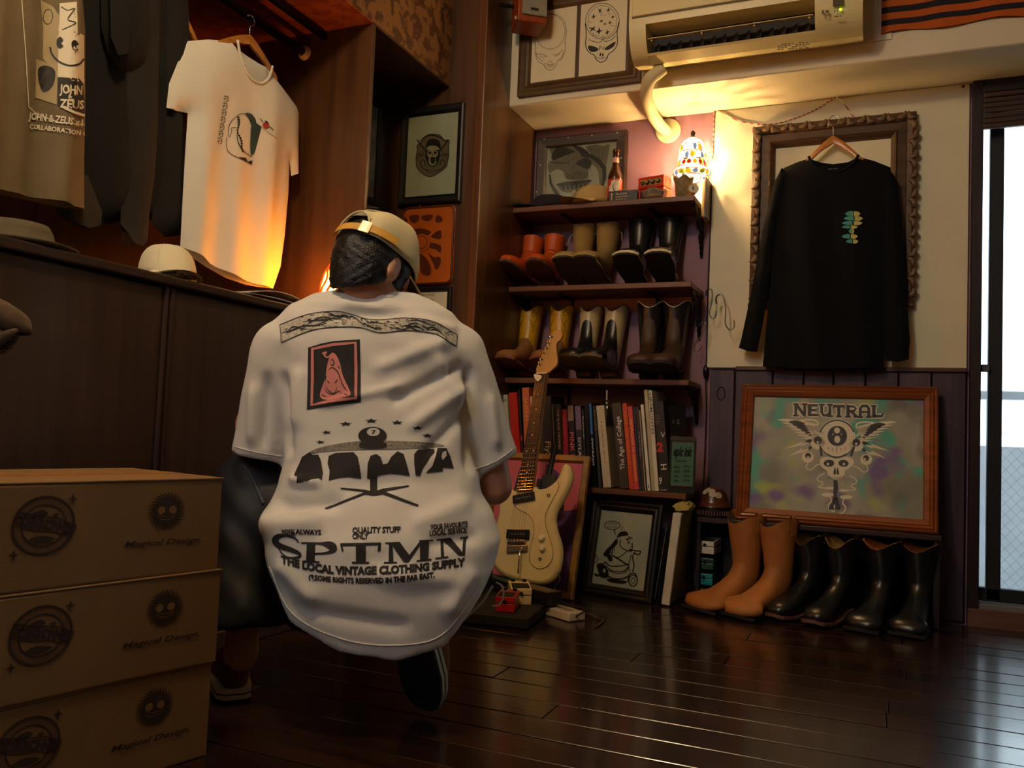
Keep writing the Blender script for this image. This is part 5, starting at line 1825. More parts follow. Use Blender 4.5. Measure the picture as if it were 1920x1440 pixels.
MB().box((c.x - 0.010, YH + 0.008, c.z - 0.022), (c.x + 0.006, YH + 0.010, c.z - 0.008)).build('size_label', M('label_white', (228, 218, 196)), t)
zp = zoomer(1380, 160, 4.3636)
ptp = onY(zp, YH - 0.0395)
teal = M('print_teal', (58, 150, 140), 0.6)
yel = M('print_yellow', (190, 184, 96), 0.6)
a, b_ = Art(), Art()
for k, (cx, cy, rx, ry) in enumerate(((955, 1052, 62, 22), (960, 1090, 78, 20), (950, 1128, 84, 18), (930, 1160, 66, 14), (945, 1195, 22, 22), (930, 1238, 66, 20), (950, 1278, 50, 18))):
    a.blob([(cx - rx, cy), (cx - rx * 0.5, cy - ry), (cx + rx * 0.1, cy - ry * 0.8), (cx + rx * 0.1, cy + ry * 0.6), (cx - rx * 0.5, cy + ry * 0.7)], 4)
    b_.blob([(cx + rx * 0.08, cy - ry * 0.85), (cx + rx * 0.6, cy - ry * 0.9), (cx + rx, cy - ry * 0.1), (cx + rx * 0.6, cy + ry * 0.9), (cx + rx * 0.08, cy + ry * 0.6)], 4)
a.drape('chest_print', teal, t, ptp, 1000)
b_.drape('chest_print', yel, t, ptp, 1000)

# ------------------------------------------------------------------ low bench, painting, dome
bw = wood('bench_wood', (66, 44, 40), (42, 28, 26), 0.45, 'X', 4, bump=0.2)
BZ = 0.336
t = thing('low_bench', 'low dark wooden shelf bench under the large painting', 'bench', (-0.22, 3.47, 0))
MB().box((-0.668, 3.470, BZ - 0.020), (0.214, YB - 0.024, BZ), 0.003, 1).build('top', bw, t)
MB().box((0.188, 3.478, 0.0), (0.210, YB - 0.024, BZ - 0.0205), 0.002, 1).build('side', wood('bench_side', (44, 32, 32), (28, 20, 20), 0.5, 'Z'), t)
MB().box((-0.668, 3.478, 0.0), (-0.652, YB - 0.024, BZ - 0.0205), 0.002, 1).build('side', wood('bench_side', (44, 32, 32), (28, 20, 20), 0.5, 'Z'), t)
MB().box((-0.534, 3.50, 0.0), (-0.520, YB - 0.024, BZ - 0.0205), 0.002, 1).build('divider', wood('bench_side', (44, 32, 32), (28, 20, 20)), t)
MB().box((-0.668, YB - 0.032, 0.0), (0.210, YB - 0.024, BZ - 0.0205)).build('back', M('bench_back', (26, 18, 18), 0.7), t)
# boxed things kept on the bench shelf
p0_, p1_ = at(1662, 1040, Y=3.53), at(1700, 1150, Y=3.53)
t = thing('blue_case', 'slim dark blue case standing under the bench between boots', 'case', (p0_.x, 3.52, 0))
MB().box((p0_.x, 3.53, 0.001), (p0_.x + 0.030, 3.635, p0_.z + 0.0), 0.003, 1).build('case', M('case_navy', (22, 30, 48), 0.35), t)
Art().text('Cleaner', 0, 0, 0.010, 0.07).place('lettering', M('case_ink', (150, 160, 170), 0.5), t, (p0_.x + 0.010, 3.5295, 0.10), (0, 0, 1), (-1, 0, 0), 0.0)

painting_n = V(0, -0.53, 0.10).normalized()
Pf, uf = V(-0.519, 3.498, BZ + 0.001), V(0, 0.10, 0.53).normalized()
PW_, PH_ = 0.722, 0.552
t = thing('airbrush_painting', 'large wooden framed airbrushed winged skull painting leaning on the bench', 'painting', Pf)
fm = wood('frame_mahogany', (146, 78, 36), (104, 50, 22), 0.35, 'X', 5, coat=0.2)
frame_mesh(Pf, (1, 0, 0), uf, PW_, PH_, [(0, -0.012), (0, 0.012), (0.006, 0.018), (0.012, 0.014), (0.018, 0.020), (0.026, 0.014), (0.030, 0.016), (0.046, 0.010), (0.050, 0.004), (0.050, -0.004)]).build('frame', fm, t)
air = M('airbrush', (172, 172, 152), 0.5)
nt = air.node_tree
Nn, Ll = nt.nodes, nt.links
tcn = Nn.new('ShaderNodeTexCoord')
prev = None
base = Nn.new('ShaderNodeTexNoise')
base.inputs['Scale'].default_value = 5.0
Ll.new(tcn.outputs['Object'], base.inputs['Vector'])
rp = Nn.new('ShaderNodeValToRGB')
rp.color_ramp.elements[0].position, rp.color_ramp.elements[0].color = 0.32, lin((120, 122, 104))
rp.color_ramp.elements[1].position, rp.color_ramp.elements[1].color = 0.66, lin((170, 168, 152))
Ll.new(base.outputs['Fac'], rp.inputs[0])
cur = rp.outputs[0]
for k, (col, lo_, hi_, sc_, off) in enumerate((((96, 92, 84), 0.56, 0.72, 8.0, 21.0), ((60, 160, 138), 0.52, 0.64, 9.0, 1.3), ((170, 180, 70), 0.63, 0.76, 8.0, 7.7), ((112, 78, 142), 0.55, 0.68, 8.5, 13.1))):
    mp = Nn.new('ShaderNodeMapping')
    mp.inputs['Location'].default_value = (off, off * 0.7, off * 1.3)
    Ll.new(tcn.outputs['Object'], mp.inputs[0])
    nz = Nn.new('ShaderNodeTexNoise')
    nz.inputs['Scale'].default_value = sc_
    nz.inputs['Detail'].default_value = 1.5
    Ll.new(mp.outputs[0], nz.inputs['Vector'])
    mr = Nn.new('ShaderNodeMapRange')
    mr.inputs['From Min'].default_value = lo_
    mr.inputs['From Max'].default_value = hi_
    mr.inputs['To Max'].default_value = 0.9
    Ll.new(nz.outputs['Fac'], mr.inputs[0])
    mx = Nn.new('ShaderNodeMix')
    mx.data_type = 'RGBA'
    Ll.new(mr.outputs[0], mx.inputs['Factor'])
    Ll.new(cur, mx.inputs[6])
    mx.inputs[7].default_value = lin(col)
    cur = mx.outputs[2]
Ll.new(cur, Nn['Principled BSDF'].inputs['Base Color'])
plate(Pf, (1, 0, 0), uf, 0.048, 0.048, PW_ - 0.048, PH_ - 0.048, -0.004, 0.0).build('canvas', air, t)
zN = zoomer(1380, 700, 4.645)


def lay(off):
    P_ = Pf + painting_n * off
    return lambda x, y: atp(*zN(x, y), P_, painting_n)


pw = M('paint_white', (222, 214, 190), 0.5, var=0.03)
pk = M('paint_black', (34, 30, 28), 0.5, var=0.05)
pg = M('paint_grey', (128, 120, 104), 0.5)
W, K = Art(), Art()
# lettering
LET = {'N': [([(0.12, 0), (0.12, 1)], 0.24), ([(0.12, 1), (0.88, 0)], 0.26), ([(0.88, 0), (0.88, 1)], 0.24)], 'E': [([(0.2, 0), (0.2, 1)], 0.3), ([(0.1, 0.9), (0.9, 0.9)], 0.2), ([(0.1, 0.1), (0.95, 0.1)], 0.2), ([(0.2, 0.5), (0.75, 0.5)], 0.18)],
       'U': [([(0.14, 1), (0.14, 0.35), (0.3, 0.1), (0.6, 0.08), (0.82, 0.3)], 0.24), ([(0.84, 1), (0.84, 0)], 0.24)], 'T': [([(0.0, 0.88), (1, 0.88)], 0.24), ([(0.5, 0), (0.5, 0.95)], 0.28), ([(0.04, 0.9), (0.04, 0.66)], 0.12), ([(0.96, 0.9), (0.96, 0.66)], 0.12)],
       'R': [([(0.18, 0), (0.18, 1)], 0.28), ([(0.18, 0.9), (0.7, 0.88), (0.86, 0.7), (0.7, 0.5), (0.2, 0.48)], 0.2), ([(0.5, 0.48), (0.92, 0.02)], 0.26)], 'A': [([(0.14, 0), (0.14, 0.75), (0.3, 0.95), (0.7, 0.95), (0.86, 0.75), (0.86, 0)], 0.26), ([(0.14, 0.45), (0.86, 0.45)], 0.18)], 'L': [([(0.2, 0), (0.2, 1)], 0.3), ([(0.1, 0.12), (0.9, 0.12), (0.98, 0.34)], 0.24)]}
SERIF = {'N': [(0.12, 0), (0.88, 1), (0.12, 1)], 'E': [], 'U': [(0.14, 1), (0.84, 1), (0.88, 0)], 'T': [(0.5, 0)], 'R': [(0.18, 0), (0.92, 0)], 'A': [(0.14, 0), (0.86, 0)], 'L': [(0.2, 1)]}
x0_ = 508
for k, ch in enumerate('NEUTRAL'):
    w_, h_ = 102, 104
    yb = 370 + k * 2.6
    tr = lambda p: (x0_ + p[0] * w_, yb - p[1] * h_)
    for pts, sw in LET[ch]:
        W.stroke([tr(p) for p in pts], sw * 100 + 22)
        K.stroke([tr(p) for p in pts], sw * 100)
    for sx_, sz_ in SERIF[ch]:
        q = tr((sx_, sz_ * 0.96 + 0.02))
        W.stroke([(q[0] - 33, q[1]), (q[0] + 33, q[1])], 30)
        K.stroke([(q[0] - 25, q[1]), (q[0] + 25, q[1])], 16)
    x0_ += 112
# wings
for s_, cx in ((-1, 880), (1, 880)):
    f = (lambda x, y: (x, y)) if s_ < 0 else (lambda x, y: (cx + 880 - x, y + 20))
    for k in range(7):
        tip = (360 + k * 34, 405 + k * 26)
        W.blob([f(*tip), f(tip[0] + 120, tip[1] - 6 + k * 2), f(690 - k * 4, 440 + k * 16), f(680 - k * 3, 475 + k * 14), f(tip[0] + 130, tip[1] + 26)], 3)
    W.stroke([f(560, 410), (f(640, 405)), f(700, 415), f(712, 445), f(690, 480), f(700, 520), f(760, 520)], 16, 4)
    for k in range(6):
        K.blob([f(455 + k * 36, 425 + k * 22), f(520 + k * 26, 410 + k * 24), f(600 + k * 12, 436 + k * 20), f(540 + k * 20, 450 + k * 20)], 3)
    for dy in (0, 60):
        W.poly([f(410 + dy * 0.7, 662 + dy), f(590 - dy * 0.1, 590 + dy), f(570, 612 + dy), f(655, 600 + dy * 0.9), f(560, 640 + dy), f(580, 622 + dy)])
        K.blob([f(605 + dy * 0.4, 590 + dy), f(650, 570 + dy), f(660, 590 + dy), f(640, 605 + dy)], 3)
    W.ell(*f(712, 605), 62, 58)
    K.ell(*f(712, 582), 34, 34)
    W.ell(*f(625, 730), 52, 48)
    K.ell(*f(628, 718), 26, 26)
    W.stroke([f(625, 780), f(610, 820), f(650, 840), f(700, 800), f(740, 790)], 9, 4)
    W.stroke([f(770, 870), f(720, 900), f(710, 930), f(760, 960), f(720, 990), f(790, 1000)], 10, 4)
    W.ell(*f(800, 1058), 56, 18)
    W.ell(*f(820, 1000), 44, 12)
    W.stroke([f(820, 1070), f(830, 1110), f(805, 1150), f(830, 1195), f(862, 1200)], 12, 4)
W.ell(880, 560, 160, 165, 36)
K.ring(880, 560, 164, 168, 7, 36, PI * 0.05, PI * 0.95)
K.ring(880, 575, 158, 166, 12, 30, PI * 1.12, PI * 1.0 + PI * 0.88 + PI * 0.0)
W.blob([(735, 745), (800, 725), (880, 745), (960, 725), (1020, 750), (1020, 800), (950, 850), (945, 890), (880, 930), (800, 890), (795, 850), (740, 810)], 3)
for x_ in (735, 1030):
    K.stroke([(x_, 640), (x_ + (10 if x_ < 880 else -30), 720)], 18)
K.ell(882, 545, 85, 88, 28)
K.blob([(762, 780), (800, 752), (850, 765), (845, 805), (790, 812)], 3)
K.blob([(895, 770), (940, 752), (980, 778), (960, 812), (905, 805)], 3)
K.blob([(848, 870), (862, 818), (872, 870), (860, 882)], 3)
K.blob([(876, 870), (884, 818), (898, 870), (888, 882)], 3)
for k in range(11):
    K.stroke([(800 + k * 14, 888 + 16 * math.sin(PI * k / 10)), (802 + k * 14, 912 + 16 * math.sin(PI * k / 10))], 4)
K.stroke([(866, 930), (870, 1000), (862, 1060), (870, 1100)], [34, 40, 26, 40])
K.blob([(845, 1090), (885, 1090), (900, 1140), (912, 1170), (895, 1190), (860, 1180), (820, 1190), (810, 1160), (835, 1135)], 3)
for k in range(5):
    K.stroke([(800 + k * 38, 640 + 10 * (k % 2)), (806 + k * 36, 690 - 12 * abs(k - 2))], 5)
K.stroke([(790, 700), (830, 722), (875, 730), (920, 722), (965, 700)], 10, 3)
W.drape('white_paint', pw, t, lay(0.0008), 1000)
K.drape('black_paint', pk, t, lay(0.0013), 1000)
for x_, y_, rx_, ry_ in ((880, 497, 26, 26), (882, 575, 26, 32), (845, 530, 6, 6), (918, 530, 6, 6), (712, 600, 10, 12), (1046, 615, 10, 12), (628, 732, 10, 12), (1122, 748, 10, 12), (800, 790, 10, 12), (940, 790, 10, 12), (858, 1160, 6, 20)):
    Art().ell(x_, y_, rx_, ry_).drape('pale_glint', pw, t, lay(0.0018), 1000)

# leather dome cap on a dark tin
c = at(1337, 962, Y=3.56)
t = thing('marbled_dome', 'marbled brown and white leather cap on a dark ridged tin', 'hat', (c.x, 3.56, BZ))
m = MB()
MB().lathe([(0.0, 0.0), (0.066, 0.0), (0.068, 0.006), (0.066, 0.040), (0.0, 0.042)], (c.x, 3.56, BZ + 0.0005), 26).build('tin', M('tin_dark', (26, 18, 16), 0.4), t, smooth=True, angle=40)
for k in range(20):
    th = PI + PI * k / 19
    p = V(c.x + 0.0685 * math.cos(th), 3.56 + 0.0685 * math.sin(th), BZ)
    MB().box((p.x - 0.002, p.y - 0.002, BZ + 0.008), (p.x + 0.002, p.y + 0.002, BZ + 0.026)).build('ridge', M('ridge_brown', (96, 66, 50), 0.6), t)
MB().lathe([(0.074, 0.042), (0.072, 0.048), (0.062, 0.054), (0.060, 0.070), (0.054, 0.092), (0.040, 0.110), (0.020, 0.119), (0.0, 0.121)], (c.x, 3.56, BZ), 28).build('dome', M('dome_brown', (84, 40, 26), 0.3, coat=0.3), t, smooth=True)
random.seed(9)
for k in range(9):
    th, ph = random.uniform(PI * 0.95, PI * 1.75), random.uniform(0.5, 1.15)
    rr = [V(c.x + 0.0640 * math.cos(th + 0.28 * math.cos(u)) * math.cos(ph + 0.2 * math.sin(u)) ** 0.8, 3.56 + 0.0640 * math.sin(th + 0.28 * math.cos(u)) * math.cos(ph + 0.2 * math.sin(u)) ** 0.8, BZ + 0.056 + 0.0700 * math.sin(ph + 0.2 * math.sin(u)) ** 1.1) for u in np.linspace(0, 2 * PI, 9, endpoint=False)]
    MB().add(rr, [tuple(range(9))]).build('white_patch', M('patch_white', (176, 164, 140), 0.5), t)

# stomp boxes stored in the bench cubby
pz = [0.0]


def stomp(name, label, x, y, z, yaw, col, tcol=None, w=0.072, d=0.115, h=0.052, group='guitar pedals', parts=True):
    t = thing(name, label, 'pedal', (x, y, z), math.radians(yaw), group=group)
    cm = M('pedal_%02x%02x%02x' % tuple(col), col, 0.35, var=0.06)
    MB().box((-w / 2, -d / 2, 0), (w / 2, d / 2, h * 0.52), 0.003, 2).build('base', cm, t, world=False)
    m = MB()
    m.prism([(-d / 2 - 0.002, h * 0.56), (d / 2 - 0.002, h * 0.60), (d / 2 - 0.002, h), (d * 0.12, h), (-d / 2 - 0.002, h * 0.90)], -w / 2, w / 2, (0, 0, 0), (0, 1, 0), (0, 0, 1), (1, 0, 0), 0.002)
    m.build('treadle', cm, t, world=False)
    MB().obox((0, -d * 0.20, h * 0.965), (1, 0, 0), V(0, 1, 0.07).normalized(), V(0, -0.07, 1).normalized(), w * 0.82, d * 0.5, 0.002).build('rubber_pad', M('pedal_rubber', tcol or (24, 22, 20), 0.8), t, world=False)
    MB().lathe([(0.006, 0.0), (0.006, 0.008), (0.004, 0.010), (0, 0.010)], (0, -d / 2 - 0.001, h * 0.66), 10, (0, -1, 0)).build('thumb_screw', M('knob_black', (24, 20, 18)), t, world=False)
    for s_ in (-1, 1):
        MB().lathe([(0.008, 0), (0.007, 0.010), (0, 0.010)], (s_ * w * 0.28, d * 0.34, h), 10).build('knob', M('knob_black', (24, 20, 18)), t, world=False)
    return t


px_ = at(1319, 1080, Y=3.50).x
stomp('guitar_pedal', 'grey guitar pedal at the bottom of the bench cubby stack', px_ + 0.004, 3.562, 0.001, 0, (120, 118, 112), h=0.05)
stomp('guitar_pedal', 'turquoise guitar pedal in the bench cubby stack', px_, 3.562, 0.0635, 0, (24, 132, 142), h=0.05)
stomp('guitar_pedal', 'dark green guitar pedal in the bench cubby stack', px_ + 0.002, 3.562, 0.126, 0, (28, 72, 62), h=0.05)
stomp('guitar_pedal', 'white guitar pedal topping the bench cubby stack', px_ + 0.008, 3.562, 0.1885, -6, (222, 216, 200), h=0.056)

# ------------------------------------------------------------------ under the book shelf
B0, B1 = V(-1.115, 3.392, 0.001), V(-0.803, 3.322, 0.001)
ux = (B1 - B0).normalized()
hn = V(-ux.y, ux.x, 0)
uy = (V(0, 0, 1) + hn * 0.20).normalized()
wB, hB = (B1 - B0).length, 0.385
t = thing('biker_drawing', 'black framed cartoon drawing of a bearded scooter rider on floor', 'picture', B0)
frame_mesh(B0, ux, uy, wB, hB, [(0, -0.012), (0, 0.010), (0.008, 0.014), (0.018, 0.009), (0.026, 0.012), (0.036, 0.006), (0.042, 0.001), (0.042, -0.004)]).build('frame', blackf, t)
plate(B0, ux, uy, 0.040, 0.040, wB - 0.040, hB - 0.040, -0.004, -0.001).build('sheet', paper_w, t)
zB_ = zoomer(880, 820, 4.0)
nB = ux.cross(uy).normalized()


def lb(off):
    return lambda x, y: atp(*zB_(x, y), B0 + nB * off, nB)


a = Art()
a.ring(1072, 660, 58, 32, 5, 24)
a.stroke([(1080, 690), (1098, 740), (1092, 692)], 5)
for s_, y_, x0_, x1_ in (('I SURFED', 656, 1030, 1112), ('MUCH WAY', 682, 1032, 1110)):
    k0 = len(a.v)
    a.text(s_, 0, 0, 17, x1_ - x0_)
    a.v[k0:] = [(x0_ + x, y_ - y) for x, y in a.v[k0:]]
a.stroke([(1140, 700), (1148, 655), (1162, 700)], 4)
a.blob([(1105, 760), (1125, 715), (1175, 705), (1190, 735), (1130, 745)], 3)
a.stroke([(1190, 745), (1225, 755), (1180, 765)], 9)
a.stroke([(1175, 760), (1200, 790), (1185, 795)], 7, 4)
a.stroke([(1135, 770), (1130, 810), (1160, 840), (1215, 850), (1222, 790)], 8, 4)
a.blob([(1105, 760), (1060, 810), (1020, 850), (1005, 885), (1050, 895), (1060, 850), (1110, 800)], 3)
a.blob([(1030, 880), (1060, 880), (1075, 920), (1050, 930)], 3)
a.stroke([(1080, 830), (1070, 880), (1120, 900), (1190, 850), (1215, 860)], 7, 4)
a.stroke([(1070, 885), (1130, 920), (1190, 960)], 12, 3)
a.stroke([(1015, 935), (1060, 965), (1130, 965), (1200, 950)], 9, 4)
a.stroke([(1020, 960), (1070, 1000), (1150, 1005), (1195, 970)], 8, 4)
a.stroke([(1020, 930), (1005, 960), (1030, 990), (1100, 1020), (1170, 1010), (1200, 965)], 7, 4)
a.stroke([(1200, 840), (1235, 850), (1285, 855), (1270, 880), (1240, 870)], 10, 3)
a.stroke([(1240, 860), (1225, 900), (1235, 960), (1225, 1010)], 9, 4)
a.stroke([(1215, 880), (1195, 960), (1205, 1010)], 6, 4)
a.ring(1228, 1075, 32, 42, 9, 24)
a.ring(1228, 1075, 14, 20, 5, 16)
a.stroke([(1190, 1080), (1200, 1030), (1240, 1020), (1258, 1060)], 10, 4)
a.blob([(955, 955), (1000, 945), (1040, 1000), (1040, 1050), (985, 1050), (965, 1000)], 3)
a.stroke([(1020, 1030), (1080, 1060), (1150, 1060), (1195, 1040)], 12, 4)
a.blob([(1040, 1060), (1180, 1080), (1150, 1100), (1050, 1085)], 3)
a.blob([(935, 1020), (975, 1032), (970, 1045), (945, 1040)], 3)
a.ring(940, 915, 24, 24, 5, 14)
for k in range(6):
    a.stroke([(940 + 30 * math.cos(k), 915 + 30 * math.sin(k)), (940 + 44 * math.cos(k), 915 + 44 * math.sin(k))], 4)
for k in range(5):
    a.stroke([(1030 + k * 14, 830 + k * -6), (1040 + k * 12, 870)], 4)
a.drape('ink_lines', M('sepia_ink', (44, 28, 16), 0.7), t, lb(-0.0003), 1000)
wf_ = Art()
wf_.ell(1012, 1000, 10, 16)
wf_.drape('ink_lights', paper_w, t, lb(0.0), 1000)
plate(B0, ux, uy, 0.040, 0.040, wB - 0.040, hB - 0.040, 0.0010, 0.0018).build('glass', thin_glass, t)

# canvas, tissue and records beside it
t = thing('canvas_panel', 'white edged stretched canvas standing on floor beside black frame', 'canvas', (-0.75, 3.4, 0))
m = MB()
lx0, lx1 = at(1233, 1134, Z=0.004), at(1249, 1136, Z=0.004)
ux_ = V(0.10, 0, 1).normalized()
c0 = V(-0.765, 3.30, 0.003)
m.obox(c0 + V(0.018, 0.155, 0.0) + ux_ * 0.180, V(ux_.z, 0, -ux_.x), (0, 1, 0), ux_, 0.032, 0.30, 0.355, 0.002, 1)
m.build('canvas', M('canvas_white', (206, 202, 188), 0.7), t)
tt = MB().obox(c0 + V(0.0172, 0.155, 0.0) + ux_ * 0.180 + V(0.0165, 0.008, 0), V(ux_.z, 0, -ux_.x), (0, 1, 0), ux_, 0.0025, 0.29, 0.352).build('painted_face', M('canvas_green', (120, 124, 70), 0.7, var=0.2), t, label='olive green painted side')
t = thing('tissue_bundle', 'yellowish crumpled tissue tucked above the canvas', 'paper', (-0.70, 3.42, 0.37))
m = MB()
rings = []
for j in range(8):
    v = j / 7
    rings.append([V(-0.705 + (0.030 + 0.006 * math.sin(3 * k + j)) * math.cos(k * PI / 7), 3.34 + 0.12 * v, 0.382 + (0.016 + 0.004 * math.cos(2 * k + j)) * math.sin(k * PI / 7)) for k in range(14)])
m.loft(rings)
m.build('tissue', M('tissue_yellow', (176, 160, 84), 0.8, var=0.15), t)
for k in range(3):
    t = thing('record_sleeve', ('glossy black record sleeve leaning next to the canvas', 'grey edged record sleeve between the two black ones', 'black record sleeve touching the biker frame')[k], 'record', (-0.785 - k * 0.013, 3.4, 0), group='record sleeves')
    lean = V(0.12 + 0.015 * k, 0, 1).normalized()
    MB().obox(V(-0.788 - k * 0.0125, 3.46 + 0.01 * k, 0.004) + lean * 0.157, V(lean.z, 0, -lean.x), (0, 1, 0), lean, 0.004, 0.24, 0.308 - 0.012 * k, 0.001, 1).build('sleeve', M('sleeve_%d' % k, ((20, 20, 24), (96, 94, 96), (26, 22, 24))[k], 0.3), t)

# gilt framed pop picture behind the guitar
Q0 = V(-1.512, 3.205, 0.001)
uq = V(0, 0.16, 0.56).normalized()
wq, hq = 0.425, 0.578
t = thing('pop_picture', 'gilt framed pink and purple picture standing behind the guitar', 'picture', Q0)
frame_mesh(Q0, (1, 0, 0), uq, wq, hq, [(0, -0.012), (0, 0.016), (0.005, 0.018), (0.022, 0.018), (0.026, 0.012), (0.030, 0.002), (0.030, -0.004)]).build('frame', wood('gilt_frame', (168, 122, 48), (132, 92, 34), 0.35, 'X'), t)
plate(Q0, (1, 0, 0), uq, 0.028, 0.028, wq - 0.028, hq - 0.028, -0.004, 0.0).build('sheet', M('pop_pink', (196, 84, 96), 0.6), t)
nq = V(1, 0, 0).cross(uq).normalized()
a = Art()
a.poly([(wq * 0.55, 0.03), (wq - 0.03, 0.03), (wq - 0.03, hq * 0.62), (wq * 0.80, hq * 0.60), (wq * 0.72, hq * 0.86), (wq * 0.55, hq - 0.035)])
a.place('purple_field', M('pop_purple', (84, 44, 110), 0.6), t, Q0, (1, 0, 0), uq, 0.0006)
a = Art()
a.poly([(wq * 0.48, hq * 0.62), (wq * 0.80, hq * 0.60), (wq * 0.76, hq * 0.80), (wq * 0.48, hq * 0.82)])
a.poly([(wq * 0.10, hq * 0.40), (wq * 0.20, hq * 0.44), (wq * 0.28, hq * 0.90), (wq * 0.36, hq * 0.90), (wq * 0.36, hq * 0.10), (wq * 0.10, hq * 0.20)])
a.place('black_field', M('pop_black', (26, 18, 20), 0.6), t, Q0, (1, 0, 0), uq, 0.0010)

# ------------------------------------------------------------------ guitar
GP = V(-1.262, 3.015, 0.066)
gy = V(0.068, 0.185, 0.983).normalized()
gx = (V(1, 0, 0) - gy * gy.x).normalized()
gn = gx.cross(gy).normalized()


def gl2(zm):
    """Photograph reading -> guitar plane coordinates."""
    def f(x, y):
        p = atp(*zm(x, y), GP, gn) - GP
        return (p.dot(gx), p.dot(gy))
    return f


t = thing('electric_guitar', 'cream electric guitar with black pickups leaning on its stand', 'guitar', GP)
ga = gl2(zoomer(900, 840, 5.141))
gbz = gl2(zoomer(920, 560, 4.8))
cream_g = M('guitar_cream', (222, 204, 150), 0.18, var=0.03, coat=0.6)
out = [(525, 365), (545, 388), (600, 396), (665, 365), (720, 310), (758, 245), (785, 170), (815, 146), (850, 158), (878, 210), (883, 290), (850, 400), (790, 515), (742, 600), (722, 690), (738, 800), (770, 900), (784, 1000), (776, 1110), (745, 1215), (690, 1285), (600, 1320), (480, 1310), (330, 1275), (210, 1225), (130, 1150), (90, 1050), (85, 930), (105, 810), (140, 715), (165, 630), (168, 560), (160, 480), (165, 390), (195, 320), (225, 310), (250, 350), (300, 395), (365, 412)]
ol = closedpath([ga(*p) for p in out], 3)
m = MB()
# rounded body: stacked insets of the outline
cxy = np.array(ol).mean(0)
P_ = np.array(ol)
nrm = np.roll(P_, -1, 0) - np.roll(P_, 1, 0)
nrm = np.stack([nrm[:, 1], -nrm[:, 0]], 1) / np.maximum(np.linalg.norm(nrm, axis=1), 1e-9)[:, None]
area = 0.5 * np.sum(P_[:, 0] * np.roll(P_[:, 1], -1) - np.roll(P_[:, 0], -1) * P_[:, 1])
if area < 0:
    nrm = -nrm
rings = []
for ins, z in ((0.012, -0.040), (0.004, -0.036), (0.0, -0.026), (0.0, -0.016), (0.004, -0.008), (0.012, -0.002), (0.016, -0.0005)):
    rings.append([GP + gx * q[0] + gy * q[1] + gn * z for q in (P_ - nrm * ins)])
m.loft(rings, False, False)
for r_, rev in ((rings[0], True), (rings[-1], False)):
    tri = tessellate_polygon([[Vector((p - GP).dot(gx) and ((p - GP).dot(gx), (p - GP).dot(gy), 0)) for p in r_]])
    m.add(r_, [tuple(q) for q in tri])
m.build('body', cream_g, t, smooth=True, angle=50)


def gpr(name, pts, z0, z1, mat, parent=None, bev=0.0, f=ga, smooth=0):
    q = [f(*p) for p in pts]
    if smooth:
        q = closedpath(q, smooth)
    return MB().prism(q, z0, z1, GP, gx, gy, gn, bev).build(name, mat, parent or t)


pgd = gpr('pickguard', [(525, 378), (560, 400), (640, 390), (700, 352), (745, 325), (762, 370), (740, 425), (700, 500), (652, 590), (630, 660), (635, 740), (657, 820), (690, 920), (705, 1010), (690, 1090), (640, 1145), (580, 1165), (530, 1150), (490, 1110), (475, 1050), (490, 960), (507, 880), (520, 790), (515, 720), (490, 665), (440, 625), (370, 590), (330, 550), (330, 470), (370, 420)], -0.0006, 0.0014, M('pickguard_cream', (226, 206, 150), 0.25, coat=0.3), smooth=2)
q = [ga(*p) for p in [(745, 325), (762, 370), (740, 425), (700, 500), (652, 590), (630, 660), (635, 740), (657, 820), (690, 920), (705, 1010), (690, 1090), (640, 1145), (580, 1165), (530, 1150), (490, 1110), (475, 1050), (490, 960), (507, 880), (520, 790), (515, 720), (490, 665), (440, 625), (370, 590), (330, 550)]]
Art().stroke(smoothpath(q, 3), 0.0022).place('edge_line', M('pickguard_edge', (96, 78, 40), 0.5), pgd, GP, gx, gy, 0.0017)
blkp = M('pickup_black', (18, 16, 15), 0.25, coat=0.4)
for pts in ([(322, 462), (530, 420), (538, 500), (326, 540)], [(268, 785), (487, 788), (480, 880), (260, 874)]):
    o = gpr('pickup', pts, 0.001, 0.013, blkp, bev=0.003)
    (xa, ya), (xb, yb_) = ga((pts[0][0] + pts[3][0]) / 2, (pts[0][1] + pts[3][1]) / 2), ga((pts[1][0] + pts[2][0]) / 2, (pts[1][1] + pts[2][1]) / 2)
    for k in range(6):
        u = 0.2 + 0.6 * k / 5
        MB().lathe([(0.0026, 0), (0.002, 0.0012), (0, 0.0014)], GP + gx * (xa + (xb - xa) * u) + gy * (ya + (yb_ - ya) * u) + gn * 0.013, 8, gn).build('pole_piece', M('steel', (170, 165, 155), 0.3, 1.0), o)
br = gpr('bridge', [(275, 890), (450, 885), (448, 925), (272, 930)], 0.001, 0.014, M('chrome', (220, 220, 220)), bev=0.002)
gpr('tailpiece', [(265, 940), (465, 935), (462, 1000), (262, 1012)], 0.001, 0.011, M('nickel', (150, 140, 120), 0.3, 0.9), bev=0.003)
for k in range(6):
    x_, y_ = ga(288 + k * 28, 905)
    MB().lathe([(0.004, 0), (0.004, 0.006), (0, 0.007)], GP + gx * x_ + gy * y_ + gn * 0.013, 8, gn).build('saddle', M('nickel', (150, 140, 120)), br)
xa, ya = ga(414, 960)
xb, yb_ = ga(398, 1215)
MB().tube([GP + gx * xa + gy * ya + gn * 0.010, GP + gx * (xa + 0.001) + gy * (ya - 0.012) + gn * 0.028, GP + gx * xb + gy * yb_ + gn * 0.034], 0.0028, 8).build('tremolo_arm', M('chrome', (220, 220, 220)), t, smooth=True)
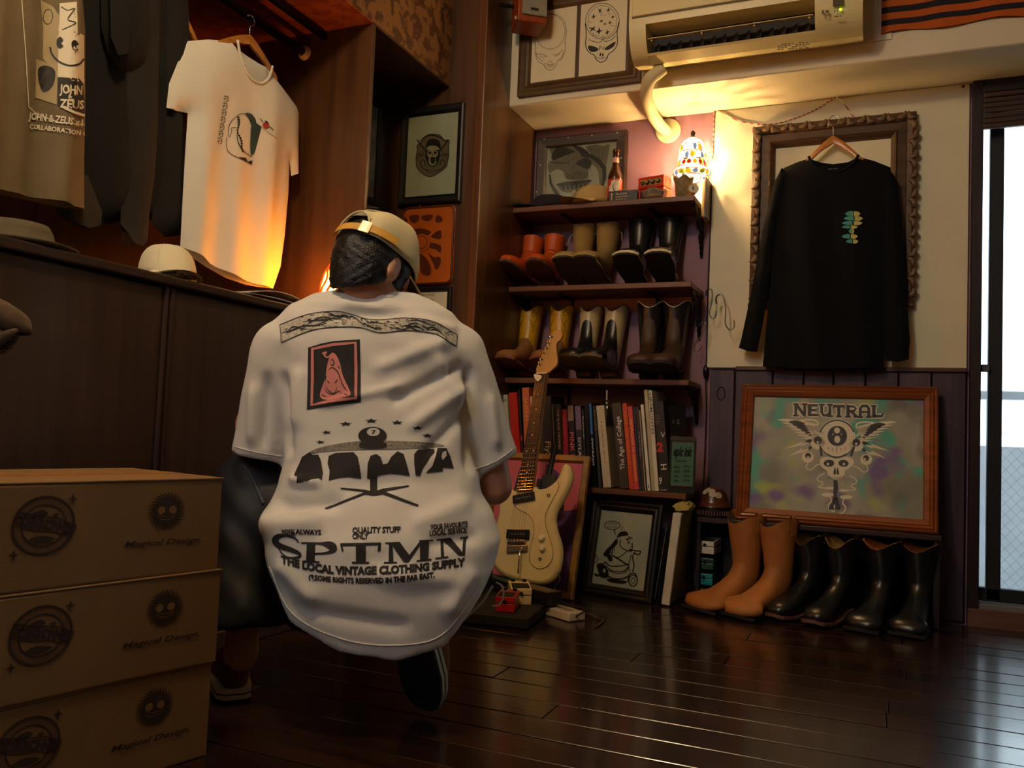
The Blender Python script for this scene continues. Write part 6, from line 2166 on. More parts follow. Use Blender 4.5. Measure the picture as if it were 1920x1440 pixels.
for x_, y_ in ((600, 868), (606, 968)):
    u, v = ga(x_, y_)
    MB().lathe([(0.0135, 0.001), (0.0135, 0.004), (0.010, 0.016), (0.0085, 0.018), (0, 0.018)], GP + gx * u + gy * v, 20, gn).build('knob', M('knob_white', (232, 224, 196), 0.3), t, smooth=True, angle=40)
u, v = ga(662, 455)
sw = MB().lathe([(0.007, 0.001), (0.006, 0.006), (0.0, 0.007)], GP + gx * u + gy * v, 12, gn).build('selector_switch', M('brass', (190, 150, 70)), t, smooth=True)
MB().tube([GP + gx * u + gy * v + gn * 0.006, GP + gx * (u + 0.007) + gy * (v - 0.008) + gn * 0.02], 0.002, 6).build('lever', M('lever_cream', (220, 200, 150), 0.3), sw)
u, v = ga(580, 1072)
MB().lathe([(0.007, 0.001), (0.006, 0.004), (0.003, 0.004), (0.003, 0.001)], GP + gx * u + gy * v, 14, gn).build('jack_socket', blkp, t)
for x_, y_ in ((722, 372), (630, 767), (537, 780), (485, 1072), (684, 1040), (583, 1135), (342, 552)):
    u, v = ga(x_, y_)
    MB().lathe([(0.002, 0.001), (0.0015, 0.002), (0, 0.002)], GP + gx * u + gy * v, 8, gn).build('screw', M('steel', (170, 165, 155)), t)
# neck
gf = gl2(lambda x, y: (x, y))
n0l, n0r, n1l, n1r = gf(971, 923), gf(1000, 921), gf(1008.3, 701), gf(1027, 701)


def lerp2(a, b, f):
    return (a[0] + (b[0] - a[0]) * f, a[1] + (b[1] - a[1]) * f)


MB().prism([lerp2(n0l, n1l, -0.02), lerp2(n0r, n1r, -0.02), n1r, n1l], -0.014, 0.010, GP, gx, gy, gn, 0.003).build('neck', wood('maple', (206, 162, 88), (184, 138, 68), 0.3, 'Z', coat=0.4), t)
fbm = wood('rosewood', (58, 34, 18), (36, 20, 11), 0.25, 'Z', coat=0.3)
fb = MB().prism([n0l, n0r, n1r, n1l], 0.0105, 0.0155, GP, gx, gy, gn, 0.001).build('fretboard', fbm, t)
frm = M('fret_brass', (226, 190, 110), 0.2, 1.0)
scale = 1.0
for k in range(1, 23):
    f = 1 - (1 - 2 ** (-k / 12.0)) / (1 - 2 ** (-22.6 / 12.0))
    a_, b_ = lerp2(n0l, n1l, f), lerp2(n0r, n1r, f)
    MB().tube([GP + gx * a_[0] + gy * a_[1] + gn * 0.0158, GP + gx * b_[0] + gy * b_[1] + gn * 0.0158], 0.0011, 5).build('fret', frm, fb)
    if k in (3, 5, 7, 9, 12, 15, 17, 19, 21):
        f2 = 1 - (1 - 2 ** (-(k - 0.5) / 12.0)) / (1 - 2 ** (-22.6 / 12.0))
        for u in ((0.5,) if k != 12 else (0.25, 0.75)):
            c_ = lerp2(lerp2(n0l, n1l, f2), lerp2(n0r, n1r, f2), u)
            MB().lathe([(0.0028, 0.0004), (0, 0.0005)], GP + gx * c_[0] + gy * c_[1] + gn * 0.0155, 10, gn).build('inlay_dot', M('inlay', (230, 220, 190), 0.3), fb)
hs_ = gpr('headstock', [(425, 672), (414, 630), (440, 575), (470, 490), (500, 440), (530, 370), (560, 310), (600, 285), (640, 300), (650, 335), (630, 375), (600, 400), (595, 450), (603, 530), (605, 590), (560, 640), (515, 672)], -0.010, 0.006, wood('maple', (206, 162, 88), (184, 138, 68)), bev=0.002, f=gbz, smooth=2)
u0, u1 = gbz(424, 676), gbz(516, 672)
MB().prism([u0, u1, (u1[0], u1[1] - 0.005), (u0[0], u0[1] - 0.005)], 0.010, 0.0178, GP, gx, gy, gn).build('nut', M('bone', (230, 220, 196), 0.4), t)
posts = [(450, 598), (470, 552), (490, 497), (513, 452), (535, 407), (560, 350)]
keys = [(425, 575), (440, 545), (466, 492), (487, 445), (506, 388), (530, 340)]
for (px0, py0), (kx, ky) in zip(posts, keys):
    u, v = gbz(px0, py0)
    tn_ = MB().lathe([(0.005, 0.006), (0.005, 0.008), (0.003, 0.009), (0.003, 0.016), (0, 0.016)], GP + gx * u + gy * v, 10, gn).build('tuner_post', M('chrome', (220, 220, 220)), t, smooth=True, angle=40)
    u2, v2 = gbz(kx, ky)
    MB().ball(GP + gx * u2 + gy * v2 - gn * 0.004, 0.0058, 8, 1.0, 0.6, 1.1).build('tuner_key', M('chrome', (220, 220, 220)), tn_, smooth=True)
sb = ga(370, 945)
for k in range(6):
    f = 0.1 + 0.8 * k / 5
    a_ = lerp2(ga(288, 905), ga(428, 905), k / 5)
    b_ = lerp2(n1l, n1r, f)
    p_ = gbz(*posts[k])
    MB().tube([GP + gx * a_[0] + gy * a_[1] + gn * 0.0205, GP + gx * b_[0] + gy * b_[1] + gn * 0.0185, GP + gx * p_[0] + gy * p_[1] + gn * 0.012], 0.00045, 4).build('string', M('string_steel', (120, 104, 72), 0.5, 0.6), t)
pk_ = [gbz(404, 700), gbz(440, 695), gbz(476, 712), gbz(440, 758)]
t2 = thing('guitar_pick', 'pale guitar pick tucked under the strings at the nut', 'pick', GP + gx * pk_[0][0] + gy * pk_[0][1])
MB().prism(closedpath(pk_, 4), 0.0200, 0.0212, GP, gx, gy, gn).build('pick', M('pick_pearl', (226, 216, 190), 0.3), t2)
Art().text('Custom', 0, 0, 0.006, 0.035).place('logo', M('logo_brown', (150, 104, 44), 0.5), hs_, GP + gx * gbz(585, 480)[0] + gy * gbz(585, 480)[1], -gy, gx, 0.0066)

# guitar stand
t = thing('guitar_stand', 'black tubular guitar stand behind the cream guitar', 'stand', (-1.27, 3.1, 0))
sm = M('stand_black', (18, 17, 17), 0.45)
yk = [ga(x, y) for x, y in ((345, 200), (350, 330), (540, 370), (560, 235), (685, 235), (690, 345), (640, 372))]
ctr = lambda u, v, z: GP + gx * u + gy * v + gn * z
MB().tube([ctr(0.02, -0.02, -0.075), ctr(0.03, 0.30, -0.072), ctr(0.05, 0.56, -0.060)], 0.011, 8).build('upright', sm, t, smooth=True)
y1_, y2_ = ga(380, 240), ga(640, 280)
MB().prism([ga(345, 185), ga(395, 195), ga(400, 345), ga(440, 372), ga(550, 372), ga(550, 240), ga(685, 236), ga(692, 350), ga(640, 372), ga(360, 420)], -0.070, -0.050, GP, gx, gy, gn, 0.003).build('yoke', sm, t)
foot_p = ctr(0.02, -0.02, -0.075)
for dx, dy in ((-0.17, -0.05), (0.17, -0.03), (0.02, 0.10)):
    MB().tube([foot_p, V(foot_p.x + dx * 0.5, foot_p.y + dy * 0.5, 0.03), V(foot_p.x + dx, foot_p.y + dy, 0.012)], 0.010, 8).build('leg', sm, t, smooth=True)
for dx in (-0.08, 0.10):
    MB().tube([foot_p + V(dx * 0.4, 0, 0.01), ctr(dx, 0.02, -0.055), ctr(dx, -0.004, -0.02), ctr(dx, 0.012, 0.014)], 0.008, 8).build('cradle_arm', sm, t, smooth=True)

# ------------------------------------------------------------------ pedal board and pedals
t = thing('pedal_board', 'low black pedal board on floor before the guitar', 'pedalboard', (-1.28, 2.7, 0))
bo = M('board_black', (22, 20, 19), 0.7)
q = [at(990, 1176, Z=0.012), at(1052, 1122, Z=0.012)]
ub = (q[1] - q[0]).normalized()
ub.z = 0
nb_ = V(-ub.y, ub.x, 0)
ob = V(q[0].x, q[0].y, 0)
Lb = (q[1] - q[0]).length
MB().prism([(0, 0), (Lb, 0), (Lb, 0.46), (0, 0.46)], 0.004, 0.040, ob, ub, nb_, (0, 0, 1), 0.004).build('deck', bo, t)
for u_, v_ in ((0.02, 0.02), (Lb - 0.03, 0.02), (0.02, 0.43), (Lb - 0.03, 0.43)):
    MB().prism([(u_, v_), (u_ + 0.015, v_), (u_ + 0.015, v_ + 0.015), (u_, v_ + 0.015)], 0.0, 0.004, ob, ub, nb_, (0, 0, 1)).build('foot', bo, t)
zz = 0.0405
A_, B_ = at(898, 1078, Z=0.085), at(1026, 1112, Z=0.085)
tt_ = thing('rack_pedal', 'long black multi pedal with a green strip along the board', 'pedal', (A_ + B_) / 2)
ur = (B_ - A_).normalized()
nr_ = V(-ur.y, ur.x, 0)
Lr = (B_ - A_).length
MB().prism([(0, 0), (Lr, 0), (Lr, 0.07), (0, 0.07)], zz, 0.085, V(A_.x, A_.y, 0), ur, nr_, (0, 0, 1), 0.003).build('housing', M('rack_black', (26, 23, 20), 0.4), tt_)
MB().prism([(0.004, 0.004), (Lr * 0.52, 0.004), (Lr * 0.52, 0.066), (0.004, 0.066)], 0.085, 0.0862, V(A_.x, A_.y, 0), ur, nr_, (0, 0, 1)).build('green_strip', M('strip_green', (44, 82, 56), 0.4), tt_)
MB().prism([(Lr * 0.54, 0.004), (Lr - 0.004, 0.004), (Lr - 0.004, 0.066), (Lr * 0.54, 0.066)], 0.085, 0.0858, V(A_.x, A_.y, 0), ur, nr_, (0, 0, 1)).build('brown_strip', M('strip_brown', (58, 46, 30), 0.45), tt_)
c = at(975, 1136, Z=zz)
stomp('guitar_pedal', 'cream guitar pedal with black pad on the pedal board', c.x - 0.035, c.y + 0.075, zz, 28, (226, 200, 140), w=0.075, d=0.13, h=0.062)
c = at(945, 1148, Z=zz)
stomp('guitar_pedal', 'red guitar pedal beside the crouching leg', c.x - 0.012, c.y + 0.055, zz, 14, (176, 24, 14), (110, 16, 10), w=0.066, d=0.11, h=0.056)
A_, B_ = at(1018, 1152, Z=0), at(1067, 1167, Z=0)
ur = (B_ - A_).normalized()
nr_ = V(-ur.y, ur.x, 0)
Lr = (B_ - A_).length
t = thing('floor_pedal', 'flat white pedal lying on floor with cable plugged in', 'pedal', (A_ + B_) / 2)
MB().prism([(0, 0), (Lr, 0), (Lr, 0.075), (0, 0.075)], 0.001, 0.030, V(A_.x, A_.y, 0), ur, nr_, (0, 0, 1), 0.003).build('case', M('floor_white', (206, 198, 178), 0.4), t)
a = Art()
for k in range(6):
    a.rect(0.012 + k * (Lr - 0.03) / 6, 0.02, 0.012 + k * (Lr - 0.03) / 6 + 0.008, 0.05)
a.place('marking', ink, t, V(A_.x, A_.y, 0.0305), ur, nr_, 0.0)
MB().prism([(-0.001, 0.02), (0.012, 0.02), (0.012, 0.05), (-0.001, 0.05)], 0.0305, 0.033, V(A_.x, A_.y, 0), ur, nr_, (0, 0, 1)).build('orange_tab', M('tab_orange', (200, 110, 40), 0.5), t)
cb = M('cable_black', (30, 24, 24), 0.5)
pl_ = B_ + nr_ * 0.03 + V(0, 0, 0.016)
g_j = ctr(*ga(735, 1190), -0.02)
P_ = [g_j, g_j + V(0.03, -0.06, -0.02), at(1040, 1105, Y=2.98), at(1055, 1130, Y=2.92), pl_ + V(0.03, 0.01, 0.03), pl_]
props(MB().tube(smoothpath([tuple(q) for q in P_], 7), 0.0032, 7).build('guitar_cable', cb, None, True), 'dark cable hanging from the guitar down to floor pedal', 'cable')
P_ = [at(1092, 1150, Z=0.012), at(1105, 1152, Z=0.006), at(1122, 1160, Z=0.005), at(1131, 1163, Z=0.004), at(1124, 1170, Z=0.004), at(1116, 1176, Z=0.004)]
props(MB().tube(smoothpath([tuple(q) for q in P_], 7), 0.0038, 7).build('floor_cable', M('cable_brown', (70, 46, 30), 0.45), None, True), 'short brown cable curling on floor beside the white pedal', 'cable')

# ------------------------------------------------------------------ counter, clothes rail and cartons
cw = wood('counter_wood', (62, 44, 38), (42, 29, 25), 0.42, 'Z', 3.5, coat=0.1)
ZC = 1.012
t = thing('counter', 'long dark wooden shop counter below the hanging clothes', 'counter', (-1.85, 1.35, 0))
MB().box((-2.08, 0.10, 0.0), (-1.705, 2.505, ZC - 0.026)).build('carcass', cw, t)
MB().box((-2.10, 0.08, ZC - 0.025), (-1.672, 2.507, ZC), 0.005, 2).build('worktop', wood('counter_top', (58, 40, 32), (36, 24, 20), 0.35, 'Y', 4), t)
ye_ = [0.10, 0.62, 1.14, 1.655, 2.18, 2.505]
for a_, b_ in zip(ye_[:-1], ye_[1:]):
    MB().box((-1.7045, a_ + 0.018, 0.06), (-1.690, b_ - 0.018, ZC - 0.030), 0.003, 1).build('panel', cw, t)
for y_ in ye_[1:-1]:
    MB().box((-1.7045, y_ - 0.017, 0.0), (-1.682, y_ - 0.003, ZC - 0.0255), 0.005, 2).build('moulding', cw, t)
    MB().box((-1.7045, y_ + 0.003, 0.0), (-1.682, y_ + 0.017, ZC - 0.0255), 0.005, 2).build('moulding', cw, t)
MB().box((-1.7045, 0.10, 0.0), (-1.684, 2.505, 0.058), 0.003, 1).build('plinth', cw, t)

re = at(572, 100, Y=2.509)
rod_m = M('rail_black', (26, 22, 24), 0.35, 0.5)
t = thing('clothes_rail', 'black clothes rail ending in a white flange on the partition', 'rail', (re.x, 2.5, re.z))
MB().tube([(re.x, 2.505, re.z), (re.x, -0.6, re.z)], 0.016, 14).build('tube', rod_m, t, smooth=True)
MB().lathe([(0.0, 0.020), (0.018, 0.019), (0.024, 0.010), (0.027, 0.0)], (re.x, 2.5085, re.z), 20, (0, -1, 0), True).build('flange', M('flange_white', (226, 214, 190), 0.3), t, smooth=True, angle=40)
for k, (dx, dz) in enumerate(((0.008, 0.01), (0.004, -0.012))):
    MB().ball((re.x + dx * 2, 2.489, re.z + dz), 0.003, 8).build('screw', M('steel', (170, 165, 155)), t)
t = thing('upper_rail', 'second thinner black rail above the clothes rail', 'rail', (re.x + 0.085, 2.5, re.z + 0.045))
MB().tube([(re.x + 0.085, 2.508, re.z + 0.045), (re.x + 0.085, -0.6, re.z + 0.045)], 0.011, 12).build('tube', rod_m, t, smooth=True)

XT = -1.925


def yz(pts, X=XT):
    return [(at(x, y, X=X).y, at(x, y, X=X).z) for x, y in pts]


BY, BZ_, BN = (0, 1, 0), (0, 0, 1), (1, 0, 0)


def bvh_of(o):
    me = o.data
    return BVHTree.FromPolygons([WM_pt(o, v.co) for v in me.vertices], [tuple(p.vertices) for p in me.polygons])


def WM_pt(o, p):
    return WM[o.name] @ p


def onmesh(tree, zm=None, off=0.0014, plane=None):
    """Lay a print on a cloth surface: nearest hit along the line of sight, lifted a little."""
    c = V(0, 0, CAMH)

    def f(x, y):
        if zm:
            x, y = zm(x, y)
        d = Vector(CR.T @ np.array([(x - 960) / FPX, (y - 720) / FPX, 1.0])).normalized()
        h = tree.ray_cast(c, d)
        if h[0] is None:
            return plane(x, y) if plane else c + d * 2.0
        n = h[1]
        if n.dot(d) > 0:
            n = -n
        return h[0] + n * off
    return f


wt = M('white_jersey', (232, 226, 212), 0.85, var=0.03, vs=6, bump=0.2, bs=400)
t = thing('white_tshirt', 'white pocket t-shirt with bird print hanging at rail end', 'shirt', (XT, 2.1, 1.1))
tF = [(433, 77), (438, 105), (447, 132), (462, 152), (478, 158), (492, 148), (499, 126), (525, 158), (556, 200), (560, 212), (560, 322), (546, 330), (543, 300), (541, 360), (534, 440), (526, 500), (512, 541), (470, 534), (433, 521), (395, 500), (365, 480), (338, 463), (342, 380), (347, 290), (352, 212), (330, 208), (312, 202), (317, 157), (336, 110), (352, 77), (390, 74)]
folds_t = lambda u, v: 0.010 * np.sin(u * 42 + 0.6 * v) * np.clip((1.75 - v) / 0.35, 0, 1) + 0.005 * np.sin(u * 23 - 4 * v)
tb = garment('front', wt, t, yz(tF), lambda i: i <= 5 or 16 <= i <= 20 or i in (10, 25), 0.030, (XT, 0, 0), BY, BZ_, BN, 0.017, folds=folds_t)
tBk = [(433, 77), (455, 92), (480, 110), (499, 126)] + tF[7:]
garment('back', wt, t, yz(tBk), lambda i: i <= 2 or 13 <= i <= 17, 0.020, (XT, 0, 0), BY, BZ_, BN, 0.02, side=-1)
MB().tube([V(XT + 0.027, y_, z_) for y_, z_ in smoothpath(yz(tF[:7]), 4)], 0.0042, 6).build('collar', wt, t, smooth=True)
q = yz([(455, 120)])[0]
MB().box((XT - 0.010, q[0] - 0.012, q[1] - 0.014), (XT - 0.008, q[0] + 0.022, q[1] + 0.006)).build('neck_label', blackf, t)
ft = onmesh(bvh_of(tb), zoomer(400, 160, 9.0))
ft2 = onmesh(bvh_of(tb), zoomer(400, 160, 9.0), 0.0024)
MB_ = Art().poly([(805, 705), (1090, 905), (1070, 980), (1000, 1500), (660, 1340), (690, 1140)])
MB_.drape('pocket', wt, t, ft, 60)
Art().stroke([(815, 720), (1085, 912)], 12).drape('pocket_hem', M('stitch_tan', (200, 180, 140), 0.8), t, ft2, 60)
a = Art()
a.poly([(520, 475), (560, 462), (640, 485), (700, 560), (720, 640), (810, 700), (690, 1140), (620, 1190), (612, 1000), (625, 720), (640, 690), (590, 560)])
a.drape('teal_print', M('tee_teal', (40, 62, 62), 0.7, var=0.3, vs=8), t, ft2, 40)
a = Art()
a.stroke([(520, 480), (450, 480), (390, 520), (300, 600), (250, 700), (245, 830), (270, 860), (300, 780), (305, 720), (380, 720)], 10, 4)
for k in range(14):
    a.ell(415 + 15 * math.sin(k * 0.9) + (k - 6) * (k > 6) * 12, 540 + k * 44, 16, 20)
a.stroke([(400, 530), (410, 700), (395, 880), (440, 1020), (540, 1140), (640, 1210)], 12, 4)
a.stroke([(215, 880), (220, 1060), (280, 1150), (400, 1215), (540, 1225)], 10, 4)
a.poly([(400, 1215), (540, 1220), (570, 1290), (650, 1265), (640, 1340)])
Art().stroke([(780, 560), (830, 620)], 12).stroke([(940, 690), (1005, 760)], 10).drape('bar_print', ink, t, ft2, 40)
a.drape('black_print', ink, t, ft2, 40)
Art().ell(880, 675, 55, 55).drape('red_dot', M('tee_red', (180, 50, 40), 0.7), t, onmesh(bvh_of(tb), zoomer(400, 160, 9.0), 0.003), 40)
Art().poly([(850, 600), (890, 600), (935, 650), (880, 640)]).drape('blue_dot', M('tee_blue', (40, 40, 90), 0.7), t, onmesh(bvh_of(tb), zoomer(400, 160, 9.0), 0.0036), 40)
a = Art()
for k in range(7):
    x_, y_ = 205 - k * 18, 220 + k * 118
    a.stroke([(x_ - 30, y_ - 40), (x_ + 30, y_ - 30), (x_ + 40, y_ + 40), (x_, y_ + 60)], 11, 3)
    a.stroke([(x_ - 40, y_ + 10), (x_ + 30, y_ + 10)], 9)
    a.stroke([(x_ - 10, y_ - 40), (x_ - 20, y_ + 50)], 9)
a.drape('side_lettering', ink, t, ft, 40)
c = at(468, 66, X=XT)
make_hanger('clothes_hanger', 'pale wooden hanger holding the white t-shirt on rail', (XT, c.y, c.z), (0, 1, 0), (0, 0, 1), 0.145, 0.085, hook=0.060)

og = M('olive_jersey', (112, 98, 72), 0.9, var=0.08, bump=0.25, bs=400)
t = thing('printed_tshirt', 'olive grey t-shirt with white lettering and smile print', 'shirt', (XT, 1.4, 1.15))
gF = [(-260, -140), (-120, -150), (60, -110), (150, -70), (160, 60), (160, 200), (158, 300), (158, 393), (120, 388), (60, 374), (0, 362), (-120, 335), (-255, 300)]
fold_g = lambda u, v: 0.016 * np.sin(u * 30 + 0.9) + 0.010 * np.sin(u * 61)
gb = garment('front', og, t, yz(gF), lambda i: 7 <= i <= 11, 0.045, (XT, 0, 0), BY, BZ_, BN, 0.02, folds=fold_g)
garment('back', og, t, yz(gF), lambda i: 7 <= i <= 11, 0.02, (XT, 0, 0), BY, BZ_, BN, 0.03, side=-1)
zg = zoomer(0, 0, 3.0)
tg = bvh_of(gb)
fg, fg2, fg3 = onmesh(tg, zg, 0.0014), onmesh(tg, zg, 0.0022), onmesh(tg, zg, 0.0030)
Wm = M('tee_white_ink', (226, 216, 190), 0.7, var=0.03)
Tm = M('tee_tan_ink', (170, 152, 116), 0.7, var=0.1)
a = Art().poly([(225, 0), (300, 40), (335, 90), (325, 420), (240, 330), (240, 160)])
a.poly([(200, 330), (325, 380), (320, 590), (195, 550)])
a.drape('tan_patch', Tm, t, fg, 30)
a = Art().poly([(335, 20), (430, 10), (435, 180), (470, 200), (470, 590), (325, 590), (325, 200), (335, 120)])
a.drape('white_patch', Wm, t, fg, 30)
a = Art()
a.blob([(320, 225), (340, 208), (356, 230), (345, 245), (356, 262), (335, 275), (320, 255)], 3)
a.blob([(402, 240), (420, 225), (438, 248), (425, 262), (438, 280), (415, 285), (403, 265)], 3)
a.stroke([(280, 265), (295, 310), (335, 350), (390, 370), (440, 360), (468, 330)], 10, 4)
a.poly([(325, 435), (440, 440), (465, 470), (470, 600), (470, 650), (340, 610), (325, 590)])
a.stroke([(345, 40), (380, 60), (420, 50), (380, 110), (425, 130), (350, 170)], 5, 4)
a.ring(268, 95, 28, 42, 4)
a.blob([(210, 390), (260, 370), (310, 400), (300, 480), (250, 520), (220, 480)], 3)
a.drape('dark_print', ink, t, fg2, 30)
Art().stroke([(118, 0), (140, 300), (155, 600), (200, 640), (330, 690), (470, 700)], 5).drape('print_border', Wm, t, fg3, 30)
Art().stroke([(345, 600), (410, 630), (470, 650)], 14).drape('swash', Wm, t, fg3, 30)
for s_, x_, y_, h_, w_, r_ in (('JOHN', 335, 525, 48, 120, 0.05), ('&', 380, 555, 26, 24, 0.05), ('ZEUS', 335, 605, 46, 130, 0.05), ('JOHN & ZEUS x NEUTRAL', 152, 670, 40, 480, 0.13), ('COLLABORATION GOODS', 158, 722, 26, 430, 0.13)):
    L_ = Art().text(s_, 0, 0, h_, w_, bold=0.03)
    c_, n_ = math.cos(r_), math.sin(r_)
    L_.v[:] = [(x_ + px * c_ + py * n_, y_ + px * n_ - py * c_) for px, py in L_.v]
    L_.f[:] = [f for f in L_.f if all(L_.v[i][0] < 474 for i in f)]
    L_.drape('lettering_line', Wm, t, fg3, 30)
c = at(0, -170, X=XT)
make_hanger('clothes_hanger', 'wooden hanger of the printed olive shirt at frame edge', (XT, c.y, 1.93), (0, 1, 0), (0, 0, 1), 0.18, 0.09, hook=0.06)


def dark_top(name, label, pts, mat, X, T=0.04, opened=lambda i: False, fr=28.0, amp=0.010):
    t = thing(name, label, 'shirt', (X, at(*pts[0], X=X).y, 1.1))
    o = yz(pts, X)
    garment('front', mat, t, o, opened, T, (X, 0, 0), BY, BZ_, BN, 0.022, folds=lambda u, v: amp * np.sin(u * fr + v * 3))
    garment('back', mat, t, o, opened, T * 0.6, (X, 0, 0), BY, BZ_, BN, 0.03, side=-1)
    return t


dk1 = M('black_fleece', (14, 13, 15), 0.95, bump=0.4, bs=200)
dk2 = M('charcoal_fleece', (34, 31, 30), 0.95, var=0.12, bump=0.4, bs=200)
dk3 = M('brown_black_cloth', (20, 16, 15), 0.9, bump=0.3)
h1 = dark_top('black_hoodie', 'black hooded sweatshirt hanging behind the printed shirt', [(150, -120), (260, -90), (330, -40), (340, 60), (330, 200), (320, 330), (300, 410), (200, 420), (150, 400)], dk1, -1.975)
garment('hood', dk1, h1, yz([(188, -60), (250, -60), (280, 0), (284, 70), (272, 120), (250, 138), (222, 128), (202, 100), (190, 50)], -1.925), lambda i: False, 0.045, (-1.925, 0, 0), BY, BZ_, BN, 0.02)
garment('hood_opening', M('hood_inside', (12, 12, 14), 0.95), h1, yz([(205, -60), (240, -50), (246, 40), (240, 100), (222, 104), (208, 70)], -1.876), lambda i: False, 0.006, (-1.876, 0, 0), BY, BZ_, BN, 0.02)
sl_ = dark_top('charcoal_sweatshirt', 'charcoal sweatshirt with long hanging sleeve on the rail', [(225, -60), (300, -40), (298, 100), (296, 240), (290, 330), (280, 400), (278, 440), (258, 462), (238, 455), (226, 420), (228, 330), (222, 180), (218, 60)], dk2, -1.940, 0.035, lambda i: i in (6, 7, 8), 40.0, 0.006)
dark_top('brown_jacket', 'dark brown jacket hanging beside the white t-shirt', [(285, -40), (352, -10), (358, 90), (345, 200), (345, 320), (342, 440), (310, 445), (285, 420), (290, 250), (286, 100)], dk3, -1.960, 0.035)
t = dark_top('grey_long_shirt', 'dark grey garment hem hanging below the printed shirt', [(95, 300), (165, 330), (192, 395), (190, 422), (160, 428), (120, 412), (105, 395)], dk2, -1.955, 0.03, lambda i: i in (3, 4))
c = at(336, -6, X=-1.93)
make_hanger('clothes_hanger', 'amber wooden hanger end of the brown jacket', (-1.945, c.y - 0.06, c.z + 0.045), (0, 1, 0), (0, 0, 1), 0.16, 0.14, hook=0.06)

# things on the counter
zc_ = ZC + 0.0005
c = at(314, 522, X=-1.80)
wc = make_cap('baseball_cap', 'white baseball cap lying on the counter under the t-shirt', M('cap_white', (222, 212, 180), 0.8, var=0.05, bump=0.2), (-1.80, c.y, zc_ + 0.016), 62, 0.92, squash=0.86)
a = Art()
for k, s_ in enumerate(('Neutral', 'Tokyo')):
    a.text(s_, 296 + k * 38, -(513 + k * 10), 9, 34, shear=0.3, bold=0.02)
me_ = [o for o in wc.children if o.name.startswith('crown')][0]
mw = Matrix.LocRotScale(Vector((-1.80, c.y, zc_ + 0.016)), Matrix.Rotation(math.radians(62), 3, 'Z').to_euler(), Vector((0.92,) * 3))
trw = BVHTree.FromPolygons([mw @ v.co for v in me_.data.vertices], [tuple(p.vertices) for p in me_.data.polygons])
fw = onmesh(trw, None, 0.0014)
ew = a.drape('embroidery', ink, wc, lambda x, y: fw(x, -y), 6)
c0, c1 = at(425, 545, X=-1.76), at(548, 566, X=-1.73)
for k in range(3):
    t = thing('magazine', ('bottom glossy magazine lying on counter end', 'middle glossy magazine of the counter pile', 'top curled magazine with red mark on counter')[k], 'magazine', (-1.80, 2.08, zc_), group='magazines on the counter')
    rows = []
    for i in range(9):
        u = i / 8
        y_ = 1.92 + 0.02 * k + 0.30 * u
        z_ = zc_ + 0.0045 * k + 0.010 * (k == 2) * math.sin(PI * u) + 0.006 * k * math.sin(PI * u)
        rows.append([V(-1.90 + 0.01 * k, y_, z_ + 0.0005), V(-1.70 + 0.006 * k, y_, z_ + 0.0005), V(-1.70 + 0.006 * k, y_, z_ + 0.004), V(-1.90 + 0.01 * k, y_, z_ + 0.004)])
    MB().loft(rows).build('cover', M('mag_cover_%d' % k, ((150, 140, 120), (190, 190, 186), (214, 206, 190))[k], 0.25, var=0.4, vs=14), t)
    if k == 2:
        MB().box((-1.72, 2.05, zc_ + 0.030), (-1.692, 2.08, zc_ + 0.032)).build('red_mark', M('label_red', (206, 56, 24)), t)
t = thing('olive_hat', 'olive brimmed hat lying on the near part of counter', 'hat', (-1.80, 1.30, zc_))
hm = M('olive_felt', (84, 74, 54), 0.9, var=0.15, bump=0.3)
MB().lathe([(0.0, 0.004), (0.13, 0.004), (0.135, 0.010), (0.12, 0.014), (0.085, 0.016), (0.080, 0.040), (0.070, 0.058), (0.03, 0.064), (0.0, 0.062)], (-1.80, 1.30, zc_), 28).build('crown', hm, t, smooth=True)
MB().lathe([(0.0815, 0.018), (0.0815, 0.032)], (-1.80, 1.30, zc_), 28).build('band', M('hat_band', (50, 44, 34), 0.8), t, smooth=True)

lx2, ly2 = -1.725, 2.425
t = thing('amber_lamp', 'glowing red and amber glass lamp behind the head', 'lamp', (lx2, ly2, zc_))
MB().lathe([(0.040, 0.0), (0.042, 0.006), (0.030, 0.018), (0.026, 0.030)], (lx2, ly2, zc_), 20, cap0=True, cap1=True).build('base', brz, t, smooth=True, angle=50)
prf = [(0.028, 0.030), (0.044, 0.060), (0.046, 0.100), (0.036, 0.145), (0.018, 0.180), (0.006, 0.190)]
MB().lathe(smoothpath(prf, 4), (lx2, ly2, zc_), 24, cap1=True).build('glass', M('amber_glow', (255, 170, 40), 0.3, emit=(255, 150, 40), es=90.0), t, smooth=True)
for k in range(10):
    th = 2 * PI * k / 10
    pts = [V(lx2 + (r + 0.0015) * math.cos(th + 0.25 * math.sin(z * 60)), ly2 + (r + 0.0015) * math.sin(th + 0.25 * math.sin(z * 60)), zc_ + z) for r, z in smoothpath(prf, 3)]
    MB().tube(pts, 0.0045, 6).build('red_rib', M('red_glow', (220, 40, 8), 0.3, emit=(255, 40, 4), es=4.0), t, smooth=True)

# cartons
ub = V(0.215, 0.9766, 0).normalized()
nb2 = V(ub.y, -ub.x, 0)
far = at(417, 895, Z=0.536)
BH, BL, BD = 0.1775, 0.62, 0.33
card = M('cardboard', (124, 90, 48), 0.8, var=0.06, vs=12, bump=0.12, bs=220)
c_dk = M('carton_ink', (46, 28, 16), 0.8)
c_md = M('carton_ink_light', (92, 62, 34), 0.8)
O1 = V(far.x, far.y, 0) - ub * BL
zX = zoomer(0, 900, 4.5714)


def cu(x, y):
    p = atp(*zX(x, y), V(far.x, far.y, 0.45), nb2) - O1
    return (p.dot(ub), p.z - 2 * BH)


